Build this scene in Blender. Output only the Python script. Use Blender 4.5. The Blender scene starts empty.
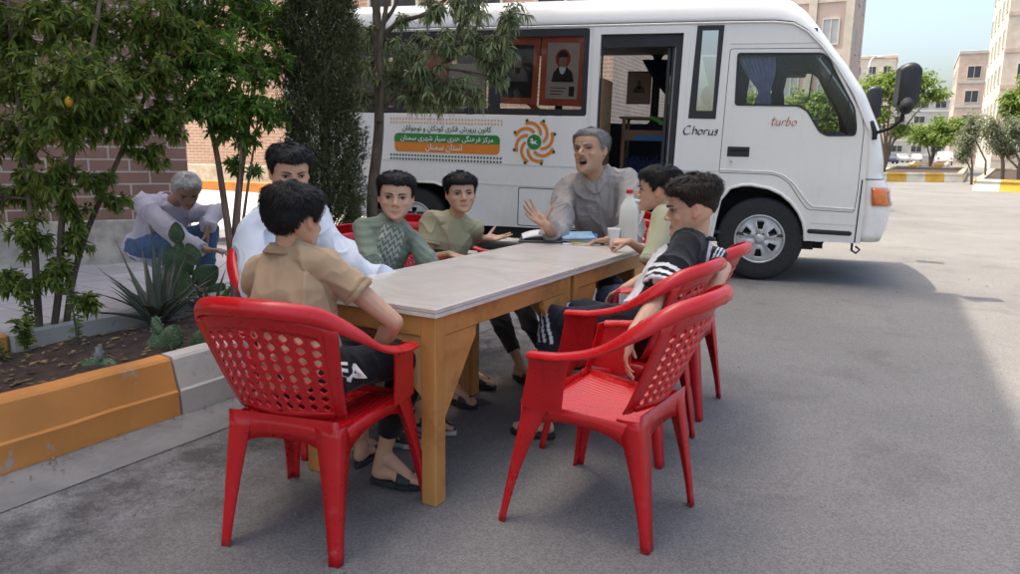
import bpy, math, random
import numpy as np
from math import sin, cos, pi, radians, atan2, sqrt, exp
from mathutils import Vector, Matrix, Quaternion
from mathutils.geometry import tessellate_polygon

random.seed(7)
RNG = np.random.default_rng(7)
SC = bpy.context.scene
COL = SC.collection

# ------------------------------------------------------------------ camera, light, exposure
CAM_H, CAM_F, CAM_PITCH, CAM_ROLL, CAM_YAW = 1.25, 750.0, radians(10.4), radians(0.8), radians(30)
cam_data = bpy.data.cameras.new('camera')
cam_data.sensor_width = 36.0
cam_data.lens = 36.0 * CAM_F / 1020.0
cam_data.clip_start, cam_data.clip_end = 0.05, 3000
cam = bpy.data.objects.new('camera', cam_data)
COL.objects.link(cam)
SC.camera = cam
_f = Vector((-sin(CAM_YAW) * cos(CAM_PITCH), cos(CAM_YAW) * cos(CAM_PITCH), -sin(CAM_PITCH)))
_r0 = Vector((cos(CAM_YAW), sin(CAM_YAW), 0))
_u0 = _r0.cross(_f)
_r = _r0 * cos(CAM_ROLL) + _u0 * sin(CAM_ROLL)
_u = -_r0 * sin(CAM_ROLL) + _u0 * cos(CAM_ROLL)
CAM_POS = Vector((0, 0, CAM_H))
_m = Matrix((_r, _u, -_f)).transposed().to_4x4()
_m.translation = CAM_POS
cam.matrix_world = _m

SUN_AZ, SUN_EL = radians(258.5), radians(67.0)          # where the sun stands
world = bpy.data.worlds.new('World')
SC.world = world
world.use_nodes = True
_nt = world.node_tree
_bg = _nt.nodes['Background']
_sky = _nt.nodes.new('ShaderNodeTexSky')
_sky.sky_type = 'NISHITA'
_sky.sun_disc = False
_sky.sun_elevation = SUN_EL
_sky.sun_rotation = SUN_AZ
_sky.air_density, _sky.dust_density, _sky.ozone_density = 1.0, 5.7, 3.2
_nt.links.new(_sky.outputs[0], _bg.inputs[0])
_bg.inputs[1].default_value = 0.15
sun_data = bpy.data.lights.new('sun', 'SUN')
sun_data.energy = 2.0
sun_data.angle = radians(0.35)
sun_data.color = (1.0, 0.94, 0.85)
sun = bpy.data.objects.new('sun', sun_data)
COL.objects.link(sun)
sun.rotation_euler = Vector((-sin(SUN_AZ) * cos(SUN_EL), -cos(SUN_AZ) * cos(SUN_EL), -sin(SUN_EL))).to_track_quat('-Z', 'Y').to_euler()
SC.view_settings.view_transform = 'Standard'
SC.view_settings.look = 'None'
SC.view_settings.exposure = 1.52
SC.view_settings.use_white_balance = True
SC.view_settings.white_balance_temperature = 7150
SC.view_settings.white_balance_tint = 6
SC.view_settings.gamma = 1.0
SC.render.engine = 'CYCLES'
SC.cycles.use_denoising = True
SC.cycles.max_bounces = 8
SC.cycles.transparent_max_bounces = 16

# ------------------------------------------------------------------ helpers
def ray(px, py):
    return _f + _r * ((px - 510) / CAM_F) + _u * ((287 - py) / CAM_F)

def at(px, py, z=0.0):
    """the point of the photograph's pixel that lies at height z"""
    d = ray(px, py)
    return CAM_POS + d * ((z - CAM_H) / d.z)

def P(px, py, d):
    """the point of the photograph's pixel at distance d along the view"""
    return CAM_POS + ray(px, py) * d

def tag(o, label=None, cat=None, group=None, kind=None):
    if label: o['label'] = label
    if cat: o['category'] = cat
    if group: o['group'] = group
    if kind: o['kind'] = kind
    return o

def empty(name, loc=(0, 0, 0), rz=0.0, label=None, cat=None, group=None):
    o = bpy.data.objects.new(name, None)
    o.empty_display_size = 0.1
    COL.objects.link(o)
    o.location = loc
    o.rotation_euler = (0, 0, rz)
    return tag(o, label, cat, group)

def azrot(az_deg):
    """z rotation that turns local +y towards a compass direction (0 = +Y, 90 = +X)"""
    return -radians(az_deg)

def dup(root, loc=None, rz=None, label=None):
    r = root.copy()
    COL.objects.link(r)
    for ch in list(root.children):
        c = ch.copy(); COL.objects.link(c); c.parent = r
        for g in list(ch.children):
            d = g.copy(); COL.objects.link(d); d.parent = c
    if loc is not None: r.location = loc
    if rz is not None: r.rotation_euler = (0, 0, rz)
    if label: r['label'] = label
    return r

class G:
    """collects faces for one mesh object"""
    def __init__(s):
        s.v, s.f, s.mi, s.sm = [], [], [], []
        s.m = 0
        s.smooth = True
        s.xf = None
    def add(s, vs, fs, smooth=None, mi=None):
        b = len(s.v)
        if s.xf is not None:
            vs = [s.xf @ Vector(v) for v in vs]
        s.v.extend([tuple(v) for v in vs])
        for f in fs:
            s.f.append(tuple(b + i for i in f))
            s.mi.append(s.m if mi is None else mi)
            s.sm.append(s.smooth if smooth is None else smooth)
    def box(s, x0, x1, y0, y1, z0, z1, bev=0.0):
        if bev <= 0:
            vs = [(x, y, z) for z in (z0, z1) for y in (y0, y1) for x in (x0, x1)]
            fs = [(0, 2, 3, 1), (4, 5, 7, 6), (0, 1, 5, 4), (2, 6, 7, 3), (0, 4, 6, 2), (1, 3, 7, 5)]
            s.add(vs, fs, smooth=False)
            return
        b = min(bev, (x1 - x0) * .45, (y1 - y0) * .45, (z1 - z0) * .45)
        def ring(x0, x1, y0, y1, z, c):
            return [(x0 + c, y0, z), (x1 - c, y0, z), (x1, y0 + c, z), (x1, y1 - c, z), (x1 - c, y1, z), (x0 + c, y1, z), (x0, y1 - c, z), (x0, y0 + c, z)]
        rs = ring(x0 + b, x1 - b, y0 + b, y1 - b, z0, b * .5) + ring(x0, x1, y0, y1, z0 + b, b) + ring(x0, x1, y0, y1, z1 - b, b) + ring(x0 + b, x1 - b, y0 + b, y1 - b, z1, b * .5)
        fs = [tuple(range(7, -1, -1)), tuple(range(24, 32))]
        for k in range(3):
            for i in range(8):
                j = (i + 1) % 8
                fs.append((k * 8 + i, k * 8 + j, k * 8 + 8 + j, k * 8 + 8 + i))
        s.add(rs, fs, smooth=False)
    def loft(s, rings, close=True, cap0=True, cap1=True, smooth=None):
        n = len(rings[0]); vs = [p for r in rings for p in r]; fs = []
        for k in range(len(rings) - 1):
            for i in range(n if close else n - 1):
                j = (i + 1) % n
                fs.append((k * n + i, k * n + j, k * n + n + j, k * n + n + i))
        s.add(vs, fs, smooth)
        if close and cap0: s.add(rings[0][::-1], [tuple(range(n))], smooth=False)
        if close and cap1: s.add(rings[-1], [tuple(range(n))], smooth=False)
    def tube(s, pts, rad, n=8, cap=True, up=None):
        pts = [Vector(p) for p in pts]
        if not hasattr(rad, '__len__'): rad = [rad] * len(pts)
        rings = []
        ref = Vector(up) if up else None
        for i, p in enumerate(pts):
            t = (pts[min(i + 1, len(pts) - 1)] - pts[max(i - 1, 0)])
            if t.length < 1e-9: t = Vector((0, 0, 1))
            t.normalize()
            if ref is None or abs(ref.dot(t)) > .98:
                ref = Vector((0, 0, 1)) if abs(t.z) < .9 else Vector((1, 0, 0))
            a = (ref - t * ref.dot(t)).normalized()
            b = t.cross(a)
            ref = a
            rings.append([p + (a * cos(2 * pi * k / n) + b * sin(2 * pi * k / n)) * rad[i] for k in range(n)])
        s.loft(rings, cap0=cap, cap1=cap)
    def capsule(s, p0, p1, r0, r1, n=12, k=4, flat0=False, flat1=False):
        p0, p1 = Vector(p0), Vector(p1)
        t = p1 - p0
        if t.length < 1e-6: t = Vector((0, 0, 1e-4))
        t.normalize()
        a = t.orthogonal().normalized(); b = t.cross(a)
        rings = []
        def ring(c, r): return [c + (a * cos(2 * pi * i / n) + b * sin(2 * pi * i / n)) * r for i in range(n)]
        if not flat0:
            for i in range(k):
                q = (i + .35) / k * pi / 2
                rings.append(ring(p0 - t * r0 * cos(q), r0 * sin(q)))
        rings.append(ring(p0, r0)); rings.append(ring(p1, r1))
        if not flat1:
            for i in range(k):
                q = (1 - (i + .65) / k) * pi / 2
                rings.append(ring(p1 + t * r1 * cos(q), r1 * sin(q)))
        s.loft(rings)
    def ellipsoid(s, c, r, n=16, k=10, M=None):
        rings = []
        c = Vector(c)
        for i in range(k):
            q = (i + .5) / k * pi
            row = []
            for j in range(n):
                a = 2 * pi * j / n
                v = Vector((r[0] * sin(q) * cos(a), r[1] * sin(q) * sin(a), -r[2] * cos(q)))
                if M is not None: v = M @ v
                row.append(c + v)
            rings.append(row)
        s.loft(rings)
    def plate(s, outer, holes=(), thick=.02, to3=None, mi_front=None, mi_back=None, mi_side=None):
        """flat plate in (a, b) with holes; to3(a, b, t) places it, t runs 0 (front) .. thick (back)"""
        loops = [[Vector((p[0], p[1], 0)) for p in outer]] + [[Vector((p[0], p[1], 0)) for p in h] for h in holes]
        tris = tessellate_polygon(loops)
        flat = [p for l in loops for p in l]
        fr = [to3(p.x, p.y, 0) for p in flat]
        bk = [to3(p.x, p.y, thick) for p in flat]
        # orient front faces towards t < 0
        def orient(fs, vs, out):
            res = []
            for t in fs:
                a, b, c = (Vector(vs[i]) for i in t)
                nn = (b - a).cross(c - a)
                res.append(tuple(t) if nn.dot(out) >= 0 else tuple(reversed(t)))
            return res
        o = Vector(to3(0, 0, 0)) - Vector(to3(0, 0, 1))
        s.add(fr, orient(tris, fr, o), smooth=False, mi=mi_front)
        s.add(bk, orient(tris, bk, -o), smooth=False, mi=mi_back)
        for l in loops:
            n = len(l)
            vs = [to3(p.x, p.y, 0) for p in l] + [to3(p.x, p.y, thick) for p in l]
            s.add(vs, [(i, (i + 1) % n, n + (i + 1) % n, n + i) for i in range(n)], smooth=False, mi=mi_side)
    def build(s, name, mats, parent=None, label=None, cat=None, group=None, kind=None, fix=False):
        me = bpy.data.meshes.new(name)
        me.from_pydata(s.v, [], s.f)
        if not isinstance(mats, (list, tuple)): mats = [mats]
        for m in mats: me.materials.append(m)
        me.polygons.foreach_set('material_index', s.mi)
        me.polygons.foreach_set('use_smooth', s.sm)
        me.update()
        o = bpy.data.objects.new(name, me)
        COL.objects.link(o)
        if parent is not None: o.parent = parent
        return tag(o, label, cat, group, kind)

def roundrect(x0, x1, y0, y1, r, n=4):
    r = min(r, (x1 - x0) * .49, (y1 - y0) * .49)
    out = []
    for cx, cy, a0 in ((x1 - r, y0 + r, -pi / 2), (x1 - r, y1 - r, 0), (x0 + r, y1 - r, pi / 2), (x0 + r, y0 + r, pi)):
        for i in range(n + 1):
            a = a0 + pi / 2 * i / n
            out.append((cx + r * cos(a), cy + r * sin(a)))
    return out

def roundpoly(pts, r, n=3):
    """rounds the corners of a polygon"""
    out = []
    N = len(pts)
    for i in range(N):
        p, a, b = Vector(pts[i]), Vector(pts[i - 1]), Vector(pts[(i + 1) % N])
        da, db = (a - p), (b - p)
        q = min(r, da.length * .45, db.length * .45)
        s0, s1 = p + da.normalized() * q, p + db.normalized() * q
        for k in range(n + 1):
            t = k / n
            out.append(tuple(s0 * (1 - t) ** 2 + p * 2 * t * (1 - t) + s1 * t * t))
    return out

def lerp(a, b, t): return a + (b - a) * t

def raw_mesh(name, V, F4, mats, attr=None, parent=None, smooth=True):
    """bulk quads from numpy arrays"""
    me = bpy.data.meshes.new(name)
    nv, nf = len(V), len(F4)
    me.vertices.add(nv); me.loops.add(nf * 4); me.polygons.add(nf)
    me.vertices.foreach_set('co', np.asarray(V, np.float32).ravel())
    me.loops.foreach_set('vertex_index', np.asarray(F4, np.int32).ravel())
    me.polygons.foreach_set('loop_start', np.arange(0, nf * 4, 4, dtype=np.int32))
    me.polygons.foreach_set('loop_total', np.full(nf, 4, np.int32))
    me.polygons.foreach_set('use_smooth', np.full(nf, smooth, bool))
    if attr is not None:
        a = me.attributes.new('vary', 'FLOAT', 'POINT')
        a.data.foreach_set('value', np.asarray(attr, np.float32))
    me.update(calc_edges=True)
    me.validate()
    if not isinstance(mats, (list, tuple)): mats = [mats]
    for m in mats: me.materials.append(m)
    o = bpy.data.objects.new(name, me)
    COL.objects.link(o)
    if parent is not None: o.parent = parent
    return o

# value noise in numpy (vectorised)
def _hash(i, j, k):
    n = (i * 374761393 + j * 668265263 + k * 2147483647 + 1274126177) & 0xffffffff
    n = ((n ^ (n >> 13)) * 1274126177) & 0xffffffff
    return ((n ^ (n >> 16)) & 0xffff) / 65535.0

def vnoise(p):
    p = np.asarray(p, float)
    i = np.floor(p).astype(np.int64); f = p - i
    u = f * f * (3 - 2 * f)
    r = 0
    for dx in (0, 1):
        for dy in (0, 1):
            for dz in (0, 1):
                w = (u[:, 0] if dx else 1 - u[:, 0]) * (u[:, 1] if dy else 1 - u[:, 1]) * (u[:, 2] if dz else 1 - u[:, 2])
                r = r + w * _hash(i[:, 0] + dx, i[:, 1] + dy, i[:, 2] + dz)
    return r * 2 - 1

# ------------------------------------------------------------------ materials
def new_mat(name):
    m = bpy.data.materials.new(name)
    m.use_nodes = True
    nt = m.node_tree
    return m, nt, nt.nodes['Principled BSDF']

def N(nt, t, **kw):
    n = nt.nodes.new(t)
    for k, v in kw.items():
        if k.startswith('i_'): n.inputs[k[2:]].default_value = v
        else: setattr(n, k, v)
    return n

def c4(c): return (c[0], c[1], c[2], 1.0)

def pm(name, col, rough=.6, vary=.0, vscale=8.0, bump=0.0, bscale=40.0, metal=0.0, spec=.5, col2=None, coat=0.0, stretch=None, detail=4.0, sheen=0.0):
    """principled with a noise-varied colour and bump"""
    m, nt, b = new_mat(name)
    b.inputs['Roughness'].default_value = rough
    b.inputs['Metallic'].default_value = metal
    b.inputs['Specular IOR Level'].default_value = spec
    if coat: b.inputs['Coat Weight'].default_value = coat; b.inputs['Coat Roughness'].default_value = .12
    if sheen: b.inputs['Sheen Weight'].default_value = sheen
    b.inputs['Base Color'].default_value = c4(col)
    tc = N(nt, 'ShaderNodeTexCoord')
    src = tc.outputs['Object']
    if stretch:
        mp = N(nt, 'ShaderNodeMapping'); mp.inputs['Scale'].default_value = stretch
        nt.links.new(src, mp.inputs[0]); src = mp.outputs[0]
    if vary > 0 or col2:
        no = N(nt, 'ShaderNodeTexNoise', i_Scale=vscale, i_Detail=detail, i_Roughness=.6)
        nt.links.new(src, no.inputs['Vector'])
        rp = N(nt, 'ShaderNodeValToRGB')
        c2 = col2 or tuple(min(1, c * (1 + vary)) for c in col)
        c1 = col if col2 else tuple(c * (1 - vary) for c in col)
        rp.color_ramp.elements[0].position, rp.color_ramp.elements[1].position = .32, .68
        rp.color_ramp.elements[0].color, rp.color_ramp.elements[1].color = c4(c1), c4(c2)
        nt.links.new(no.outputs['Fac'], rp.inputs[0]); nt.links.new(rp.outputs[0], b.inputs['Base Color'])
        mr = N(nt, 'ShaderNodeMapRange'); mr.inputs['To Min'].default_value = max(.02, rough - .08); mr.inputs['To Max'].default_value = min(1, rough + .08)
        nt.links.new(no.outputs['Fac'], mr.inputs[0]); nt.links.new(mr.outputs[0], b.inputs['Roughness'])
    if bump > 0:
        nb = N(nt, 'ShaderNodeTexNoise', i_Scale=bscale, i_Detail=3.0)
        nt.links.new(src, nb.inputs['Vector'])
        bp = N(nt, 'ShaderNodeBump', i_Strength=bump, i_Distance=.01)
        nt.links.new(nb.outputs['Fac'], bp.inputs['Height']); nt.links.new(bp.outputs[0], b.inputs['Normal'])
    return m

def attr_mat(name, rough=.7, bump=.3, bscale=300., spec=.3, vary=.08, vscale=12., sheen=0., sss=0.):
    """principled coloured by the mesh's own colour attribute (printed cloth, skin)"""
    m, nt, b = new_mat(name)
    b.inputs['Roughness'].default_value = rough
    b.inputs['Specular IOR Level'].default_value = spec
    if sheen: b.inputs['Sheen Weight'].default_value = sheen
    if sss:
        b.inputs['Subsurface Weight'].default_value = sss
        b.inputs['Subsurface Radius'].default_value = (.012, .004, .002)
        b.inputs['Subsurface Scale'].default_value = .6
    at_ = N(nt, 'ShaderNodeAttribute', attribute_name='tint')
    tc = N(nt, 'ShaderNodeTexCoord')
    no = N(nt, 'ShaderNodeTexNoise', i_Scale=vscale, i_Detail=5.0)
    nt.links.new(tc.outputs['Object'], no.inputs['Vector'])
    mr = N(nt, 'ShaderNodeMapRange'); mr.inputs['To Min'].default_value = 1 - vary; mr.inputs['To Max'].default_value = 1 + vary
    nt.links.new(no.outputs['Fac'], mr.inputs[0])
    mx = N(nt, 'ShaderNodeVectorMath', operation='SCALE')
    nt.links.new(at_.outputs['Color'], mx.inputs[0]); nt.links.new(mr.outputs[0], mx.inputs['Scale'])
    nt.links.new(mx.outputs[0], b.inputs['Base Color'])
    nb = N(nt, 'ShaderNodeTexNoise', i_Scale=bscale, i_Detail=3.0)
    nt.links.new(tc.outputs['Object'], nb.inputs['Vector'])
    bp = N(nt, 'ShaderNodeBump', i_Strength=bump, i_Distance=.004)
    nt.links.new(nb.outputs['Fac'], bp.inputs['Height']); nt.links.new(bp.outputs[0], b.inputs['Normal'])
    return m

def leaf_mat(name, c1, c2, c3=None, trans=.35, rough=.45):
    m, nt, b = new_mat(name)
    at_ = N(nt, 'ShaderNodeAttribute', attribute_name='vary')
    rp = N(nt, 'ShaderNodeValToRGB')
    rp.color_ramp.elements[0].color, rp.color_ramp.elements[1].color = c4(c1), c4(c2)
    rp.color_ramp.elements[1].position = .85
    if c3:
        e = rp.color_ramp.elements.new(.97); e.color = c4(c3)
    nt.links.new(at_.outputs['Fac'], rp.inputs[0])
    nt.links.new(rp.outputs[0], b.inputs['Base Color'])
    b.inputs['Roughness'].default_value = rough
    b.inputs['Specular IOR Level'].default_value = .4
    tr = N(nt, 'ShaderNodeBsdfTranslucent')
    nt.links.new(rp.outputs[0], tr.inputs[0])
    mx = N(nt, 'ShaderNodeMixShader'); mx.inputs[0].default_value = trans
    out = nt.nodes['Material Output']
    nt.links.new(b.outputs[0], mx.inputs[1]); nt.links.new(tr.outputs[0], mx.inputs[2]); nt.links.new(mx.outputs[0], out.inputs[0])
    return m

def glass_mat(name, tint=(.6, .65, .65), gloss=.12, rough=.02):
    m, nt, b = new_mat(name)
    nt.nodes.remove(b)
    t = N(nt, 'ShaderNodeBsdfTransparent'); t.inputs[0].default_value = c4(tint)
    g = N(nt, 'ShaderNodeBsdfGlossy'); g.inputs['Roughness'].default_value = rough
    lw = N(nt, 'ShaderNodeFresnel'); lw.inputs['IOR'].default_value = 1.28
    ad = N(nt, 'ShaderNodeMath', operation='ADD'); ad.inputs[1].default_value = gloss * .4
    nt.links.new(lw.outputs[0], ad.inputs[0])
    mx = N(nt, 'ShaderNodeMixShader')
    nt.links.new(ad.outputs[0], mx.inputs[0]); nt.links.new(t.outputs[0], mx.inputs[1]); nt.links.new(g.outputs[0], mx.inputs[2])
    nt.links.new(mx.outputs[0], nt.nodes['Material Output'].inputs[0])
    return m

def brick_mat(name, c1, c2, mortar, bw, rh, msize, rough=.85, bump=.5):
    """bricks laid in the wall's own x-z plane"""
    m, nt, b = new_mat(name)
    tc = N(nt, 'ShaderNodeTexCoord'); sp = N(nt, 'ShaderNodeSeparateXYZ'); cb = N(nt, 'ShaderNodeCombineXYZ')
    nt.links.new(tc.outputs['Object'], sp.inputs[0])
    ad = N(nt, 'ShaderNodeMath', operation='ADD')
    nt.links.new(sp.outputs[0], ad.inputs[0]); nt.links.new(sp.outputs[1], ad.inputs[1])
    nt.links.new(ad.outputs[0], cb.inputs[0]); nt.links.new(sp.outputs[2], cb.inputs[1])
    br = N(nt, 'ShaderNodeTexBrick')
    br.inputs['Scale'].default_value = 1.0
    br.inputs['Color1'].default_value = c4(c1); br.inputs['Color2'].default_value = c4(c2); br.inputs['Mortar'].default_value = c4(mortar)
    br.inputs['Mortar Size'].default_value = msize; br.inputs['Mortar Smooth'].default_value = .2
    br.inputs['Brick Width'].default_value = bw; br.inputs['Row Height'].default_value = rh
    nt.links.new(cb.outputs[0], br.inputs['Vector'])
    no = N(nt, 'ShaderNodeTexNoise', i_Scale=3.0, i_Detail=6.0)
    nt.links.new(tc.outputs['Object'], no.inputs['Vector'])
    mr = N(nt, 'ShaderNodeMapRange'); mr.inputs['To Min'].default_value = .72; mr.inputs['To Max'].default_value = 1.25
    nt.links.new(no.outputs['Fac'], mr.inputs[0])
    mx = N(nt, 'ShaderNodeVectorMath', operation='SCALE')
    nt.links.new(br.outputs['Color'], mx.inputs[0]); nt.links.new(mr.outputs[0], mx.inputs['Scale'])
    nt.links.new(mx.outputs[0], b.inputs['Base Color'])
    b.inputs['Roughness'].default_value = rough
    inv = N(nt, 'ShaderNodeMath', operation='SUBTRACT'); inv.inputs[0].default_value = 1.0
    nt.links.new(br.outputs['Fac'], inv.inputs[1])
    bp = N(nt, 'ShaderNodeBump', i_Strength=bump, i_Distance=.012)
    nt.links.new(inv.outputs[0], bp.inputs['Height']); nt.links.new(bp.outputs[0], b.inputs['Normal'])
    return m

# ------------------------------------------------------------------ materials of the setting
def asphalt_mat():
    m, nt, b = new_mat('asphalt')
    tc = N(nt, 'ShaderNodeTexCoord')
    L = nt.links.new
    big = N(nt, 'ShaderNodeTexNoise', i_Scale=.55, i_Detail=7.0, i_Roughness=.62); L(tc.outputs['Object'], big.inputs['Vector'])
    r1 = N(nt, 'ShaderNodeValToRGB')
    r1.color_ramp.elements[0].position, r1.color_ramp.elements[1].position = .3, .72
    r1.color_ramp.elements[0].color, r1.color_ramp.elements[1].color = (.150, .143, .137, 1), (.205, .195, .186, 1)
    L(big.outputs['Fac'], r1.inputs[0])
    # loose aggregate
    fine = N(nt, 'ShaderNodeTexVoronoi', i_Scale=170.0); L(tc.outputs['Object'], fine.inputs['Vector'])
    mr = N(nt, 'ShaderNodeMapRange'); mr.inputs['To Min'].default_value = .76; mr.inputs['To Max'].default_value = 1.26
    sep = N(nt, 'ShaderNodeSeparateColor'); L(fine.outputs['Color'], sep.inputs[0]); L(sep.outputs[0], mr.inputs[0])
    mx = N(nt, 'ShaderNodeVectorMath', operation='SCALE'); L(r1.outputs[0], mx.inputs[0]); L(mr.outputs[0], mx.inputs['Scale'])
    # oil and dirt stains
    st = N(nt, 'ShaderNodeTexNoise', i_Scale=1.7, i_Detail=6.0, i_Roughness=.65, i_Distortion=.6); L(tc.outputs['Object'], st.inputs['Vector'])
    r2 = N(nt, 'ShaderNodeValToRGB')
    r2.color_ramp.elements[0].position, r2.color_ramp.elements[1].position = .34, .46
    r2.color_ramp.elements[0].color, r2.color_ramp.elements[1].color = (.80, .79, .79, 1), (1, 1, 1, 1)
    L(st.outputs['Fac'], r2.inputs[0])
    m2 = N(nt, 'ShaderNodeMix', data_type='RGBA', blend_type='MULTIPLY'); m2.inputs[0].default_value = .8
    L(mx.outputs[0], m2.inputs[6]); L(r2.outputs[0], m2.inputs[7])
    # worn stripe beside the gutter: dark damp asphalt with pale scuffs
    sx = N(nt, 'ShaderNodeSeparateXYZ'); L(tc.outputs['Object'], sx.inputs[0])
    w1 = N(nt, 'ShaderNodeTexNoise', i_Scale=2.2, i_Detail=5.0); L(tc.outputs['Object'], w1.inputs['Vector'])
    ax = N(nt, 'ShaderNodeMath', operation='MULTIPLY_ADD'); ax.inputs[1].default_value = .9; L(w1.outputs['Fac'], ax.inputs[0]); L(sx.outputs[0], ax.inputs[2])
    mask = N(nt, 'ShaderNodeMapRange'); mask.inputs['From Min'].default_value = -1.45; mask.inputs['From Max'].default_value = -1.95
    L(ax.outputs[0], mask.inputs[0])
    sc = N(nt, 'ShaderNodeTexNoise', i_Scale=5.0, i_Detail=8.0, i_Roughness=.75); L(tc.outputs['Object'], sc.inputs['Vector'])
    r3 = N(nt, 'ShaderNodeValToRGB')
    r3.color_ramp.elements[0].position, r3.color_ramp.elements[1].position = .40, .66
    r3.color_ramp.elements[0].color, r3.color_ramp.elements[1].color = (.50, .49, .50, 1), (1.42, 1.45, 1.50, 1)
    L(sc.outputs['Fac'], r3.inputs[0])
    m3 = N(nt, 'ShaderNodeMix', data_type='RGBA', blend_type='MULTIPLY'); L(mask.outputs[0], m3.inputs[0]); L(m2.outputs[2], m3.inputs[6]); L(r3.outputs[0], m3.inputs[7])
    # cracks
    cr = N(nt, 'ShaderNodeTexVoronoi', feature='DISTANCE_TO_EDGE', i_Scale=.7)
    wv = N(nt, 'ShaderNodeTexNoise', i_Scale=3.0, i_Detail=5.0); L(tc.outputs['Object'], wv.inputs['Vector'])
    av = N(nt, 'ShaderNodeVectorMath', operation='MULTIPLY_ADD'); av.inputs[1].default_value = (.35, .35, .35)
    L(wv.outputs['Color'], av.inputs[0]); L(tc.outputs['Object'], av.inputs[2]); L(av.outputs[0], cr.inputs['Vector'])
    r4 = N(nt, 'ShaderNodeValToRGB')
    r4.color_ramp.elements[0].position, r4.color_ramp.elements[1].position = .002, .009
    r4.color_ramp.elements[0].color, r4.color_ramp.elements[1].color = (.45, .45, .45, 1), (1, 1, 1, 1)
    L(cr.outputs[0], r4.inputs[0])
    cm = N(nt, 'ShaderNodeMath', operation='MULTIPLY'); cm.inputs[1].default_value = .8; L(mask.outputs[0], cm.inputs[0])
    m4 = N(nt, 'ShaderNodeMix', data_type='RGBA', blend_type='MULTIPLY'); L(cm.outputs[0], m4.inputs[0]); L(m3.outputs[2], m4.inputs[6]); L(r4.outputs[0], m4.inputs[7])
    L(m4.outputs[2], b.inputs['Base Color'])
    b.inputs['Roughness'].default_value = .82
    b.inputs['Specular IOR Level'].default_value = .35
    bp = N(nt, 'ShaderNodeBump', i_Strength=.4, i_Distance=.004)
    L(fine.outputs['Distance'], bp.inputs['Height']); L(bp.outputs[0], b.inputs['Normal'])
    return m

def tile_mat(name, c1, c2, mortar, sx, sy):
    m, nt, b = new_mat(name)
    tc = N(nt, 'ShaderNodeTexCoord')
    br = N(nt, 'ShaderNodeTexBrick', offset=.5)
    br.inputs['Scale'].default_value = 1
    br.inputs['Color1'].default_value, br.inputs['Color2'].default_value, br.inputs['Mortar'].default_value = c4(c1), c4(c2), c4(mortar)
    br.inputs['Brick Width'].default_value, br.inputs['Row Height'].default_value, br.inputs['Mortar Size'].default_value = sx, sy, .006
    nt.links.new(tc.outputs['Object'], br.inputs['Vector'])
    no = N(nt, 'ShaderNodeTexNoise', i_Scale=2.5, i_Detail=6.0); nt.links.new(tc.outputs['Object'], no.inputs['Vector'])
    mr = N(nt, 'ShaderNodeMapRange'); mr.inputs['To Min'].default_value = .7; mr.inputs['To Max'].default_value = 1.25; nt.links.new(no.outputs['Fac'], mr.inputs[0])
    mx = N(nt, 'ShaderNodeVectorMath', operation='SCALE'); nt.links.new(br.outputs[0], mx.inputs[0]); nt.links.new(mr.outputs[0], mx.inputs['Scale'])
    nt.links.new(mx.outputs[0], b.inputs['Base Color'])
    b.inputs['Roughness'].default_value = .8
    return m

def worn_paint(name, col, under, amount=.45, scale=7.0):
    """old paint over concrete, flaked off in patches"""
    m, nt, b = new_mat(name)
    L = nt.links.new
    tc = N(nt, 'ShaderNodeTexCoord')
    n1 = N(nt, 'ShaderNodeTexNoise', i_Scale=scale, i_Detail=8.0, i_Roughness=.7); L(tc.outputs['Object'], n1.inputs['Vector'])
    r = N(nt, 'ShaderNodeValToRGB'); r.color_ramp.elements[0].position, r.color_ramp.elements[1].position = amount - .12, amount - .06
    r.color_ramp.elements[0].color, r.color_ramp.elements[1].color = (0, 0, 0, 1), (1, 1, 1, 1); L(n1.outputs['Fac'], r.inputs[0])
    n2 = N(nt, 'ShaderNodeTexNoise', i_Scale=2.2, i_Detail=6.0); L(tc.outputs['Object'], n2.inputs['Vector'])
    r2 = N(nt, 'ShaderNodeValToRGB'); r2.color_ramp.elements[0].position, r2.color_ramp.elements[1].position = .3, .7
    r2.color_ramp.elements[0].color, r2.color_ramp.elements[1].color = c4(tuple(c * .78 for c in col)), c4(tuple(min(1, c * 1.12) for c in col)); L(n2.outputs['Fac'], r2.inputs[0])
    mx = N(nt, 'ShaderNodeMix', data_type='RGBA'); L(r.outputs[0], mx.inputs[0]); mx.inputs[6].default_value = c4(under); L(r2.outputs[0], mx.inputs[7])
    L(mx.outputs[2], b.inputs['Base Color'])
    b.inputs['Roughness'].default_value = .75
    bp = N(nt, 'ShaderNodeBump', i_Strength=.5, i_Distance=.01); L(n1.outputs['Fac'], bp.inputs['Height']); L(bp.outputs[0], b.inputs['Normal'])
    return m

M = {}
M['asphalt'] = asphalt_mat()
M['gutter'] = pm('gutter_concrete', (.185, .178, .172), .85, .30, 3.0, .5, 60)
M['soil'] = pm('soil', (.055, .032, .022), .95, .5, 14.0, 1.0, 50)
M['paving'] = tile_mat('paving_tiles', (.47, .43, .42), (.56, .51, .50), (.30, .27, .26), .4, .4)
M['paving_pale'] = tile_mat('pale_paving', (.50, .47, .42), (.56, .52, .47), (.35, .33, .3), .4, .4)
M['orange'] = worn_paint('kerb_orange', (.68, .27, .065), (.40, .36, .31), .465)
M['whitekerb'] = worn_paint('kerb_white', (.56, .51, .44), (.33, .30, .26), .47, 9)
M['yellow'] = worn_paint('kerb_yellow', (.72, .42, .06), (.5, .47, .4), .34)
M['cream'] = worn_paint('kerb_cream', (.74, .70, .60), (.5, .47, .4), .34)
M['brick_dark'] = brick_mat('brick_brown', (.265, .135, .098), (.315, .168, .122), (.52, .43, .36), .36, .122, .009)
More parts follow.
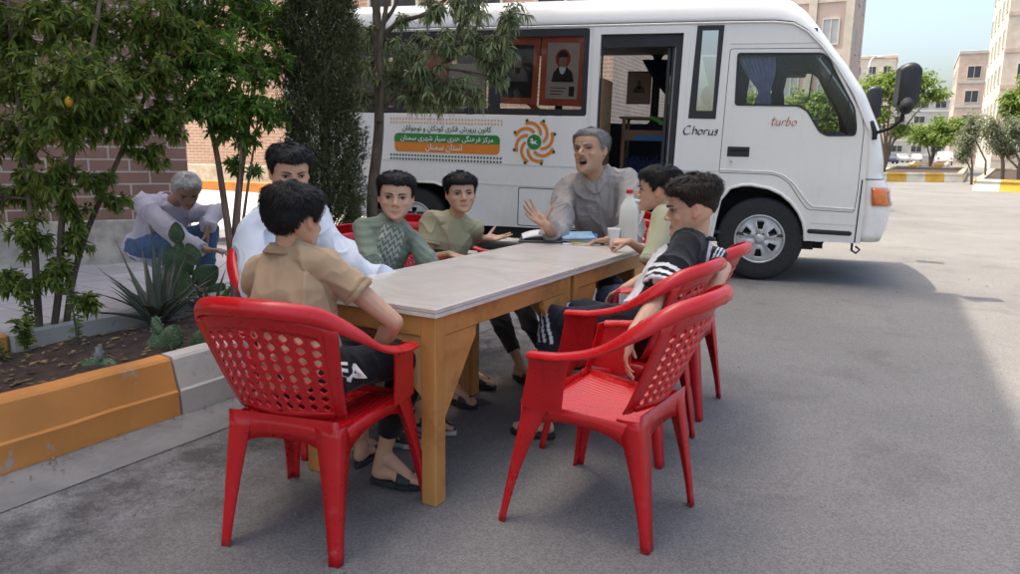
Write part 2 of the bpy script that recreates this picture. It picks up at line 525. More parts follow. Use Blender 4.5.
M['brick_pink'] = brick_mat('brick_pink', (.50, .31, .24), (.56, .36, .28), (.68, .60, .50), .28, .085, .010)
M['plinth'] = pm('plinth_stone', (.34, .29, .235), .8, col2=(.58, .50, .41), vscale=7.0, bump=.5, bscale=18, detail=2.0)
M['plinth_pale'] = pm('plinth_pale_stone', (.52, .45, .34), .8, col2=(.72, .66, .54), vscale=6.0, bump=.5, bscale=14, detail=2.0)
M['pink'] = pm('pink_render', (.55, .42, .345), .85, .12, 1.2, .2, 20)
M['beige'] = pm('beige_render', (.60, .52, .42), .85, .12, 1.2, .2, 20)
M['greywall'] = pm('grey_render', (.46, .45, .42), .85, .1, 1.0, .2, 20)
M['darkglass'] = pm('window_glass', (.05, .06, .07), .12, .3, .6)
M['paleglass'] = pm('window_blind', (.42, .42, .40), .35, .2, .8)
M['winframe'] = pm('window_frame', (.62, .60, .56), .5)
M['bark'] = pm('bark', (.13, .095, .065), .9, .45, 22, .9, 60, stretch=(1, 1, .25))
M['bark_red'] = pm('bark_reddish', (.20, .12, .085), .85, .4, 22, .6, 60, stretch=(1, 1, .25))
M['grey_metal'] = pm('galvanised_metal', (.45, .46, .47), .45, .1, 8, metal=.6)

# ------------------------------------------------------------------ ground, road, paving
def sheet(name, x0, x1, y0, y1, z, mat, nx=1, ny=1, zf=None):
    g = G()
    vs = [(x0 + (x1 - x0) * i / nx, y0 + (y1 - y0) * j / ny, 0) for j in range(ny + 1) for i in range(nx + 1)]
    vs = [(x, y, z + (zf(x, y) if zf else 0)) for x, y, _ in vs]
    fs = [(j * (nx + 1) + i, j * (nx + 1) + i + 1, (j + 1) * (nx + 1) + i + 1, (j + 1) * (nx + 1) + i) for j in range(ny) for i in range(nx)]
    g.add(vs, fs)
    return g.build(name, mat, kind='structure')

sheet('road', -900, 900, -300, 1500, 0.0, M['asphalt'])
sheet('gutter', -3.0, -2.69, -8, 6.6, .004, M['gutter'])
KX, KY1 = -3.0, 6.2           # front of the planter kerb, its far end
sheet('paving', -26, -4.42, -12, 6.05, .06, M['paving'])
g = G(); g.box(-40, -8.2, 6.055, 31, -.3, .055); g.build('pavement', M['paving_pale'], kind='structure')
def soilz(x, y):
    a = vnoise(np.array([[x * 2.2, y * 2.2, 0.3]]))[0] * .03 + vnoise(np.array([[x * 9, y * 9, 1.3]]))[0] * .018
    e = min(1, max(0, (x + 4.32) / .2)) * min(1, max(0, (-3.14 - x) / .2))
    return a + .05 * e
sheet('soil', -4.34, -3.12, -8, KY1 - .1, .12, M['soil'], 26, 180, soilz)
# paving edge
g = G(); g.box(-4.44, -4.40, -12, 6.05, -.2, .056); g.build('paving_edge', M['gutter'], kind='structure')
# near kerb: a low wall with a leaning face, painted orange then white
def kerb_run(name, y0, y1, mi):
    g = G()
    prof = [(-3.00, -.02), (-3.008, .115), (-3.016, .125), (-3.05, .262), (-3.062, .275), (-3.135, .280), (-3.15, .27), (-3.15, .0)]
    n = max(2, int((y1 - y0) / .07))
    rings = []
    for i in range(n + 1):
        y = y0 + (y1 - y0) * i / n
        rings.append([(x + .004 * vnoise(np.array([[y * 6, z * 11, 3.1]]))[0], y, z + (.006 * vnoise(np.array([[y * 5, x * 9, 8.1]]))[0] if z > .05 else 0)) for x, z in prof])
    g.loft(rings, smooth=False)
    return g.build(name, mi, kind='structure')
kerb_run('kerb', -6, 2.13, M['orange'])
kerb_run('kerb', 2.145, 4.3, M['whitekerb'])
kerb_run('kerb', 4.315, KY1, M['orange'])
g = G()
g.box(-4.40, -4.30, -8, 2.05, -.1, .235, .015); g.build('kerb', M['orange'], kind='structure')
g = G(); g.box(-4.40, -4.30, 2.06, KY1, -.1, .235, .015); g.build('kerb', M['whitekerb'], kind='structure')
g = G(); g.box(-4.30, -3.15, KY1 - .12, KY1, -.1, .262, .015); g.build('kerb', M['whitekerb'], kind='structure')
# litter of dry leaves along the kerb foot
V, F4 = [], []
LM = {}
LM['dry'] = leaf_mat('dry_leaf', (.16, .10, .05), (.32, .22, .10), (.42, .33, .12), .1, .8)
for i in range(260):
    y = RNG.uniform(.9, 5.5); x = -2.985 + abs(RNG.normal(0, .05)) if RNG.random() < .8 else -2.98 + RNG.uniform(0, .3)
    a = RNG.uniform(0, 2 * pi); l = RNG.uniform(.005, .016); w = l * .35
    z = .009 + RNG.uniform(0, .008)
    c, s_ = cos(a), sin(a)
    b = len(V)
    V += [(x - c * l, y - s_ * l, z), (x - s_ * w, y + c * w, z + .004), (x + c * l, y + s_ * l, z + .002), (x + s_ * w, y - c * w, z + .005)]
    F4.append((b, b + 1, b + 2, b + 3))
o = raw_mesh('leaf_litter', V, F4, LM['dry'], np.repeat(RNG.random(len(F4)), 4)); tag(o, 'dry fallen leaves along the foot of the orange kerb', 'leaf litter', kind='stuff')
V, F4 = [], []
for i in range(1500):
    y = RNG.uniform(-.5, 5.9); x = RNG.uniform(-4.28, -3.17)
    a = RNG.uniform(0, 2 * pi); l = RNG.uniform(.008, .03); w = l * RNG.uniform(.25, .5)
    z = .12 + soilz(x, y) + RNG.uniform(.003, .016)
    c, s_ = cos(a), sin(a); b = len(V)
    V += [(x - c * l, y - s_ * l, z), (x - s_ * w, y + c * w, z + RNG.uniform(0, .01)), (x + c * l, y + s_ * l, z + RNG.uniform(0, .008)), (x + s_ * w, y - c * w, z + .003)]
    F4.append((b, b + 1, b + 2, b + 3))
o = raw_mesh('dry_leaves', V, F4, LM['dry'], np.repeat(RNG.random(len(F4)) * .9, 4)); tag(o, 'dry leaves and chips scattered over the planter soil', 'leaf litter', kind='stuff')

# ------------------------------------------------------------------ buildings
def wall_frame(p, az):
    """object placed at p with local x along the compass direction az, local y away from the viewer's side"""
    return Matrix.Translation(Vector(p)) @ Matrix.Rotation(radians(90 - az), 4, 'Z')

# left building: ground-floor wall set back under unseen upper storeys
C1 = at(193.5, 259.0, .06)
bld = empty('brick_building', (C1.x, C1.y, 0), radians(90 - 33), 'brown brick apartment block with a mottled stone plinth behind the old man', 'building')
g = G(); g.box(-14, 0, 0, .35, .0, 5.7); g.build('wall', M['brick_dark'], bld)
g = G(); g.box(-14, -.001, -.045, -.002, .0, .50, .012); g.build('plinth', M['plinth'], bld)
g = G(); g.box(-14, .03, -.06, .40, 5.7, 5.95); g.build('string_course', M['beige'], bld)
# unseen storeys above; overhang and turn shaped so their roof edge shades the street
inv = bld.matrix_basis.inverted()
upm = Matrix.Translation((-7.35, 6.4, 0)) @ Matrix.Rotation(radians(3.6), 4, 'Z') @ Matrix.Translation((7.35, -6.4, 0))
g = G(); g.xf = inv @ upm
g.box(-24, -7.35, -22, 6.40, 6.0, 18.1)
g.build('unseen_storeys', M['brick_dark'], bld)
pane = None
for fl in range(4):
    for k in range(4):
        if pane is None:
            gg = G(); gg.xf = None
            gg.box(-.0, .05, -.8, .8, 0, 1.5); wf = gg.build('window', M['winframe'], bld)
            gg = G(); gg.box(.05, .06, -.72, .72, .08, 1.42); pn = gg.build('pane', M['darkglass'], wf); pane = (wf, pn)
            w0 = wf
        else:
            w0 = wf.copy(); COL.objects.link(w0); w0.parent = bld; p0 = pn.copy(); COL.objects.link(p0); p0.parent = w0
        w0.matrix_local = inv @ upm @ Matrix.Translation((-7.347, 4.2 - 4.2 * k, 6.9 + 2.8 * fl))

def block(name, label, corner, az, w, d, h, wall, bands=None, cols=6, rows=4, win=(1.2, 1.5), z0=1.2, dz=3.1, glass='darkglass', plinth=None, strips=None, parapet=.5, side_cols=0, roofbox=False, group=None):
    """apartment block: local x along the front, y to the back"""
    b = empty(name, corner, radians(90 - az), label, 'building', group)
    g = G(); g.box(0, w, 0, d, -.5, h); g.build('wall', M[wall], b)
    g = G(); g.box(-.12, w + .12, -.12, d + .12, h, h + parapet, .04); g.build('parapet', M[bands or wall], b)
    if plinth:
        g = G(); g.box(-.05, w + .05, -.05, .0 - .002, -.4, plinth[0], .02); g.build('plinth', M[plinth[1]], b)
    if bands:
        for r in range(rows):
            g = G(); g.box(-.03, w + .03, -.08, -.003, z0 - .75 + r * dz, z0 - .35 + r * dz); g.build('string_course', M[bands], b)
    if strips:
        for k in range(cols):
            x = (k + .5) * w / cols + win[0] * .5 + .35
            g = G(); g.box(x, x + .5, -.16, -.084, 0, h - .02); g.build('pilaster', M[strips], b)
    wm = pnm = None
    spots = [(0, (k + .5) * w / cols, z0 + r * dz) for r in range(rows) for k in range(cols)]
    spots += [(1 if side_cols > 0 else -1, (k + .5) * d / abs(side_cols), z0 + r * dz) for r in range(rows) for k in range(abs(side_cols))]
    for sd, u, z in spots:
        if wm is None:
            g = G()
            a, hh = win[0] / 2, win[1]
            for bx in ((-a, a, -.09, -.004, -.08, 0), (-a, a, -.09, -.004, hh, hh + .07), (-a - .07, -a, -.09, -.004, -.08, hh + .07), (a, a + .07, -.09, -.004, -.08, hh + .07), (-.03, .03, -.08, -.004, 0, hh)):
                g.box(*bx)
            wm = g.build('window', M['winframe'], b)
            g = G(); g.box(-a, a, -.035, -.006, 0, hh); pnm = g.build('pane', M[glass], wm); cur = wm
        else:
            cur = wm.copy(); COL.objects.link(cur); cur.parent = b
            q = pnm.copy(); COL.objects.link(q); q.parent = cur
        if sd == 0: cur.location = (u, 0, z)
        elif sd == 1: cur.location = (w, u, z); cur.rotation_euler = (0, 0, pi / 2)
        else: cur.location = (0, u, z); cur.rotation_euler = (0, 0, -pi / 2)
    if roofbox:
        g = G(); g.box(w * .3, w * .55, d * .3, d * .6, h + .001, h + 2.2); g.build('roof_hut', M[wall], b)
    return b

# second brick block beyond the sunlit yard
cl = P(120, 190, 23.0); cl.z = 0
block('brick_building', 'pale pink brick block with a cream stone plinth beyond the sunlit yard', (cl.x, cl.y, .0), 84, 15.5, 7, 7.6, 'brick_pink', None, 7, 1, (1.3, 1.5), 4.4, 3.2, plinth=(.72, 'plinth_pale'))
p0, p1 = P(203, 199, 20.5), P(330, 203, 18.5)
g = G(); dd_ = Vector((p1.x - p0.x, p1.y - p0.y, 0)); g.xf = Matrix.Translation((p0.x, p0.y, .05)) @ Matrix.Rotation(atan2(dd_.y, dd_.x), 4, 'Z')
g.box(-.6, dd_.length, 0, .18, 0, .26, .02); g.build('kerb', M['orange'], kind='structure')
# far pink block behind the bus
q = P(735, 150, 52); q.z = 0
block('apartment_block', 'tall pink apartment block rising behind the bus windscreen', (q.x, q.y, 0), 88, 6.6, 12, 23, 'pink', 'beige', 3, 6, (.9, 1.5), 1.6, 3.3, 'paleglass', strips='beige', side_cols=3)
q = P(770, 150, 40); q.z = 0
# right-hand blocks along the street
q = P(992, 150, 74); q.z = 0
block('apartment_block', 'cream apartment block at the right edge of the street', (q.x, q.y, 0), 88, 16, 22, 27, 'beige', 'pink', 4, 7, (1.5, 1.6), 1.6, 3.4, strips='pink', side_cols=-5)
q2 = P(985, 150, 98); q2.z = 0
g = G()
q = P(949, 150, 110); q.z = 0
block('apartment_block', 'pink apartment block with a grey roof parapet left of the cream one', (q.x, q.y, 0), 88, 12, 20, 15.5, 'pink', 'greywall', 3, 4, (1.6, 1.6), 2.0, 3.4, side_cols=-4)
q = P(930, 150, 165); q.z = 0
block('apartment_block', 'small pink apartment block farthest down the street', (q.x, q.y, 0), 88, 9, 10, 12.5, 'pink', 'greywall', 2, 3, (1.6, 1.6), 2.0, 3.4)
q = P(868, 150, 150); q.z = 0
block('grey_building', 'grey building with pale horizontal bands closing the street', (q.x, q.y, 0), 84, 17, 10, 11.5, 'greywall', 'winframe', 5, 4, (1.8, 1.2), 1.8, 2.8)
q = P(842, 150, 130); q.z = 0
block('beige_building', 'low beige building top seen past the bus roof edge', (q.x, q.y, 0), 88, 7, 8, 17.0, 'beige', None, 3, 5, (1.2, 1.3), 1.6, 3.2)

# ------------------------------------------------------------------ far kerbed islands
def island(pts, h, mats, soil=True):
    """striped kerb blocks along a closed outline, soil inside"""
    n = len(pts)
    k = 0
    for i in range(n):
        a, b = Vector(pts[i]), Vector(pts[(i + 1) % n])
        L = (b - a).length
        m = max(1, round(L / (1.5 if L > 12 else .9)))
        d = (b - a) / L; nn = Vector((-d.y, d.x))
        for j in range(m):
            p, q = a + d * (L * j / m), a + d * (L * (j + 1) / m - .01)
            g = G()
            lo = [(p - nn * .0), (q - nn * .0), (q + nn * .3), (p + nn * .3)]
            hi = [(p + nn * .05), (q + nn * .05), (q + nn * .28), (p + nn * .28)]
            vs = [(v.x, v.y, 0) for v in lo] + [(v.x, v.y, h) for v in hi]
            g.add(vs, [(4, 5, 6, 7), (0, 1, 5, 4), (1, 2, 6, 5), (2, 3, 7, 6), (3, 0, 4, 7)], smooth=False)
            g.build('kerb', mats[k % 2], kind='structure'); k += 1
    g = G(); g.add([(p[0], p[1], h * .8) for p in pts], [tuple(range(n))], smooth=False)
    g.build('soil', M['soil'], kind='structure')

def isl(px, h, mats):
    pts = [at(x, y, 0) for x, y in px]
    island([(p.x, p.y) for p in pts], h, mats)
isl([(868, 181.5), (963, 182.5), (968, 173), (893, 171)], .42, (M['cream'], M['yellow']))
isl([(908, 170), (947, 171), (949, 166.5), (912, 166)], .5, (M['yellow'], M['cream']))
isl([(972, 190.5), (1090, 196), (1150, 176), (990, 174.5)], .42, (M['cream'], M['yellow']))

# ------------------------------------------------------------------ minibus (local x forward, y towards its far side, z up)
def bus_paint():
    m, nt, b = new_mat('white_paint')
    L = nt.links.new
    tc = N(nt, 'ShaderNodeTexCoord'); sp = N(nt, 'ShaderNodeSeparateXYZ'); L(tc.outputs['Object'], sp.inputs[0])
    n = N(nt, 'ShaderNodeTexNoise', i_Scale=1.4, i_Detail=7.0, i_Roughness=.65); L(tc.outputs['Object'], n.inputs['Vector'])
    mp = N(nt, 'ShaderNodeMapping'); mp.inputs['Scale'].default_value = (7, 7, .6); L(tc.outputs['Object'], mp.inputs[0])
    st = N(nt, 'ShaderNodeTexNoise', i_Scale=2.0, i_Detail=6.0, i_Roughness=.7); L(mp.outputs[0], st.inputs['Vector'])
    low = N(nt, 'ShaderNodeMapRange'); low.inputs['From Min'].default_value, low.inputs['From Max'].default_value = 1.15, .38; low.inputs['To Min'].default_value = .10; low.inputs['To Max'].default_value = .85; L(sp.outputs[2], low.inputs[0])
    r = N(nt, 'ShaderNodeValToRGB'); r.color_ramp.elements[0].position, r.color_ramp.elements[1].position = .38, .72; L(n.outputs['Fac'], r.inputs[0])
    a = N(nt, 'ShaderNodeMath', operation='MULTIPLY'); L(r.outputs[0], a.inputs[0]); L(low.outputs[0], a.inputs[1])
    r2 = N(nt, 'ShaderNodeValToRGB'); r2.color_ramp.elements[0].position, r2.color_ramp.elements[1].position = .52, .80
    r2.color_ramp.elements[1].color = (.22, .22, .22, 1); L(st.outputs['Fac'], r2.inputs[0])
    ad = N(nt, 'ShaderNodeMath', operation='ADD', use_clamp=True); L(a.outputs[0], ad.inputs[0]); L(r2.outputs[0], ad.inputs[1])
    sc = N(nt, 'ShaderNodeMath', operation='MULTIPLY'); sc.inputs[1].default_value = .62; L(ad.outputs[0], sc.inputs[0])
    mx = N(nt, 'ShaderNodeMix', data_type='RGBA'); mx.inputs[6].default_value = (.84, .815, .76, 1); mx.inputs[7].default_value = (.42, .37, .30, 1)
    L(sc.outputs[0], mx.inputs[0]); L(mx.outputs[2], b.inputs['Base Color'])
    ro = N(nt, 'ShaderNodeMapRange'); ro.inputs['To Min'].default_value, ro.inputs['To Max'].default_value = .22, .6; L(ad.outputs[0], ro.inputs[0]); L(ro.outputs[0], b.inputs['Roughness'])
    b.inputs['Coat Weight'].default_value = .4; b.inputs['Coat Roughness'].default_value = .1
    nb = N(nt, 'ShaderNodeTexNoise', i_Scale=1.1, i_Detail=1.0); L(tc.outputs['Object'], nb.inputs['Vector'])
    bp = N(nt, 'ShaderNodeBump', i_Strength=.12, i_Distance=.02); L(nb.outputs['Fac'], bp.inputs['Height']); L(bp.outputs[0], b.inputs['Normal'])
    return m
M['white_paint'] = bus_paint()
M['black_trim'] = pm('black_trim', (.018, .019, .022), .45, .2, 10)
M['rubber'] = pm('rubber', (.022, .022, .023), .8, .35, 30, .5, 90)
M['silver'] = pm('silver_paint', (.50, .50, .49), .38, .15, 14, metal=.35)
M['interior'] = pm('darkened_lining', (.05, .05, .055), .9, .2, 5)  # inside kept dark by this colour; white inner faces would brighten it
M['glass'] = glass_mat('clear_glass', (.90, .93, .92), .04)
M['glass_dark'] = glass_mat('tinted_glass', (.84, .84, .84), .0)
M['orange_lens'] = pm('orange_lens', (.75, .16, .02), .15, .15, 30, .3, 160, coat=.6)
M['clear_lens'] = pm('clear_lens', (.55, .57, .57), .1, .1, 20, coat=.6)
M['wood'] = pm('shelf_wood', (.26, .15, .075), .6, .25, 8, stretch=(1, 1, 5))
M['blue_band'] = pm('blue_band', (.02, .16, .38), .5, .1, 8)
M['green_plastic'] = pm('green_plastic', (.10, .50, .07), .5, .1, 8)
M['curtain_blue'] = pm('curtain_blue', (.22, .27, .50), .9, .18, 10, .3, 60, sheen=.3)
M['curtain_dark'] = pm('curtain_navy', (.018, .030, .085), .9, .2, 10, .3, 60)
M['board_orange'] = pm('orange_board', (.55, .115, .05), .7, .2, 5)
M['paper'] = pm('poster_paper', (.52, .42, .33), .8, .1, 6)
M['ink'] = pm('poster_ink', (.035, .025, .022), .8, .25, 12)
M['ink_grey'] = pm('poster_grey', (.20, .16, .14), .8, .3, 12)
M['ink_red'] = pm('poster_red', (.48, .05, .035), .8, .15, 9)
M['skin_print'] = pm('poster_skin', (.36, .22, .15), .8, .15, 12)
M['print_orange'] = pm('print_orange', (.72, .22, .025), .4, .04, 6)
M['print_green'] = pm('print_green', (.02, .22, .04), .4, .04, 6)
M['print_dark_green'] = pm('print_dark_green', (.01, .10, .035), .4)
M['print_peach'] = pm('print_peach', (.75, .38, .20), .4)
M['print_white'] = pm('print_white', (.80, .80, .77), .4)
M['print_black'] = pm('print_black', (.02, .02, .022), .4)
M['print_rust'] = pm('print_rust', (.42, .09, .02), .4)
M['seam'] = pm('panel_gap', (.02, .02, .02), .8)
M['chrome'] = pm('chrome', (.75, .75, .75), .15, metal=1.0)
M['seat_cloth'] = pm('seat_cloth', (.05, .055, .08), .9, .2, 10)

BO = at(760, 281, 0)
BA, BT = radians(79), radians(1.0)
bF = Vector((sin(BA) * cos(BT), cos(BA) * cos(BT), -sin(BT)))
bL = Vector((-cos(BA), sin(BA), 0))
bZ = bF.cross(bL)
BM = Matrix((bF, bL, bZ)).transposed().to_4x4()
BM.translation = BO
bus = empty('minibus', (0, 0, 0), 0, 'white minibus with a green and orange emblem and its side door standing open', 'minibus')
bus.matrix_world = BM
BW = 2.02

PT = [(1.036, .45), (1.085, .60), (1.10, .77), (1.045, .98), (1.0, 1.04), (.99, 1.2), (.92, 1.5), (.76, 1.83), (.58, 2.08), (.43, 2.26), (.30, 2.43), (.18, 2.57), (.06, 2.66), (-.1, 2.705), (-.5, 2.73), (-2.5, 2.735), (-5.2, 2.735), (-5.42, 2.70), (-5.5, 2.60)]
PE = [(.86, .45), (.86, .60), (.86, .77), (.85, .98), (.845, 1.04), (.84, 1.2), (.82, 1.48), (.665, 1.80), (.49, 2.055), (.345, 2.23), (.21, 2.36), (.08, 2.43), (-.08, 2.448), (-.25, 2.45), (-.5, 2.452), (-2.5, 2.45), (-5.2, 2.445), (-5.42, 2.44), (-5.5, 2.43)]

def resample(T, E, step=.06):
    o1, o2 = [], []
    for i in range(len(T) - 1):
        m = max(1, int(max((Vector(T[i + 1]) - Vector(T[i])).length, .01) / step))
        m = min(m, 8)
        for j in range(m):
            t = j / m
            o1.append(tuple(Vector(T[i]).lerp(Vector(T[i + 1]), t))); o2.append(tuple(Vector(E[i]).lerp(Vector(E[i + 1]), t)))
    o1.append(T[-1]); o2.append(E[-1])
    return o1, o2

def bus_row(T, E, rad=.26, crown=.035):
    T, E = Vector(T), Vector(E)
    row = []
    for k in range(8):
        q = k / 7 * pi / 2
        row.append((rad * (1 - cos(q)), E.lerp(T, sin(q))))
    mid = [(rad + (BW - 2 * rad) * i / 8, T) for i in range(1, 8)]
    rest = [(BW - y, p) for y, p in reversed(row)]
    pts = []
    for y, p in row + mid + rest:
        u = (y / BW - .5) * 2
        cz = crown * (1 - u * u) * min(1, max(0, (p.y - 2.3) / .3))
        cx = .05 * (1 - u * u) * (1 if p.y < 2.3 else max(0, 1 - (p.y - 2.3) / .3)) * (1 if p.x > 0 else 0)
        pts.append((p.x + cx, y, p.y + cz))
    return pts

RT, RE = resample(PT, PE)
rows = [bus_row(t, e) for t, e in zip(RT, RE)]
nc = len(rows[0])
ws = lambda r, c: 1.46 < (RT[r][1] + RT[r + 1][1]) / 2 < 2.30 and RT[r][0] > 0 and 7 <= c < nc - 8
gb, gw = G(), G()
for r in range(len(rows) - 1):
    for c in range(nc - 1):
        quad = [rows[r][c], rows[r][c + 1], rows[r + 1][c + 1], rows[r + 1][c]]
        if ws(r, c): gw.add(quad, [(0, 1, 2, 3)])
        else: gb.add(quad, [(0, 1, 2, 3)])

def weld(o, d=.0008):
    import bmesh
    bm = bmesh.new(); bm.from_mesh(o.data)
    bmesh.ops.remove_doubles(bm, verts=bm.verts, dist=d)
    bmesh.ops.recalc_face_normals(bm, faces=bm.faces)
    bm.to_mesh(o.data); bm.free()
    return o
def thick(o, t, off=-1):
    md = o.modifiers.new('thick', 'SOLIDIFY'); md.thickness = t; md.offset = off
    return o
shell = weld(gb.build('roof_shell', [M['white_paint']], bus)); thick(shell, .02)
wsh = weld(gw.build('windscreen', [M['glass']], bus))

near = lambda a, b, t: (a, t, b)
far = lambda a, b, t: (a, BW - t, b)
arch_f = [(-.50, .40), (-.475, .60), (-.445, .78), (-.36, .90), (-.25, .935), (-.165, .94), (0.0, .915), (.117, .866), (.215, .79), (.291, .70), (.34, .61), (.362, .53), (.375, .428)]
arch_r = [(-4.33, .37), (-4.31, .55), (-4.24, .70), (-4.12, .785), (-3.95, .81), (-3.55, .81), (-3.43, .775), (-3.36, .69), (-3.325, .55), (-3.32, .365)]
skirt = [(-5.5, .42)] + arch_r + [(-3.09, .362), (-2.55, .374), (-1.8, .385)] + arch_f + [(.86, .436)]
front_e = [(p[0], p[1]) for p in PE if p[1] > .5]
rear_win = roundrect(-5.25, -1.845, 1.56, 2.435, .03)
doorway = [(-1.73, .47), (-.925, .47), (-.918, 1.06), (-.906, 2.37), (-1.73, 2.37)]
slim = [(-.785, 2.435), (-.534, 2.435), (-.549, 1.558), (-.812, 1.56)]
cabw = roundpoly([(-.395, 2.177), (-.381, 1.69), (.196, 1.688), (.275, 1.645), (.40, 1.455), (.47, 1.42), (.716, 1.428), (.722, 1.501), (.686, 1.68), (.507, 1.974), (.427, 2.12), (.360, 2.172)], .03)
outer = skirt + front_e
g = G()
ofs = lambda pts, d: pts
cabdoor_out = roundpoly([(-.468, 2.219), (-.480, 1.06), (-.478, 1.042), (.019, 1.042), (.10, 1.02), (.18, .965), (.30, .80), (.365, .724), (.782, .72), (.792, .926), (.786, 1.484), (.755, 1.62), (.500, 2.055), (.43, 2.17), (.36, 2.215)], .035)
g.plate(outer, [rear_win, doorway, slim, cabdoor_out], .03, near, 0, 1, 0)
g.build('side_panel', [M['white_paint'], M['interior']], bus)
# far side with its own windows
fw = [roundrect(-5.2, -4.0, 1.56, 2.40, .05), roundrect(-3.9, -2.75, 1.56, 2.40, .05), roundrect(-2.65, -1.50, 1.56, 2.40, .05), roundrect(-1.40, -.55, 1.56, 2.40, .05), cabw]
g = G(); g.plate(outer, fw, .03, far, 0, 1, 0)
g.build('side_panel', [M['white_paint'], M['interior']], bus)
for w in fw:
    gg = G(); gg.plate(w, [], .004, lambda a, b, t: (a, BW - .012 - t, b)); gg.build('window', M['glass'], bus)
# back panel, floor, ceiling lining
g = G(); g.box(-5.52, -5.49, .03, BW - .03, .42, 2.45); g.build('back_panel', M['white_paint'], bus)
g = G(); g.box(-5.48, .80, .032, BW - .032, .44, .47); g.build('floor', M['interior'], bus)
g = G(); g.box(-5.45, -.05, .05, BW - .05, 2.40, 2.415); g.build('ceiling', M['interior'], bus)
# chassis rails and wheel wells under the floor
g = G(); g.box(-4.6, .5, .55, .70, .30, .42); g.box(-4.6, .5, 1.35, 1.5, .30, .42); g.box(-2.9, -1.9, .08, .5, .24, .43); g.box(-.05, .05, .25, 1.75, .33, .44); g.box(-3.85, -3.75, .3, 1.72, .26, .40)
g.build('chassis', M['rubber'], bus)
for s0, s1, zt in ((-.60, .42, .95), (-4.4, -3.28, .84)):
    for y0, y1 in ((.034, .42), (1.6, 1.985)):
        g = G()
        g.box(s0, s1, y0, y1, zt, zt + .02); g.box(s0 - .02, s0, y0, y1, .44, zt); g.box(s1, s1 + .02, y0, y1, .44, zt); g.box(s0, s1, y1 if y0 < 1 else y0 - .02, y1 + .02 if y0 < 1 else y0, .44, zt)
        g.build('wheel_well', M['rubber'], bus)
# gutter rail and seams
def strip(name, pts, w, mat, parent=None, y=-.004, thick_=.006):
    """a thin raised line along the near side"""
    g = G()
    g.tube([(a, y, b) for a, b in pts], w, 6)
    return g.build(name, mat, parent or bus)
strip('gutter_rail', [(-5.48, 2.436)] + [(a, b + .004) for a, b in reversed([p for p in PE if p[1] > 1.45 and p[0] > -5.3])], .011, M['white_paint'], y=-.006)
strip('gutter_seal', [(-5.48, 2.452)] + [(a - .002, b + .018) for a, b in reversed([p for p in PE if p[1] > 1.45 and p[0] > -5.3])], .007, M['seam'], y=.000)
# creases pressed into the body side
for z0, z1, s0, s1 in ((1.043, 1.043, -5.45, -1.75), (.822, .818, -3.25, -1.75), (1.055, 1.055, -.90, -.49)):
    g = G(); g.box(s0, s1, -.004, .0, z0 - .004, z0 + .004); g.build('crease', M['winframe'], bus)
for zz, s0, s1 in ((2.262, -.46, .33),):
    g = G(); g.box(s0, s1, -.003, .001, zz - .004, zz + .004); g.build('crease', M['winframe'], bus)
# rear locker hatch
g = G(); g.plate(roundrect(-2.555, -1.80, .392, .806, .02), [roundrect(-2.547, -1.808, .400, .798, .016)], .006, lambda a, b, t: (a, -.002 + t, b)); g.build('hatch_gap', M['seam'], bus)
# wheel arch lip
g = G(); g.tube([(a, -.004, b) for a, b in arch_f], .016, 8); g.build('arch_lip', M['white_paint'], bus)
g = G(); g.tube([(a, -.002, b) for a, b in arch_r], .012, 8); g.build('arch_lip', M['white_paint'], bus)

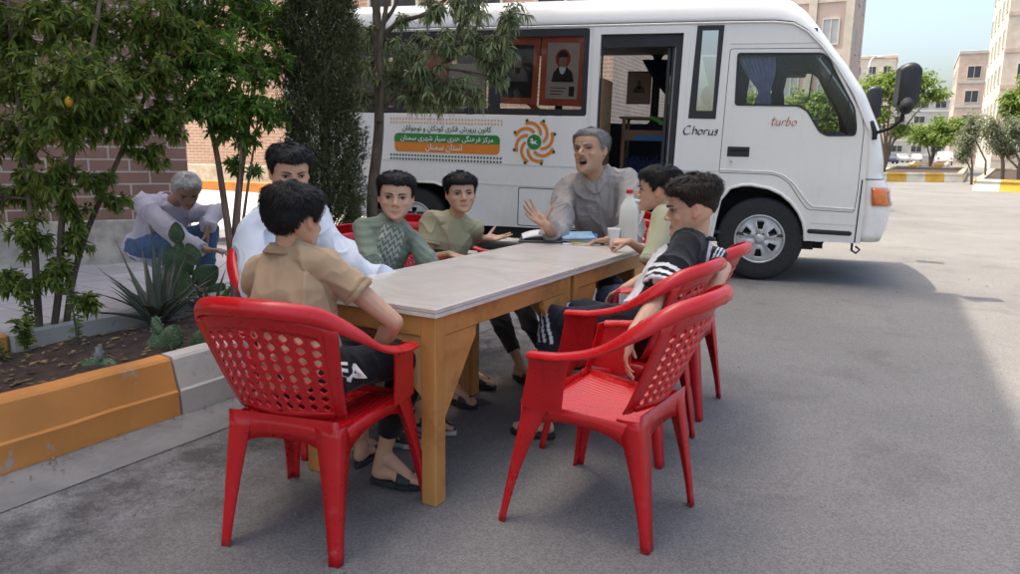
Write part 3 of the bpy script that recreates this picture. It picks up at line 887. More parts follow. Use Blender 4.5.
# rear window band: black frame, two panes, orange boards with posters behind
g = G(); g.plate(roundrect(-5.245, -1.85, 1.565, 2.43, .03), [roundrect(-5.15, -4.05, 1.63, 2.36, .02), roundrect(-3.96, -2.93, 1.63, 2.36, .02), roundrect(-2.80, -1.90, 1.63, 2.36, .02)], .02, lambda a, b, t: (a, .004 + t, b))
wf = g.build('side_window', M['black_trim'], bus)
for a, b in ((-5.17, -4.03), (-3.98, -2.91), (-2.82, -1.88)):
    gg = G(); gg.box(a, b, .012, .016, 1.615, 2.375); gg.build('pane', M['glass_dark'], wf)
def poster(name, x0, x1, z0, z1, y, kind, tilt=0):
    """a board with a printed portrait of a bearded man"""
    cx, cz = (x0 + x1) / 2, (z0 + z1) / 2
    w, h = x1 - x0, z1 - z0
    mx = Matrix.Translation((cx, y, cz)) @ Matrix.Rotation(tilt, 4, 'Y')
    def disc(g, x, z, rx, rz, yy, a0=0, a1=2 * pi, n=24):
        g.add([(x + rx * cos(a0 + (a1 - a0) * i / n), yy, z + rz * sin(a0 + (a1 - a0) * i / n)) for i in range(n + 1)], [tuple(range(n, -1, -1))], smooth=False)
    g = G(); g.xf = mx; g.box(-w / 2, w / 2, 0, .012, -h / 2, h / 2)
    b = g.build(name, M['board_orange'] if kind < 2 else M['ink_grey'], bus)
    pw, ph = (.36 * w, .40 * h) if kind < 2 else (.46 * w, .47 * h)
    g = G(); g.xf = mx; g.box(-pw, pw, -.004, -.001, -ph, ph * .98); g.build('paper', M['paper'] if kind != 1 else M['ink'], b)
    if kind == 0:
        g = G(); g.xf = mx; disc(g, 0, .17 * h, .17 * w, .135 * h, -.006); g.build('print', M['ink_red'], b)
    g = G(); g.xf = mx
    g.add([(-.24 * w, -.007, -.16 * h), (.27 * w, -.007, -.16 * h), (.22 * w, -.007, -.02 * h), (.10 * w, -.007, .05 * h), (-.10 * w, -.007, .05 * h), (-.20 * w, -.007, -.03 * h)], [tuple(range(6))], smooth=False)
    g.build('print', M['ink_grey'] if kind else M['ink'], b)
    g = G(); g.xf = mx; disc(g, 0, .12 * h, .085 * w, .10 * h, -.0085); g.build('print', M['skin_print'] if kind < 2 else M['ink_grey'], b)
    g = G(); g.xf = mx; disc(g, 0, .05 * h, .075 * w, .10 * h, -.010, pi, 2 * pi); g.build('print', M['print_white'] if kind == 0 else M['ink'], b)
    if kind == 0:
        g = G(); g.xf = mx; disc(g, 0, .19 * h, .125 * w, .09 * h, -.0115, 0, pi); g.build('print', M['ink'], b)
        g = G(); g.xf = mx
        for k in range(3): g.box(-.26 * w, (.10 - .05 * k) * w, -.0075, -.0066, (-.25 - .045 * k) * h, (-.238 - .045 * k) * h)
        g.box(.17 * w, .29 * w, -.0075, -.0066, -.36 * h, -.22 * h)
        g.build('print', M['ink'], b)
    elif kind == 1:
        g = G(); g.xf = mx; disc(g, 0, .17 * h, .085 * w, .06 * h, -.0115, 0, pi); g.build('print', M['ink_grey'], b)
    return b
poster('poster', -2.365, -1.89, 1.665, 2.375, .04, 0, .02)
poster('poster', -2.84, -2.39, 1.68, 2.36, .05, 1, .03)
g = G(); g.xf = Matrix.Translation((-2.45, .09, 1.66)) @ Matrix.Rotation(.7, 4, 'Y'); g.box(-.2, .2, 0, .012, -.03, .03); g.build('board', M['board_orange'], bus)
g = G()
for k in range(5): g.box(-5.1 + k * .44, -4.75 + k * .44, .09, .10, 1.64 + .03 * (k % 2), 2.25 - .06 * (k % 3))
g.build('board', M['ink_grey'], bus)
g = G(); g.box(-3.90, -3.45, .075, .088, 1.66, 2.22); g.build('board', M['board_orange'], bus)
g = G(); g.box(-3.42, -3.0, .08, .09, 1.70, 2.1); g.build('board', M['paper'], bus)

# doorway: frame lip, folded door leaves, chrome pole, what one sees inside
g = G(); g.plate([(-1.80, .43), (-.86, .43), (-.86, 1.06), (-.838, 2.435), (-1.80, 2.435)], [[(-1.728, .475), (-.927, .475), (-.920, 1.06), (-.908, 2.368), (-1.728, 2.368)]], .035, lambda a, b, t: (a, -.016 + t, b)); g.build('door_frame', M['white_paint'], bus)
g = G(); g.plate([(-1.725, .5), (-.932, .5), (-.925, 1.06), (-.912, 2.362), (-1.725, 2.362)], [[(-1.71, .52), (-.99, .52), (-.985, 1.06), (-.975, 2.25), (-1.71, 2.25)]], .03, lambda a, b, t: (a, .035 + t, b)); g.build('door_seal', M['black_trim'], bus)
def leaf(x, y0, y1):
    g = G()
    g.plate([(y0, .5), (y1, .5), (y1, 2.24), (y0, 2.24)], [[(y0 + .05, .62), (y1 - .05, .62), (y1 - .05, 2.16), (y0 + .05, 2.16)]], .03, lambda a, b, t: (x + t, a, b))
    d = g.build('folding_door', M['black_trim'], bus)
    gg = G(); gg.box(x + .012, x + .016, y0 + .04, y1 - .04, .6, 2.18); gg.build('pane', M['glass_dark'], d)
leaf(-1.02, .07, .46); leaf(-1.065, .08, .47)
g = G(); g.tube([(-1.000, .06, .5), (-.985, .06, 2.3)], .008, 8); g.build('grab_pole', M['grey_metal'], bus)
g = G()   # shelf unit standing opposite the door
for bx in ((-1.66, -1.62, 1.0, 1.04, .47, 1.60), (-1.69, -1.00, .98, 1.42, 1.585, 1.61), (-1.66, -1.0, 1.0, 1.03, 1.34, 1.46), (-1.66, -1.0, 1.0, 1.4, .95, .975), (-1.04, -1.0, 1.0, 1.04, .47, 1.585), (-1.66, -1.64, 1.3, 1.4, .47, 1.585)): g.box(*bx)
g.build('shelf_unit', M['wood'], bus)
g = G(); g.box(-1.735, -1.70, .05, .55, .5, 1.95); g.build('partition', M['wood'], bus)
g = G(); g.box(-1.50, -1.0, .985, .998, 1.345, 1.40); g.build('shelf_band', M['blue_band'], bus)
g = G(); g.tube([(-1.33, .97, 1.60), (-1.20, .95, 1.55), (-1.08, .95, 1.43)], .022, 6); g.build('strap', M['green_plastic'], bus)
g = G()
for i in range(22):
    x = -1.60 + i * .026; g.box(x, x + .02, 1.06, 1.3, .976, 1.12 + .08 * random.random())
g.build('books', [M['curtain_dark']], bus)
g = G(); g.ellipsoid((-1.35, .8, .72), (.25, .2, .1)); g.ellipsoid((-1.2, .75, .80), (.13, .14, .08)); g.build('bag', M['curtain_blue'], bus)
poster('poster', -1.80, -1.50, 1.80, 2.20, 1.93, 2, 0)
def curtain(name, x0, x1, zt, zm, zb, mat, y, w0, w1, w2, cx0, cx1, cx2):
    """cloth gathered by a tie at zm"""
    g = G(); rings = []
    n = 40
    for k in range(14):
        t = k / 13
        z = lerp(zt, zb, t)
        tm = (zt - zm) / (zt - zb)
        if t < tm: u = t / tm; w = lerp(w0, w1, u ** 1.6); cx = lerp(cx0, cx1, u)
        else: u = (t - tm) / (1 - tm); w = lerp(w1, w2, u ** .7); cx = lerp(cx1, cx2, u)
        rings.append([(cx + w * (i / (n - 1) - .5), y + .016 * sin(i * 1.35 + .4 * sin(k)) * (1 - .5 * abs(t - tm)) , z) for i in range(n)])
    g.loft(rings, close=False)
    o = g.build(name, mat, bus)
    thick(o, .004)
    return o
curtain('curtain', 0, 0, 2.33, 1.78, 1.57, M['curtain_dark'], 1.86, .40, .10, .17, -1.42, -1.14, -1.10)
curtain('curtain', 0, 0, 2.36, 1.75, 1.56, M['curtain_dark'], 1.88, .3, .12, .2, -.75, -.62, -.62)
curtain('curtain', 0, 0, 2.15, 1.83, 1.67, M['curtain_blue'], .10, .34, .10, .17, -.22, -.12, -.13)
curtain('curtain', 0, 0, 2.15, 1.83, 1.70, M['curtain_dark'], .16, .24, .10, .16, -.05, .0, -.01)
curtain('curtain', 0, 0, 2.15, 1.8, 1.56, M['curtain_dark'], .19, .14, .12, .12, -.34, -.34, -.34)
# slim quarter window
g = G(); g.plate(slim, [[(-.735, 2.39), (-.585, 2.39), (-.585, 1.635), (-.742, 1.635)]], .018, lambda a, b, t: (a, -.004 + t, b)); wf = g.build('quarter_window', M['black_trim'], bus)
gg = G(); gg.box(-.75, -.57, .006, .010, 1.625, 2.40); gg.build('pane', glass_mat('mirror_glass', (.6, .65, .65), 1.1), wf)
g = G(); g.ellipsoid((-.65, .022, 1.78), (.06, .008, .09)); g.build('sticker', M['green_plastic'], wf)
# cab door
door_in = [(x, z) for x, z in cabdoor_out]
cxd = sum(p[0] for p in door_in) / len(door_in); czd = sum(p[1] for p in door_in) / len(door_in)
def inset(pts, d):
    out = []
    n = len(pts)
    area = sum(pts[i][0] * pts[(i + 1) % n][1] - pts[(i + 1) % n][0] * pts[i][1] for i in range(n))
    sgn = 1 if area > 0 else -1
    for i in range(n):
        a, b, c = Vector(pts[i - 1]), Vector(pts[i]), Vector(pts[(i + 1) % n])
        e1, e2 = (b - a), (c - b)
        if e1.length < 1e-6: e1 = e2
        if e2.length < 1e-6: e2 = e1
        n1 = Vector((-e1.y, e1.x)).normalized() * sgn; n2 = Vector((-e2.y, e2.x)).normalized() * sgn
        nn = (n1 + n2)
        nn = nn.normalized() if nn.length > 1e-6 else n1
        out.append(tuple(b + nn * d / max(.5, nn.dot(n1))))
    return out
g = G(); g.plate(inset(door_in, .006), [cabw], .03, lambda a, b, t: (a, .001 + t, b), 0, 1, 0); cab = g.build('cab_door', [M['white_paint'], M['interior']], bus)
g = G(); g.plate(cabdoor_out, [inset(cabdoor_out, .009)], .02, lambda a, b, t: (a, .010 + t, b)); g.build('door_gap', M['seam'], cab)
g = G(); g.plate(inset(cabw, -.002), [inset(cabw, .014)], .014, lambda a, b, t: (a, -.004 + t, b)); g.build('window_seal', M['black_trim'], cab)
gg = G(); gg.plate(cabw, [], .004, lambda a, b, t: (a, .016 + t, b)); gg.build('window', glass_mat('cab_glass', (.86, .88, .87), .05), cab)
g = G(); g.tube([(a, -.002, b) for a, b in ((-.47, .985 + .09), (.019, 1.072), (.13, 1.04), (.22, .97), (.36, .80), (.41, .76), (.78, .755))], .007, 6); g.build('crease', M['white_paint'], cab)
g = G(); g.box(-.415, -.208, -.006, .002, 1.205, 1.300, .01); hd = g.build('handle', M['black_trim'], cab)
g = G(); g.box(-.395, -.228, -.022, -.008, 1.262, 1.288, .008); g.build('lever', M['rubber'], hd)
g = G(); g.tube([(-.372, -.012, 1.156), (-.372, .002, 1.156)], .013, 12); g.build('key_lock', M['silver'], cab)
g = G(); g.tube([(.28, .05, 1.75), (.297, .055, 2.15)], .006, 6); g.build('aerial', M['rubber'], bus)
g = G(); g.tube([(.63, .03, 1.45), (.63, .03, 1.83)], .004, 6); g.build('window_post', M['seam'], cab)
# cab inside: dashboard, wheel, seats, sun visor
g = G(); g.box(.50, .92, .06, BW - .06, .95, 1.40, .06); g.ellipsoid((.62, 1.45, 1.42), (.16, .28, .09)); g.build('dashboard', M['interior'], bus)
g = G(); ring = []
for i in range(25):
    a = 2 * pi * i / 24; ring.append((.36 + .09 * sin(a), 1.45 + .20 * cos(a), 1.53 + .17 * sin(a) * .6))
g.tube(ring, .014, 8, cap=False); g.tube([(.36, 1.26, 1.53), (.36, 1.64, 1.53)], .012, 6); g.tube([(.36, 1.45, 1.53), (.62, 1.45, 1.30)], .025, 6); g.build('steering_wheel', M['black_trim'], bus)
for y in (.55, 1.45):
    g = G(); g.box(-.35, .15, y - .24, y + .24, .85, 1.02, .05); g.box(-.45, -.30, y - .23, y + .23, 1.0, 1.50, .05); g.box(-.46, -.36, y - .14, y + .14, 1.52, 1.70, .04); g.build('seat', M['seat_cloth'], bus)
for y in (.55, 1.45):
    g = G(); g.box(.05, .28, y - .25, y + .25, 2.10, 2.13, .01); g.build('sun_visor', M['interior'], bus)
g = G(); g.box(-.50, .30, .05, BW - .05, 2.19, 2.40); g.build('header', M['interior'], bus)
g = G(); g.tube([(.52, 1.0, 2.10), (.50, 1.0, 1.98)], .01, 6); g.ellipsoid((.49, 1.0, 1.93), (.015, .14, .05)); g.build('rear_view_mirror', M['rubber'], bus)
# step below the cab door
g = G(); g.box(.375, .79, .03, .032, .44, .72); g.build('step_well', M['winframe'], bus)
g = G(); g.box(.385, .78, -.012, .028, .500, .545, .012); g.build('step', M['rubber'], bus)
g = G(); g.box(.40, .835, -.003, .002, .60, .606); g.build('crease', M['winframe'], bus)
# bumper corner, lamp, tow hook
g = G(); g.plate(roundpoly([(.845, 1.030), (.815, .46), (1.06, .46), (1.075, 1.0)], .02), [], .001, lambda a, b, t: (a, .0 + t, b))
g = G(); rr = [t for t in range(len(RT)) if .785 < RT[t][1] < .975]
lam = []
for z in (.795, .83, .88, .93, .962):
    i = min(range(len(RT)), key=lambda k: abs(RT[k][1] - z) + (10 if RT[k][0] < .9 else 0))
    row = bus_row((RT[i][0], z), (RE[i][0], z))
    ins = .015 * (1 - ((z - .878) / .09) ** 2)
    lam.append([(p[0] + .012 + ins * .3, p[1] - .012 - ins, p[2]) for p in row[1:8]])
ro, rg = [r[:5] for r in lam], [r[4:] for r in lam]
g.loft(ro, close=False); o = g.build('indicator_lamp', M['orange_lens'], bus); thick(o, .012)
g = G(); g.loft(rg, close=False); o = g.build('headlamp', M['clear_lens'], bus); thick(o, .012)
def seam_ring(z, name, rr=.006):
    i = min(range(len(RT)), key=lambda k: abs(RT[k][1] - z) + (10 if RT[k][0] < .8 else 0))
    row = bus_row((RT[i][0], z), (RE[i][0], z))
    g = G(); g.tube([(p[0], p[1] - .001, p[2]) for p in row], rr, 6); return g.build(name, M['seam'], bus)
seam_ring(1.036, 'bumper_gap', .005)
g = G(); g.tube([(.812, -.001, .44), (.818, -.001, 1.03)], .006, 6); g.build('bumper_gap', M['seam'], bus)
g = G(); g.tube([(.80, .08, .44), (.80, .06, .36), (.84, .05, .335), (.87, .05, .37), (.83, .06, .40)], .011, 6); g.build('tow_hook', M['rubber'], bus)
g = G(); g.tube([(.36, .3, .42), (.42, .25, .36), (.52, .2, .37), (.55, .18, .42)], .014, 6); g.box(.36, .46, .14, .3, .33, .41); g.box(.47, .55, .2, .26, .34, .40); g.build('brake_hose', M['rubber'], bus)
# mirrors
def mirror(y, sgn, sx):
    g = G(); g.xf = Matrix.Translation((sx + .02, y, 1.855)) @ Matrix.Rotation(.10 * sgn, 4, 'Z')
    rings = []
    for k in range(7):
        t = k / 6; q = sin(pi * (.10 + .80 * t)) ** .22
        rings.append([(-.085 + .17 * t, px * q, pz * q) for px, pz in roundrect(-.11, .11, -.20, .20, .05, 5)])
    g.loft(rings)
    m = g.build('mirror', M['black_trim'], bus)
    g = G(); g.xf = Matrix.Translation((sx + .02, y, 1.69)); g.ellipsoid((0, -.07 * sgn, 0), (.06, .10, .075)); g.build('wide_mirror', M['rubber'], m)
    g = G(); g.tube([(.86, .03 if sgn > 0 else BW - .03, 1.45), (sx - .06, y + .11 * sgn, 1.50), (sx + .01, y + .03 * sgn, 1.57), (sx + .03, y, 1.72)], .016, 8); g.build('mirror_arm', M['rubber'], m)
    g = G(); g.tube([(.84, .04 if sgn > 0 else BW - .04, 1.56), (.88, .0 if sgn > 0 else BW, 1.46), (.88, 0.01 if sgn > 0 else BW, 1.40)], .022, 8); g.build('bracket', M['rubber'], m)
mirror(-.20, 1, 1.05); mirror(BW + .20, -1, 1.05)
# wheels
def wheel(s, y, z, R, outer_sign, dish=.0):
    """outer_sign -1: the outer face looks towards -y"""
    sg = outer_sign
    w = empty('wheel', (s, y, z)); w.parent = bus
    prof = [(-.10, .56), (-.10, .75), (-.104, .90), (-.088, .965), (-.06, .99), (0, 1.0), (.06, .99), (.088, .965), (.104, .90), (.10, .75), (.10, .56)]
    g = G(); rings = []
    n = 64
    for k in range(n):
        a = 2 * pi * k / n
        rr = R * (1 - (.006 if k % 2 else 0))
        rings.append([(cos(a) * q * (rr if abs(x) < .07 else R), x, sin(a) * q * (rr if abs(x) < .07 else R)) for x, q in prof])
    rings.append(rings[0])
    g.loft(rings, close=False)
    g.build('tyre', M['rubber'], w)
    ro = R * .585
    g = G()   # rim barrel
    prof = [(sg * .10, ro), (sg * .108, ro * .985), (sg * .104, ro * .93), (sg * .07, ro * .90), (-sg * .08, ro * .86), (-sg * .10, ro)]
    rings = [[(cos(2 * pi * k / 48) * q, x, sin(2 * pi * k / 48) * q) for x, q in prof] for k in range(49)]
    g.loft(rings, close=False)
    g.build('rim', M['silver'], w)
    g = G()   # cover with six holes: polar grid, holes left out
    nr, na = 8, 60
    holes = lambda i, k: 3 <= i <= 5 and (k % 10) in (3, 4, 5, 6)
    ring = []
    for i in range(nr + 1):
        q = i / nr
        rr = ro * (.10 + .83 * q)
        off = sg * (.085 + dish * (1 - q) + .018 * sin(pi * min(1, q * 1.2)))
        row = []
        for k in range(na):
            a = 2 * pi * k / na
            spoke = .010 * cos(6 * a + .3) * sin(pi * q)
            row.append((cos(a) * rr, off - sg * spoke, sin(a) * rr))
        ring.append(row)
    for i in range(nr):
        for k in range(na):
            if holes(i, k): continue
            k2 = (k + 1) % na
            g.add([ring[i][k], ring[i][k2], ring[i + 1][k2], ring[i + 1][k]], [(0, 1, 2, 3)])
    o = g.build('wheel_cover', M['silver'], w); weld(o); thick(o, .008, 0)
    g = G(); g.xf = Matrix.Rotation(pi / 2, 4, 'X')
    g.tube([(0, 0, -sg * .05), (0, 0, -sg * (.085 + dish)), (0, 0, -sg * (.112 + dish)), (0, 0, -sg * (.118 + dish))], [ro * .26, ro * .26, ro * .17, ro * .10], 24)
    for k in range(6):
        a = 2 * pi * k / 6 + .4; c, s_ = cos(a) * ro * .30, sin(a) * ro * .30
        g.tube([(c, s_, -sg * (.08 + dish)), (c, s_, -sg * (.108 + dish))], .013, 6)
    g.build('hub', M['silver'], w)
    g = G(); g.xf = Matrix.Rotation(pi / 2, 4, 'X'); g.tube([(0, 0, .05), (0, 0, -.05)], [ro * .88, ro * .88], 24); g.build('brake_drum', M['seam'], w)
wheel(-.045, .13, .412, .412, -1)
wheel(-.045, BW - .13, .412, .412, 1)
wheel(-3.82, .15, .345, .405, -1, .02); wheel(-3.82, BW - .15, .345, .405, 1, .02)

# printed sign and emblem on the side
def text_mesh(body, shear=0.0, font=None, spacing=1.0, extrude=0.0, bold=0.0):
    cu = bpy.data.curves.new('txt', 'FONT')
    cu.body = body; cu.shear = shear; cu.space_character = spacing; cu.offset = bold
    cu.resolution_u = 4
    ob = bpy.data.objects.new('txt', cu)
    COL.objects.link(ob)
    bpy.context.view_layer.update()
    dg = bpy.context.evaluated_depsgraph_get()
    me = bpy.data.meshes.new_from_object(ob.evaluated_get(dg))
    bpy.data.objects.remove(ob)
    v = np.zeros(len(me.vertices) * 3, np.float32); me.vertices.foreach_get('co', v)
    v = v.reshape(-1, 3)
    f = [tuple(p.vertices) for p in me.polygons]
    bpy.data.meshes.remove(me)
    return v, f
def put_text(name, body, x0, x1, z0, z1, mat, y=-.006, parent=None, **kw):
    v, f = text_mesh(body, **kw)
    if len(v) == 0: return None
    mn, mx = v.min(0), v.max(0)
    sx, sz = (x1 - x0) / (mx[0] - mn[0]), (z1 - z0) / (mx[1] - mn[1])
    g = G()
    g.add([(x0 + (p[0] - mn[0]) * sx, y, z0 + (p[1] - mn[1]) * sz) for p in v], f, smooth=False)
    return g.build(name, mat, parent or bus)
# Persian letters joined by hand: (isolated, final, initial, medial)
AR = {'ا': (0xFE8D, 0xFE8E), 'ک': (0xFB8E, 0xFB8F, 0xFB90, 0xFB91), 'ن': (0xFEE5, 0xFEE6, 0xFEE7, 0xFEE8), 'و': (0xFEED, 0xFEEE), 'پ': (0xFB56, 0xFB57, 0xFB58, 0xFB59),
      'ر': (0xFEAD, 0xFEAE), 'ش': (0xFEB5, 0xFEB6, 0xFEB7, 0xFEB8), 'ف': (0xFED1, 0xFED2, 0xFED3, 0xFED4), 'ی': (0xFBFC, 0xFBFD, 0xFBFE, 0xFBFF), 'د': (0xFEA9, 0xFEAA),
      'ج': (0xFE9D, 0xFE9E, 0xFE9F, 0xFEA0), 'م': (0xFEE1, 0xFEE2, 0xFEE3, 0xFEE4), 'ز': (0xFEAF, 0xFEB0), 'ه': (0xFEE9, 0xFEEA, 0xFEEB, 0xFEEC), 'گ': (0xFB92, 0xFB93, 0xFB94, 0xFB95),
      'س': (0xFEB1, 0xFEB2, 0xFEB3, 0xFEB4), 'ت': (0xFE95, 0xFE96, 0xFE97, 0xFE98)}
def shape(t):
    out = []
    for i, ch in enumerate(t):
        if ch not in AR: out.append(ch); continue
        f = AR[ch]
        pj = i > 0 and t[i - 1] in AR and len(AR[t[i - 1]]) == 4
        nj = len(f) == 4 and i + 1 < len(t) and t[i + 1] in AR
        out.append(chr(f[3] if pj and nj else f[1] if pj else f[2] if nj else f[0]))
    return ''.join(reversed(out))
g = G()
def disc(g, x, z, r, y=-.005, n=10):
    g.add([(x + r * cos(2 * pi * i / n), y, z + r * sin(2 * pi * i / n)) for i in range(n)], [tuple(range(n))], smooth=False)
sign = G(); sign.plate(roundrect(-4.045, -2.782, 1.140, 1.343, .05), [], .002, lambda a, b, t: (a, -.005 + t, b))
sign = sign.build('sign_banner', M['print_orange'], bus)
gq = G(); zz = 1.250
pts = [(a, b) for a, b in roundrect(-4.047, -2.780, 1.137, 1.345, .05) if b > zz]
gq.add([(-4.047, -.0075, zz)] + [(-2.780, -.0075, zz)] + [(a, -.0075, b) for a, b in pts], [tuple(range(len(pts) + 2))], smooth=False)
gq.build('green_half', M['print_green'], sign)
put_text('lettering', shape('کانون پرورش فکری کودکان و نوجوانان'), -3.95, -2.88, 1.352, 1.436, M['print_dark_green'], parent=sign, bold=.016)
put_text('lettering', shape('مرکز فرهنگی هنری سیار شهری سمنان'), -3.97, -2.855, 1.254, 1.334, M['print_white'], y=-.0095, parent=sign, bold=.014)
put_text('lettering', shape('استان سمنان'), -3.66, -3.22, 1.150, 1.238, M['print_white'], y=-.0085, parent=sign, bold=.008)
g = G()
for i in range(36):
    for z in (1.503, 1.462): disc(g, -4.09 + i * 1.325 / 35, z, .0115)
g.build('dot_rows', M['print_peach'], sign)
g = G()
for i in range(36):
    for z in (1.062, 1.103): disc(g, -4.09 + i * 1.325 / 35, z, .0125)
g.build('dot_rows', M['print_dark_green'], sign)
lx, lz = -2.393, 1.287
g = G()
for k in range(8):
    a0 = 2 * pi * k / 8 + .25
    path = []
    for i in range(9):
        t = i / 8
        r = .215 * (1.0 + .05 * sin(pi * t) - .50 * t ** 1.15); a = a0 + .20 - 1.12 * t
        path.append(Vector((lx + r * cos(a), lz + r * sin(a))))
    for i in range(8):
        pass
    L_, R_ = [], []
    for i, p in enumerate(path):
        d = (path[min(i + 1, 8)] - path[max(i - 1, 0)]).normalized(); nn = Vector((-d.y, d.x)) * .0165
        L_.append(p + nn); R_.append(p - nn)
    n0 = len(L_)
    e0, e1 = path[0], path[-1]
    d0 = (path[1] - path[0]).normalized(); d1 = (path[-1] - path[-2]).normalized()
    cap1 = [e1 + (L_[-1] - e1) * cos(q) + d1 * .0165 * sin(q) for q in [pi * j / 6 for j in range(1, 6)]]
    cap0 = [e0 + (R_[0] - e0) * cos(q) - d0 * .0165 * sin(q) for q in [pi * j / 6 for j in range(1, 6)]]
    lo = [v for v in L_] + cap1 + [v for v in reversed(R_)] + cap0
    tri = tessellate_polygon([[Vector((v.x, v.y, 0)) for v in lo]])
    g.add([(v.x, -.006, v.y) for v in lo], tri, smooth=False)
emb = g.build('emblem', M['print_orange'], bus)
g = G()
for k in range(8): disc(g, lx + .238 * cos(2 * pi * k / 8 + .375), lz + .238 * sin(2 * pi * k / 8 + .375), .0175, -.006, 14)
g.build('dots', M['print_dark_green'], emb)
g = G(); disc(g, lx, lz, .079, -.006, 32); g.build('disc', M['print_green'], emb)
g = G()   # white bird with an open book
for poly in ([(-.055, -.005), (-.02, .012), (.0, .004), (.018, .018), (.03, .012), (.012, -.004), (.05, -.030), (.02, -.022), (-.005, -.016), (-.03, -.030), (-.022, -.010)], [(-.045, .030), (-.020, .040), (-.012, .016), (-.036, .012)]):
    tri = tessellate_polygon([[Vector((a, b, 0)) for a, b in poly]]); g.add([(lx + a, -.0085, lz + b) for a, b in poly], tri, smooth=False)
g.build('bird', M['print_white'], emb)
# pen-drawn lettering
def pen(name, strokes, x0, z0, sc, mat, nib=(.030, .008), ang=.7, slant=.18):
    g = G()
    nx, nz = cos(ang), sin(ang)
    for st in strokes:
        pts = [Vector(p) for p in st]
        fine = []
        for i in range(len(pts) - 1):
            p0, p1, p2, p3 = pts[max(i - 1, 0)], pts[i], pts[i + 1], pts[min(i + 2, len(pts) - 1)]
            for k in range(6):
                t = k / 6
                fine.append(.5 * ((2 * p1) + (p2 - p0) * t + (2 * p0 - 5 * p1 + 4 * p2 - p3) * t * t + (3 * p1 - p0 - 3 * p2 + p3) * t ** 3))
        fine.append(pts[-1])
        A, B = [], []
        for i, p in enumerate(fine):
            d = (fine[min(i + 1, len(fine) - 1)] - fine[max(i - 1, 0)]).normalized()
            nn = Vector((-d.y, d.x))
            w = nib[1] + (nib[0] - nib[1]) * abs(d.x * nz - d.y * nx)
            A.append(p + nn * w); B.append(p - nn * w)
        tr = lambda p: (x0 + (p.x + slant * p.y) * sc, -.006, z0 + p.y * sc)
        n = len(A)
        g.add([tr(p) for p in A] + [tr(p) for p in B], [(i, i + 1, n + i + 1, n + i) for i in range(n - 1)], smooth=False)
    return g.build(name, mat, bus)
chorus = [[(.75, .92), (.55, 1.0), (.25, .85), (.05, .45), (.25, .06), (.6, .08), (.85, .25)],
          [(1.15, 1.0), (1.08, .05)], [(1.1, .4), (1.3, .6), (1.5, .5), (1.48, .08)],
          [(1.95, .58), (1.75, .5), (1.70, .2), (1.9, .05), (2.12, .2), (2.15, .48), (1.95, .58)],
          [(2.42, .6), (2.36, .05)], [(2.38, .35), (2.55, .58), (2.75, .55)],
          [(2.92, .58), (2.88, .2), (3.02, .05), (3.25, .2), (3.32, .58)], [(3.32, .58), (3.28, .1), (3.4, .05)],
          [(3.85, .52), (3.68, .6), (3.6, .45), (3.78, .3), (3.72, .08), (3.5, .1)]]
pen('lettering', chorus, -.855, 1.402, .086, M['print_black'], (.085, .022), .8, .12)
turbo = [[(.15, 1.0), (.10, .2), (.22, .05), (.38, .2)], [(-.05, .66), (.40, .72)],
         [(.55, .62), (.52, .2), (.66, .05), (.85, .2), (.9, .62)], [(.9, .62), (.9, .1), (1.0, .05)],
         [(1.2, .62), (1.16, .05)], [(1.18, .35), (1.35, .6), (1.52, .55)],
         [(1.72, 1.05), (1.66, .2), (1.8, .05), (2.0, .15), (2.02, .45), (1.85, .6), (1.68, .42)],
         [(2.5, .6), (2.3, .5), (2.26, .2), (2.45, .05), (2.66, .2), (2.68, .48), (2.5, .6)]]
pen('lettering', turbo, -.035, 1.505, .082, M['print_rust'], (.06, .018), .8, .2)

# ------------------------------------------------------------------ tables
M['table_top'] = None
def marble_mat():
    m, nt, b = new_mat('marbled_laminate')
    L = nt.links.new
    tc = N(nt, 'ShaderNodeTexCoord')
    n = N(nt, 'ShaderNodeTexNoise', i_Scale=3.2, i_Detail=7.0, i_Roughness=.6, i_Distortion=1.4); L(tc.outputs['Object'], n.inputs['Vector'])
    r = N(nt, 'ShaderNodeValToRGB'); e = r.color_ramp.elements
    e[0].position, e[0].color = .35, (.52, .46, .39, 1)
    e[1].position, e[1].color = .62, (.68, .62, .55, 1)
    q = e.new(.48); q.color = (.62, .555, .49, 1)
    L(n.outputs['Fac'], r.inputs[0]); L(r.outputs[0], b.inputs['Base Color'])
    b.inputs['Roughness'].default_value = .28
    b.inputs['Coat Weight'].default_value = .25
    return m
M['table_top'] = marble_mat()
M['table_edge'] = pm('table_edge', (.66, .62, .54), .5, .1, 12)
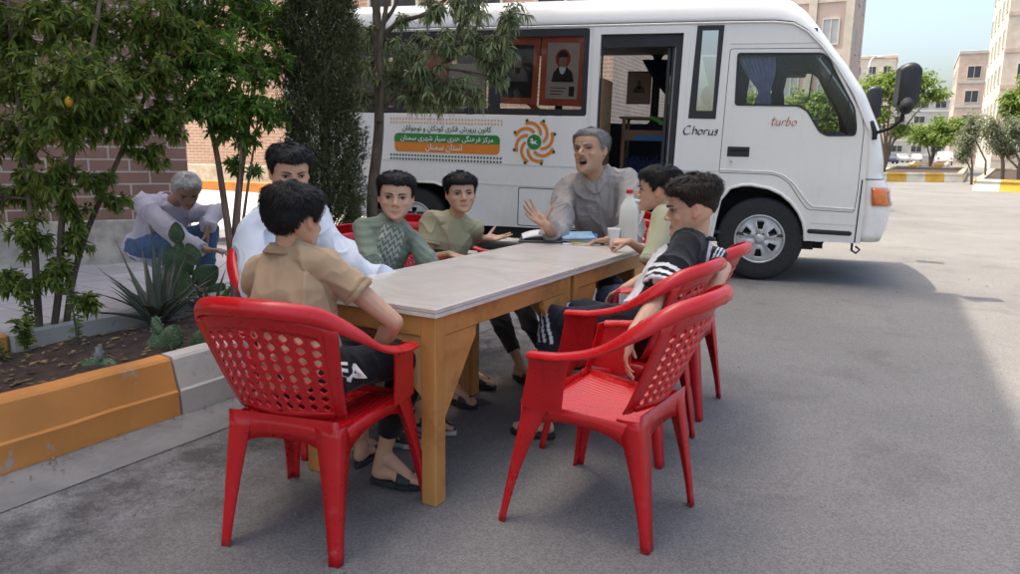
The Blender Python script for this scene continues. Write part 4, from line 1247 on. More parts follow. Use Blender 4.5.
def wood_mat(name, c1, c2, ax):
    m, nt, b = new_mat(name)
    L = nt.links.new
    tc = N(nt, 'ShaderNodeTexCoord'); mp = N(nt, 'ShaderNodeMapping'); mp.inputs['Scale'].default_value = ax
    L(tc.outputs['Object'], mp.inputs[0])
    n = N(nt, 'ShaderNodeTexNoise', i_Scale=9.0, i_Detail=5.0, i_Distortion=.7); L(mp.outputs[0], n.inputs['Vector'])
    r = N(nt, 'ShaderNodeValToRGB'); r.color_ramp.elements[0].position, r.color_ramp.elements[1].position = .3, .7
    r.color_ramp.elements[0].color, r.color_ramp.elements[1].color = c4(c1), c4(c2)
    L(n.outputs['Fac'], r.inputs[0])
    d = N(nt, 'ShaderNodeTexNoise', i_Scale=4.0, i_Detail=6.0, i_Roughness=.7); L(tc.outputs['Object'], d.inputs['Vector'])
    r2 = N(nt, 'ShaderNodeValToRGB'); r2.color_ramp.elements[0].position, r2.color_ramp.elements[1].position = .34, .5
    r2.color_ramp.elements[0].color, r2.color_ramp.elements[1].color = (.55, .5, .45, 1), (1, 1, 1, 1); L(d.outputs['Fac'], r2.inputs[0])
    mx = N(nt, 'ShaderNodeMix', data_type='RGBA', blend_type='MULTIPLY'); mx.inputs[0].default_value = .8
    L(r.outputs[0], mx.inputs[6]); L(r2.outputs[0], mx.inputs[7]); L(mx.outputs[2], b.inputs['Base Color'])
    b.inputs['Roughness'].default_value = .5
    bp = N(nt, 'ShaderNodeBump', i_Strength=.25, i_Distance=.004); L(n.outputs['Fac'], bp.inputs['Height']); L(bp.outputs[0], b.inputs['Normal'])
    return m
M['pine_v'] = wood_mat('pine_upright', (.46, .19, .050), (.64, .31, .095), (1, 1, .12))
M['pine_h'] = wood_mat('pine_long', (.46, .19, .050), (.64, .31, .095), (1, .12, 1))
M['pine_x'] = wood_mat('pine_cross', (.40, .17, .045), (.58, .29, .09), (.12, 1, 1))
M['ply'] = wood_mat('pine_panel', (.52, .29, .11), (.64, .40, .18), (.5, .5, .2))
TZ = .72
def table(x0, x1, y0, y1, label):
    t = empty('wooden_table', ((x0 + x1) / 2, (y0 + y1) / 2, 0), 0, label, 'table', 'wooden tables pushed end to end')
    w, l = (x1 - x0) / 2, (y1 - y0) / 2
    g = G(); g.box(-w, w, -l, l, TZ - .018, TZ, .003); top = g.build('tabletop', M['table_top'], t)
    g = G(); g.plate([(-w - .002, -l - .002), (w + .002, -l - .002), (w + .002, l + .002), (-w - .002, l + .002)], [[(-w + .02, -l + .02), (w - .02, -l + .02), (w - .02, l - .02), (-w + .02, l - .02)]], .012, lambda a, b, q: (a, b, TZ - .019 - q)); g.build('edge_band', M['table_edge'], top)
    lw = .062
    for sx in (-1, 1):
        for sy in (-1, 1):
            g = G(); cx, cy = sx * (w - .012 - lw / 2), sy * (l - .012 - lw / 2)
            g.box(cx - lw / 2, cx + lw / 2, cy - lw / 2, cy + lw / 2, 0, TZ - .032, .003); g.build('leg', M['pine_v'], t)
            # gussets cut on the slant
            g = G(); yy = sy * (l - .012 - lw)
            g.plate([(0, 0), (.20, 0), (.20, -.035), (.0, -.30)], [], .018, lambda a, b, q: (sx * (w - .016 - q), yy - sy * a, TZ - .108 + b)); g.build('corner_brace', M['pine_h'], t)
            g = G(); xx = sx * (w - .012 - lw)
            g.plate([(0, 0), (.19, 0), (.19, -.03), (.0, -.22)], [], .018, lambda a, b, q: (xx - sx * a, sy * (l - .018 - q), TZ - .108 + b)); g.build('corner_brace', M['ply'], t)
    for sx in (-1, 1):
        g = G(); g.box(min(sx * (w - .012), sx * (w - .036)), max(sx * (w - .012), sx * (w - .036)), -l + .012 + lw, l - .012 - lw, TZ - .106, TZ - .033, .002); g.build('apron', M['pine_h'], t)
    for sy in (-1, 1):
        g = G(); g.box(-w + .012 + lw, w - .012 - lw, min(sy * (l - .012), sy * (l - .036)), max(sy * (l - .012), sy * (l - .036)), TZ - .106, TZ - .033, .002); g.build('apron', M['pine_x'], t)
    return t
table(-2.08, -1.44, 2.0, 3.085, 'pale topped wooden table standing nearest, its corner leg in full view')
table(-2.08, -1.44, 3.095, 4.17, 'pale topped wooden table behind the first one, books and jug on it')

# ------------------------------------------------------------------ red plastic chairs
def red_plastic():
    m, nt, b = new_mat('red_plastic')
    L = nt.links.new
    tc = N(nt, 'ShaderNodeTexCoord')
    n = N(nt, 'ShaderNodeTexNoise', i_Scale=7.0, i_Detail=6.0, i_Roughness=.7); L(tc.outputs['Object'], n.inputs['Vector'])
    r = N(nt, 'ShaderNodeValToRGB'); r.color_ramp.elements[0].position, r.color_ramp.elements[1].position = .3, .75
    r.color_ramp.elements[0].color, r.color_ramp.elements[1].color = (.50, .006, .010, 1), (.62, .010, .016, 1)
    L(n.outputs['Fac'], r.inputs[0])
    # scuffed pale towards the feet and at worn spots
    sp = N(nt, 'ShaderNodeSeparateXYZ'); L(tc.outputs['Object'], sp.inputs[0])
    s = N(nt, 'ShaderNodeTexNoise', i_Scale=26.0, i_Detail=8.0, i_Roughness=.8); L(tc.outputs['Object'], s.inputs['Vector'])
    r2 = N(nt, 'ShaderNodeValToRGB'); r2.color_ramp.elements[0].position, r2.color_ramp.elements[1].position = .54, .70
    r2.color_ramp.elements[0].color, r2.color_ramp.elements[1].color = (0, 0, 0, 1), (1, 1, 1, 1); L(s.outputs['Fac'], r2.inputs[0])
    z = N(nt, 'ShaderNodeMapRange'); z.inputs['From Min'].default_value, z.inputs['From Max'].default_value = .25, .0; z.inputs['To Min'].default_value = .10; z.inputs['To Max'].default_value = .7; L(sp.outputs[2], z.inputs[0])
    ml = N(nt, 'ShaderNodeMath', operation='MULTIPLY'); L(r2.outputs[0], ml.inputs[0]); L(z.outputs[0], ml.inputs[1])
    mx = N(nt, 'ShaderNodeMix', data_type='RGBA'); L(ml.outputs[0], mx.inputs[0]); L(r.outputs[0], mx.inputs[6]); mx.inputs[7].default_value = (.50, .20, .17, 1)
    L(mx.outputs[2], b.inputs['Base Color'])
    b.inputs['Roughness'].default_value = .30
    rr = N(nt, 'ShaderNodeMapRange'); rr.inputs['To Min'].default_value, rr.inputs['To Max'].default_value = .17, .42; L(n.outputs['Fac'], rr.inputs[0]); L(rr.outputs[0], b.inputs['Roughness'])
    return m
M['red'] = red_plastic()
M['label_paper'] = pm('label_paper', (.62, .62, .66), .6, .2, 30)

def spline(pts, n):
    """Catmull-Rom through tuples of any length, n samples per span"""
    P_ = [np.array(p, float) for p in pts]
    out = []
    for i in range(len(P_) - 1):
        p0, p1, p2, p3 = P_[max(i - 1, 0)], P_[i], P_[i + 1], P_[min(i + 2, len(P_) - 1)]
        for k in range(n):
            t = k / n
            out.append(.5 * ((2 * p1) + (p2 - p0) * t + (2 * p0 - 5 * p1 + 4 * p2 - p3) * t * t + (3 * p1 - p0 - 3 * p2 + p3) * t ** 3))
    out.append(P_[-1])
    return out

def back_pt(u, v):
    """back panel surface: u -1..1 across, v 0..1 up"""
    hw = lerp(.190, .240, v)
    x = hw * u
    y = lerp(-.195, -.350, v ** .9) + (.075 * lerp(.7, 1.0, v)) * (u * u) 
    z = lerp(.435, .790, v) - .05 * v * u * u
    return (x, y, z)

def build_chair(label, group):
    ch = empty('plastic_chair', (0, 0, 0), 0, label, 'chair', group)
    # seat: ribbed pan with a turned-down skirt
    g = G(); rows_ = []
    nx, ny = 84, 10
    for j in range(ny + 1):
        v = j / ny
        y = lerp(-.205, .205, v)
        hw = lerp(.19, .232, v)
        z0 = lerp(.400, .425, v) - .012 * sin(pi * v) - (.018 * max(0, (v - .9) / .1) ** 2)
        row = []
        for i in range(nx + 1):
            u = -1 + 2 * i / nx
            z = z0 - .012 * (1 - u * u)
            if abs(u) < .86 and .06 < v < .92: z += .0022 * (1 if (i % 4) in (0, 1) else -1)
            row.append((hw * u, y, z))
        rows_.append(row)
    for j in range(ny):
        for i in range(nx):
            g.add([rows_[j][i], rows_[j][i + 1], rows_[j + 1][i + 1], rows_[j + 1][i]], [(0, 1, 2, 3)])
    seat = g.build('seat', M['red'], ch); weld(seat); thick(seat, .005)
    g = G()
    def skirt(pts, h):
        m = len(pts)
        top = [Vector(p) for p in pts]
        bot = [Vector((p[0], p[1], p[2] - h(i / (m - 1)))) for i, p in enumerate(pts)]
        g.add(top + bot, [(i, i + 1, m + i + 1, m + i) for i in range(m - 1)])
    arch = lambda t: .045 + .085 * (abs(2 * t - 1)) ** 3
    for sx in (-1, 1):
        skirt([(sx * lerp(.192, .234, k / 20), lerp(-.207, .208, k / 20), lerp(.405, .428, k / 20)) for k in range(21)], arch)
    skirt([(lerp(-.234, .234, k / 20), .208 + .012 * sin(pi * k / 20), .416 + .0 * k) for k in range(21)], arch)
    skirt([(lerp(-.192, .192, k / 20), -.207, .44) for k in range(21)], lambda t: .075 + .07 * abs(2 * t - 1) ** 3)
    o = g.build('skirt', M['red'], seat); weld(o); thick(o, .005)
    # back panel with a lattice of slanted slots
    g = G()
    NU, NV = 9, 8
    u0, u1, v0, v1 = -.84, .84, .08, .86
    cu, cv = (u1 - u0) / NU, (v1 - v0) / NV
    for a in range(NV):
        for b in range(NU):
            x0_, x1_, y0_, y1_ = u0 + b * cu, u0 + (b + 1) * cu, v0 + a * cv, v0 + (a + 1) * cv
            xm, ym = (x0_ + x1_) / 2, (y0_ + y1_) / 2
            o8 = [(x0_, y0_), (xm, y0_), (x1_, y0_), (x1_, ym), (x1_, y1_), (xm, y1_), (x0_, y1_), (x0_, ym)]
            hx, hy = cu * .31, cv * .43
            h8 = [(xm - hx * .72, ym - hy * .52), (xm - hx * .1, ym - hy), (xm + hx * .72, ym - hy * .52), (xm + hx, ym), (xm + hx * .72, ym + hy * .52), (xm + hx * .1, ym + hy), (xm - hx * .72, ym + hy * .52), (xm - hx, ym)]
            g.add([back_pt(*q) for q in o8 + h8], [(i, (i + 1) % 8, 8 + (i + 1) % 8, 8 + i) for i in range(8)], smooth=False)
    def patch(ua, ub, va, vb, n, m):
        for i in range(n):
            for j in range(m):
                q = [(lerp(ua, ub, i / n), lerp(va, vb, j / m)), (lerp(ua, ub, (i + 1) / n), lerp(va, vb, j / m)), (lerp(ua, ub, (i + 1) / n), lerp(va, vb, (j + 1) / m)), (lerp(ua, ub, i / n), lerp(va, vb, (j + 1) / m))]
                g.add([back_pt(*p) for p in q], [(0, 1, 2, 3)])
    patch(-1, u0, 0, 1, 3, 12); patch(u1, 1, 0, 1, 3, 12); patch(u0, u1, 0, v0, 16, 2); patch(u0, u1, v1, 1, 16, 3)
    bk = g.build('backrest', M['red'], ch); weld(bk, .0004); thick(bk, .007, 0)
    # top rail running into both arms; section is a flattened oval that turns from upright (back) to flat (arms)
    ctrl = [(0, -.385, .815, .027, .010, 72), (.11, -.366, .809, .027, .010, 70), (.205, -.300, .785, .028, .010, 60), (.262, -.200, .722, .029, .009, 40), (.277, -.09, .655, .028, .008, 15), (.282, .02, .622, .028, .008, 4), (.280, .10, .612, .028, .008, 0), (.272, .150, .606, .026, .008, 0)]
    path = spline(ctrl, 7)
    def rail(seg, name, parent, sx):
        g = G(); rings = []
        for i, q in enumerate(seg):
            a, b = seg[max(i - 1, 0)], seg[min(i + 1, len(seg) - 1)]
            t = Vector((b[0] - a[0], b[1] - a[1], b[2] - a[2])).normalized()
            side = t.cross(Vector((0, 0, 1))).normalized()
            out_ = Vector((q[0], q[1] + .02, 0))
            if side.dot(out_) < 0: side = -side
            upv = side.cross(t); upv = upv if upv.z > 0 else -upv
            ang = radians(q[5])
            e1 = side * cos(ang) - upv * sin(ang) * 1.0     # wide axis: flat at the arms, hanging at the back
            e2 = side * sin(ang) + upv * cos(ang)
            c = Vector(q[:3])
            ring = []
            for k in range(14):
                th = 2 * pi * k / 14
                w = q[3] * (abs(cos(th)) ** .8) * (1 if cos(th) >= 0 else -1); h = q[4] * (abs(sin(th)) ** .8) * (1 if sin(th) >= 0 else -1)
                p = c + e1 * w + e2 * (h - .010 * (w / q[3]) ** 2)
                ring.append((p.x * sx, p.y, p.z))
            rings.append(ring if sx > 0 else ring[::-1])
        g.loft(rings)
        return g.build(name, M['red'], parent)
    full = [np.array([-q[0], *q[1:]]) for q in reversed(path[1:])] + path
    rail(full, 'arm_rail', ch, 1)
    for sx in (1, -1):
        # broad upright under the arm front
        g = G(); rings = []
        for t in [k / 10 for k in range(11)]:
            z = lerp(.606, .415, t)
            w = lerp(.068, .078, t) + .008 * (1 - t) ** 6
            xc = lerp(.272, .252, t); yc = lerp(.085, .122, t)
            rings.append([(sx * (xc + .006), yc - w, z), (sx * (xc + .006), yc + w - .01, z), (sx * (xc - .004), yc + w, z), (sx * (xc - .045), yc + w + .002, z), (sx * (xc - .045), yc + w - .004, z), (sx * (xc - .004), yc + w - .012, z), (sx * xc, yc - w, z)][::sx])
        g.loft(rings, smooth=False); g.build('arm_post', M['red'], ch)
    # legs: L-shaped, wide at the top and tapering to the foot
    def leg(sx, front):
        g = G(); rings = []
        for t in [k / 14 for k in range(15)]:
            z = lerp(.435 if front else .418, 0, t)
            e = min(1, (z) / .42)
            if front:
                x, y = lerp(.292, .246, e), lerp(.262, .196, e)
                wx, wy = lerp(.036, .072, e ** 1.4), lerp(.030, .10, e ** 2.0)
                sy = 1
            else:
                if z > .42:
                    q = (z - .42) / .18; x, y = lerp(.196, .222, q), lerp(-.205, -.175, q) ; wx, wy = .04, lerp(.06, .025, q)
                else:
                    x, y = lerp(.214, .196, e), lerp(-.262, -.207, e); wx, wy = lerp(.037, .085, e ** 1.3), lerp(.028, .085, e ** 1.8)
                sy = -1
            th = .006
            m = .4
            ring = [(x, y - sy * wy, z), (x, y - sy * .012, z), (x - .004, y - sy * .003, z), (x - .012, y, z), (x - wx * .5, y - sy * .004 , z), (x - wx, y, z), (x - wx, y - sy * th, z), (x - wx * .5, y - sy * (th + .004), z), (x - .012, y - sy * th, z), (x - th, y - sy * .012, z), (x - th, y - sy * wy, z)]
            rings.append([(sx * a, b, c) for a, b, c in ring])
        g.loft(rings)
        o = g.build('leg', M['red'], ch)
        weld(o, .00005)
        return o
    for sx in (1, -1): leg(sx, True); leg(sx, False)
    return ch
GR = 'red plastic armchairs around the tables'
chair0 = build_chair('empty red plastic chair in front, its ribbed seat in full view', GR)
chair0.location = (-.945, 2.325, 0); chair0.rotation_euler = (0, 0, azrot(-87))
def chair(x, y, az, label): return dup(chair0, (x, y, 0), azrot(az), label)
chair(-1.735, 1.745, -13, 'red plastic chair seen from behind under the boy in tan, lattice back facing out')
chC = chair(-1.13, 2.965, -88, 'red plastic chair under the boy in the black and white shirt')
g = G(); g.box(.2465, .2480, .09, .15, .46, .60); g.build('sticker', M['label_paper'], chC)
chair(-1.16, 3.56, -92, 'red plastic chair under the boy beside the white jug')
chair(-2.36, 2.37, 95, 'red plastic chair under the boy in the white shirt')
chair(-2.46, 3.04, 100, 'red plastic chair under the boy in the green patterned shirt')
chair(-2.60, 3.75, 95, 'red plastic chair under the boy in the olive shirt')
chair(-1.86, 4.66, 176, 'red plastic chair under the man at the far table end')

# ------------------------------------------------------------------ trees and plants
LM['citrus'] = leaf_mat('broad_leaf', (.09, .15, .026), (.28, .36, .08), (.44, .40, .09), .60, .42)
LM['glossy'] = leaf_mat('glossy_leaf', (.075, .175, .028), (.23, .38, .08), (.32, .43, .10), .60, .40)
LM['needle'] = leaf_mat('cypress_needle', (.050, .064, .024), (.145, .155, .062), (.20, .165, .085), .2, .6)
LM['ash'] = leaf_mat('drooping_leaf', (.12, .17, .08), (.31, .36, .18), (.46, .44, .18), .45, .45)
LM['far'] = leaf_mat('far_leaf', (.12, .20, .04), (.28, .37, .09), (.26, .32, .08), .45, .6)
LM['olive'] = leaf_mat('olive_leaf', (.13, .16, .085), (.28, .31, .19), (.36, .37, .26), .35, .6)
LM['aloe'] = leaf_mat('succulent_leaf', (.10, .125, .08), (.20, .22, .155), (.36, .31, .22), .08, .5)

def leaf_cloud(pos, dirs, length, width, droop=0.0, rng=RNG, fold=.25):
    """leaf blades (two bent quads each) at pos pointing along dirs; returns V, F4, vary"""
    n = len(pos)
    d = dirs / np.linalg.norm(dirs, axis=1, keepdims=True)
    up = np.tile([0, 0, 1.0], (n, 1)) + rng.normal(0, .45, (n, 3))
    s = np.cross(d, up); s /= np.linalg.norm(s, axis=1, keepdims=True) + 1e-9
    nn = np.cross(s, d)
    L = (length * rng.uniform(.65, 1.25, n))[:, None]; W = (width * rng.uniform(.7, 1.2, n))[:, None]
    base = pos
    mid = pos + d * L * .5 - np.array([0, 0, 1.0]) * L * droop * .25
    tip = pos + d * L - np.array([0, 0, 1.0]) * L * droop
    l = mid + s * W * .5 + nn * W * fold; r = mid - s * W * .5 + nn * W * fold
    V = np.stack([base, l, mid, r, tip], 1).reshape(-1, 3)
    k = np.arange(n)[:, None] * 5
    F4 = np.concatenate([k + np.array([[0, 2, 4, 1]]), k + np.array([[0, 3, 4, 2]])], 0)
    vary = np.repeat(rng.random(n), 5)
    return V, F4, vary

def limb(g, a, b, r0, r1, bend=.12, n=6, side=6):
    a, b = Vector(a), Vector(b)
    L = (b - a).length
    o = Vector((random.uniform(-1, 1), random.uniform(-1, 1), random.uniform(-.3, .6))) * L * bend
    pts = [a.lerp(b, t) + o * (4 * t * (1 - t)) for t in [i / n for i in range(n + 1)]]
    g.tube(pts, [lerp(r0, r1, (i / n) ** .8) for i in range(n + 1)], side)
    return pts

def crown_tree(name, label, stems, clumps, leafmat, bark, llen, lwid, per, twig_r=.0035, droop=.25, whorl=0, cat='tree', group=None, sparse=1.0, twigs=1.0, outward=.7, kind_leaf='crown'):
    """stems: lists of points with radii; clumps: (centre, radius(x,y,z), twig count)"""
    base = Vector(stems[0][0][0])
    t = empty(name, base, 0, label, cat, group)
    g = G()
    nodes = []
    for st in stems:
        pts = [Vector(p) for p, r in st]; rs = [r for p, r in st]
        fine = spline([tuple(p) + (r,) for p, r in zip(pts, rs)], 5)
        g.tube([f[:3] for f in fine], [f[3] for f in fine], 9)
        nodes += [(Vector(f[:3]), f[3]) for f in fine[2:]]
    g.v = [tuple(Vector(v) - base) for v in g.v]
    g.build('trunk', bark, t)
    gb = G(); LP, LD = [], []
    for c, r, nt_ in clumps:
        c = Vector(c); r = Vector(r if hasattr(r, '__len__') else (r, r, r))
        cand = sorted(nodes, key=lambda q: (q[0] - c).length + (0.0 if q[0].z < c.z + .1 else .4))[0]
        main = limb(gb, cand[0], c, max(.006, min(cand[1] * .6, .03)), .007, .10)
        for k in range(int(nt_ * twigs)):
            a0 = random.choice(main[2:])
            v = Vector((random.gauss(0, 1), random.gauss(0, 1), random.gauss(0, 1))).normalized()
            q = random.random() ** .45
            e = c + Vector((v.x * r.x, v.y * r.y, v.z * r.z)) * q
            tw = limb(gb, a0, e, .006, twig_r * .6, .15, 4, 5)
            d0 = (tw[-1] - tw[-2]).normalized()
            for m in range(per):
                s = random.random() ** .7
                i = min(3, int(s * 4)); p = tw[i].lerp(tw[i + 1], s * 4 - i)
                out = (d0 * .6 + Vector((random.gauss(0, 1), random.gauss(0, 1), random.gauss(0, .8) - droop)) * outward).normalized()
                LP.append(tuple(p)); LD.append(tuple(out))
            if whorl:
                for m in range(whorl):
                    a = 2 * pi * m / whorl + random.random()
                    o1 = d0.orthogonal().normalized(); o2 = d0.cross(o1)
                    out = (o1 * cos(a) + o2 * sin(a)) * .9 + d0 * random.uniform(.2, .8) + Vector((0, 0, -droop))
                    LP.append(tuple(tw[-1])); LD.append(tuple(out.normalized()))
    gb.v = [tuple(Vector(v) - base) for v in gb.v]
    gb.build('branches', bark, t)
    V, F4, vy = leaf_cloud(np.array(LP) - np.array(base), np.array(LD), llen, lwid, droop)
    raw_mesh(kind_leaf, V, F4, leafmat, vy, t)
    return t

def stem(px, d, r):  # px: list of (x, y) pixels of the stem in the photograph from the ground up
    n = len(px)
    return [(tuple(P(x, y, d if not hasattr(d, '__len__') else d[i])), lerp(r[0], r[1], i / (n - 1))) for i, (x, y) in enumerate(px)]

# broad-leaved shrub at the left edge
b0 = at(40, 338, .17); D = (b0 - CAM_POS).dot(_f)
b1 = at(66, 332, .17)
s1 = [(tuple(b0 - Vector((0, 0, .1))), .026), (tuple(b0), .022)] + stem([(37, 290), (34, 240), (26, 170), (18, 95), (10, 20), (4, -60)], [D, D, D - .03, D - .1, D - .1, D - .2], (.020, .010))
s2 = [(tuple(b1 - Vector((0, 0, .1))), .022), (tuple(b1), .020)] + stem([(72, 285), (84, 240), (98, 205), (118, 160), (140, 110), (165, 40), (185, -40)], [D + .12, D + .14, D + .15, D + .2, D + .25, D + .3, D + .3], (.018, .009))
s3 = [(tuple(b0.lerp(b1, .5)), .02)] + stem([(60, 280), (62, 220), (75, 140), (90, 60), (105, -30)], [D + .05, D, D - .05, D - .1, D - .1], (.02, .01))
cl_ = []
for (x, y, rad, dd, n) in [(10, 35, .30, 0, 15), (50, 20, .30, -.1, 15), (95, 30, .30, .1, 15), (140, 25, .28, .1, 13), (30, 85, .28, -.1, 15), (75, 80, .26, -.25, 17), (115, 85, .24, 0, 13), (155, 75, .22, .15, 11), (185, 40, .20, .3, 8),
                           (20, 135, .24, 0, 11), (60, 125, .20, -.2, 13), (100, 115, .20, -.1, 10), (135, 130, .17, .2, 8), (165, 112, .13, .2, 6), (50, 180, .18, -.1, 8), (92, 175, .13, .05, 5), (20, 190, .18, 0, 7), (115, 200, .10, .1, 3), (150, 155, .10, .2, 4), (75, 215, .09, 0, 4), (30, 235, .16, -.05, 6), (55, 265, .14, -.05, 6), (78, 240, .09, .05, 3), (14, 280, .16, -.1, 6), (-20, 90, .35, 0, 12), (-20, 200, .3, 0, 9), (60, -50, .45, 0, 18), (150, -50, .45, .1, 16), (-10, -60, .4, 0, 12), (175, 128, .08, .2, 3), (88, 300, .07, .0, 3)]:
    cl_.append((tuple(P(x, y, D + dd)), (rad, rad, rad * .85), n))
crown_tree('leafy_shrub', 'tall broad leaved shrub with leaning stems before the dark brick wall', [s1, s2, s3], cl_, LM['citrus'], M['bark'], .058, .021, 25, droop=.3, whorl=6, twigs=2.5)
# a yellow fruit hanging in it
fr = P(69, 102, D - .3)
g = G(); g.ellipsoid((0, 0, 0), (.022, .022, .028)); fo = g.build('fruit', pm('fruit_skin', (.62, .34, .02), .5, .1, 20), None, 'small yellow fruit hanging among the leaves of the left shrub', 'fruit'); fo.location = fr

# glossy shrub with thin crossing stems
D2 = 4.6
base2 = at(236, 318, .16)
D2 = (base2 - CAM_POS).dot(_f)
cl_ = [(tuple(P(x, y, D2 + dd)), (rad, rad, rad * .8), n) for (x, y, rad, dd, n) in [(205, 20, .34, 0, 20), (250, 15, .30, .1, 17), (190, 65, .27, -.1, 16), (230, 60, .28, -.15, 20), (265, 60, .24, .1, 13), (215, 100, .22, -.2, 17), (245, 105, .20, -.1, 14), (195, 108, .16, 0, 9), (270, 110, .14, .1, 8), (222, 128, .12, -.1, 8), (248, 138, .09, 0, 5), (235, 165, .07, 0, 3), (255, 172, .06, .1, 2), (230, -40, .5, 0, 22), (180, -10, .3, 0, 10), (284, 30, .18, .2, 9)]]
crown_tree('leafy_shrub', 'glossy green shrub on thin crossing stems beside the dark cypress',
           [[(tuple(base2), .026)] + stem([(232, 260), (224, 200), (216, 150), (208, 118), (200, 60)], D2, (.024, .010)),
            [(tuple(base2 + Vector((.03, .05, 0))), .028)] + stem([(236, 250), (238, 200), (244, 150), (252, 100), (262, 40)], D2 + .06, (.026, .012)),
            [(tuple(base2 + Vector((-.05, .05, 0))), .014)] + stem([(240, 250), (246, 200), (252, 160), (258, 120)], D2 + .05, (.011, .005)),
            [(tuple(base2 + Vector((.02, -.04, 0))), .014)] + stem([(238, 240), (240, 180), (241, 130), (240, 70)], D2 - .05, (.011, .006))],
           cl_, LM['glossy'], M['bark_red'], .062, .020, 22, droop=.1, whorl=6, twigs=2.3)

# dark columnar cypress: sprays of short shoots round a stem
D3 = 5.15
base3 = at(328, 300, .16); D3 = (base3 - CAM_POS).dot(_f)
top3 = base3 + Vector((0, 0, 2.75))
cyp = empty('cypress', base3, 0, 'dark columnar cypress standing before the rear of the minibus', 'tree')
g = G(); g.tube([(0, 0, -.1), (0, 0, .5), (.02, .01, 1.5), (0, 0, 2.6)], [.045, .04, .028, .008], 9); g.build('trunk', M['bark'], cyp)
n = 13000
zz = RNG.uniform(.12, 2.85, n)
prof = np.interp(zz, [0, .3, .9, 1.6, 2.2, 2.85], [.20, .27, .29, .285, .26, .16])
an = RNG.uniform(0, 2 * pi, n)
lump = .80 + .35 * vnoise(np.stack([np.cos(an) * 2.2, np.sin(an) * 2.2, zz * 4.5], 1)) + .15 * vnoise(np.stack([np.cos(an) * 6, np.sin(an) * 6, zz * 12], 1))
rr = prof * lump * RNG.uniform(.30, 1.0, n) ** .45
pos = np.stack([np.cos(an) * rr, np.sin(an) * rr, zz], 1)
dirs = np.stack([np.cos(an) * .6, np.sin(an) * .6, RNG.uniform(.3, 1.3, n)], 1) + RNG.normal(0, .3, (n, 3))
PP, DD = [], []
for k in range(7):
    q = k / 6
    PP.append(pos + dirs * .055 * q); DD.append(dirs + RNG.normal(0, .75, (n, 3)))
V, F4, vy = leaf_cloud(np.concatenate(PP), np.concatenate(DD), .034, .0090, 0, fold=.1)
brown = vnoise(V * 3.0) * .22
raw_mesh('crown', V, F4, LM['needle'], np.clip(vy * .8 + brown + .05, 0, 1), cyp)
g = G()
for i in range(70):
    k = RNG.integers(0, n); p = pos[k]
    g.tube([(0, 0, max(.05, p[2] - .25)), (p[0] * .6, p[1] * .6, p[2] - .08), tuple(p)], [.008, .005, .002], 5)
g.build('branches', M['bark'], cyp)

# drooping tree whose branch crosses the bus windows
base4 = at(377, 288, .16); D4 = (base4 - CAM_POS).dot(_f)
tr4 = [(tuple(base4), .052)] + stem([(374, 250), (372, 200), (377, 150), (379, 118), (378, 60), (376, 0), (374, -80)], D4, (.048, .030))
st4 = [tr4, stem([(379, 122), (382, 90), (380, 50), (384, 20), (392, -30)], D4 - .05, (.026, .018)),
       stem([(378, 40), (400, 22), (425, 14), (455, -8), (480, -30)], [D4, D4 - .1, D4 - .2, D4 - .3, D4 - .35], (.022, .008)),
       stem([(379, 115), (405, 85), (440, 65), (475, 50), (498, 30)], [D4, D4 - .1, D4 - .2, D4 - .3, D4 - .4], (.018, .006)),
       stem([(378, 30), (395, 6), (400, -20)], D4, (.020, .01))]
cl_ = [(tuple(P(x, y, D4 + dd)), (rad, rad, rad * .75), n) for (x, y, rad, dd, n) in [(400, 78, .26, 0, 15), (432, 80, .22, -.2, 14), (460, 88, .18, -.25, 11), (410, 50, .22, -.1, 12), (445, 45, .20, -.25, 13), (475, 40, .20, -.3, 12), (500, 45, .15, -.4, 10), (512, 15, .15, -.4, 9), (495, 65, .11, -.35, 7), (470, 8, .22, -.3, 12), (440, 8, .18, -.2, 9), (415, 98, .15, -.1, 9), (445, 100, .10, -.2, 6), (372, 66, .20, .05, 11), (360, 100, .14, .05, 7), (478, 96, .07, -.3, 4), (500, 80, .06, -.35, 3), (368, 30, .12, .05, 5), (430, -40, .4, -.1, 14), (500, -40, .3, -.4, 10), (405, 20, .08, -.1, 3)]]
crown_tree('ash_tree', 'slim grey trunked tree with drooping narrow leaves across the bus windows', st4, cl_, LM['ash'], M['bark'], .075, .017, 19, droop=.5, whorl=7, outward=.7, twigs=1.5)

# far trees
def far_tree(label, px, py_base, d, crown, mat, tr=.10, llen=.22, lwid=.11, n=900, group='trees along the far street', lean=0, trunks=1):
    base = at(px, py_base, 0) if d is None else P(px, py_base, d)
    D_ = (base - CAM_POS).dot(_f)
    t = empty('street_tree', base, 0, label, 'tree', group)
    g = G()
    pts = [Vector((0, 0, -.2))]
    LP = []
    for j, (x, y, rx, rz, w) in enumerate(crown):
        c = P(x, y, D_) - base
        R = Vector((rx * D_ / CAM_F, rx * D_ / CAM_F, rz * D_ / CAM_F))
        x0 = (j % trunks) * .5
        g.tube([(x0, 0, -.2), (x0 * .9 + c.x * .15, c.y * .15, c.z * .35), (c.x * .6, c.y * .6, c.z * .75), tuple(c)], [tr, tr * .8, tr * .45, tr * .2], 6)
        m = int(n * w)
        v = RNG.normal(0, 1, (m, 3)); v /= np.linalg.norm(v, axis=1, keepdims=True)
        lump = .75 + .55 * vnoise(v * 2.6 + j * 7.7) + .2 * vnoise(v * 6 + j)
        q = RNG.random(m) ** .42 * np.clip(lump, .25, 1.3)
        LP.append(v * q[:, None] * np.array(R) + np.array(c))
    LP = np.concatenate(LP)
    V, F4, vy = leaf_cloud(LP, RNG.normal(0, 1, (len(LP), 3)), llen, lwid, .2)
    g.build('trunk', M['bark'], t)
    raw_mesh('crown', V, F4, mat, vy, t)
    return t
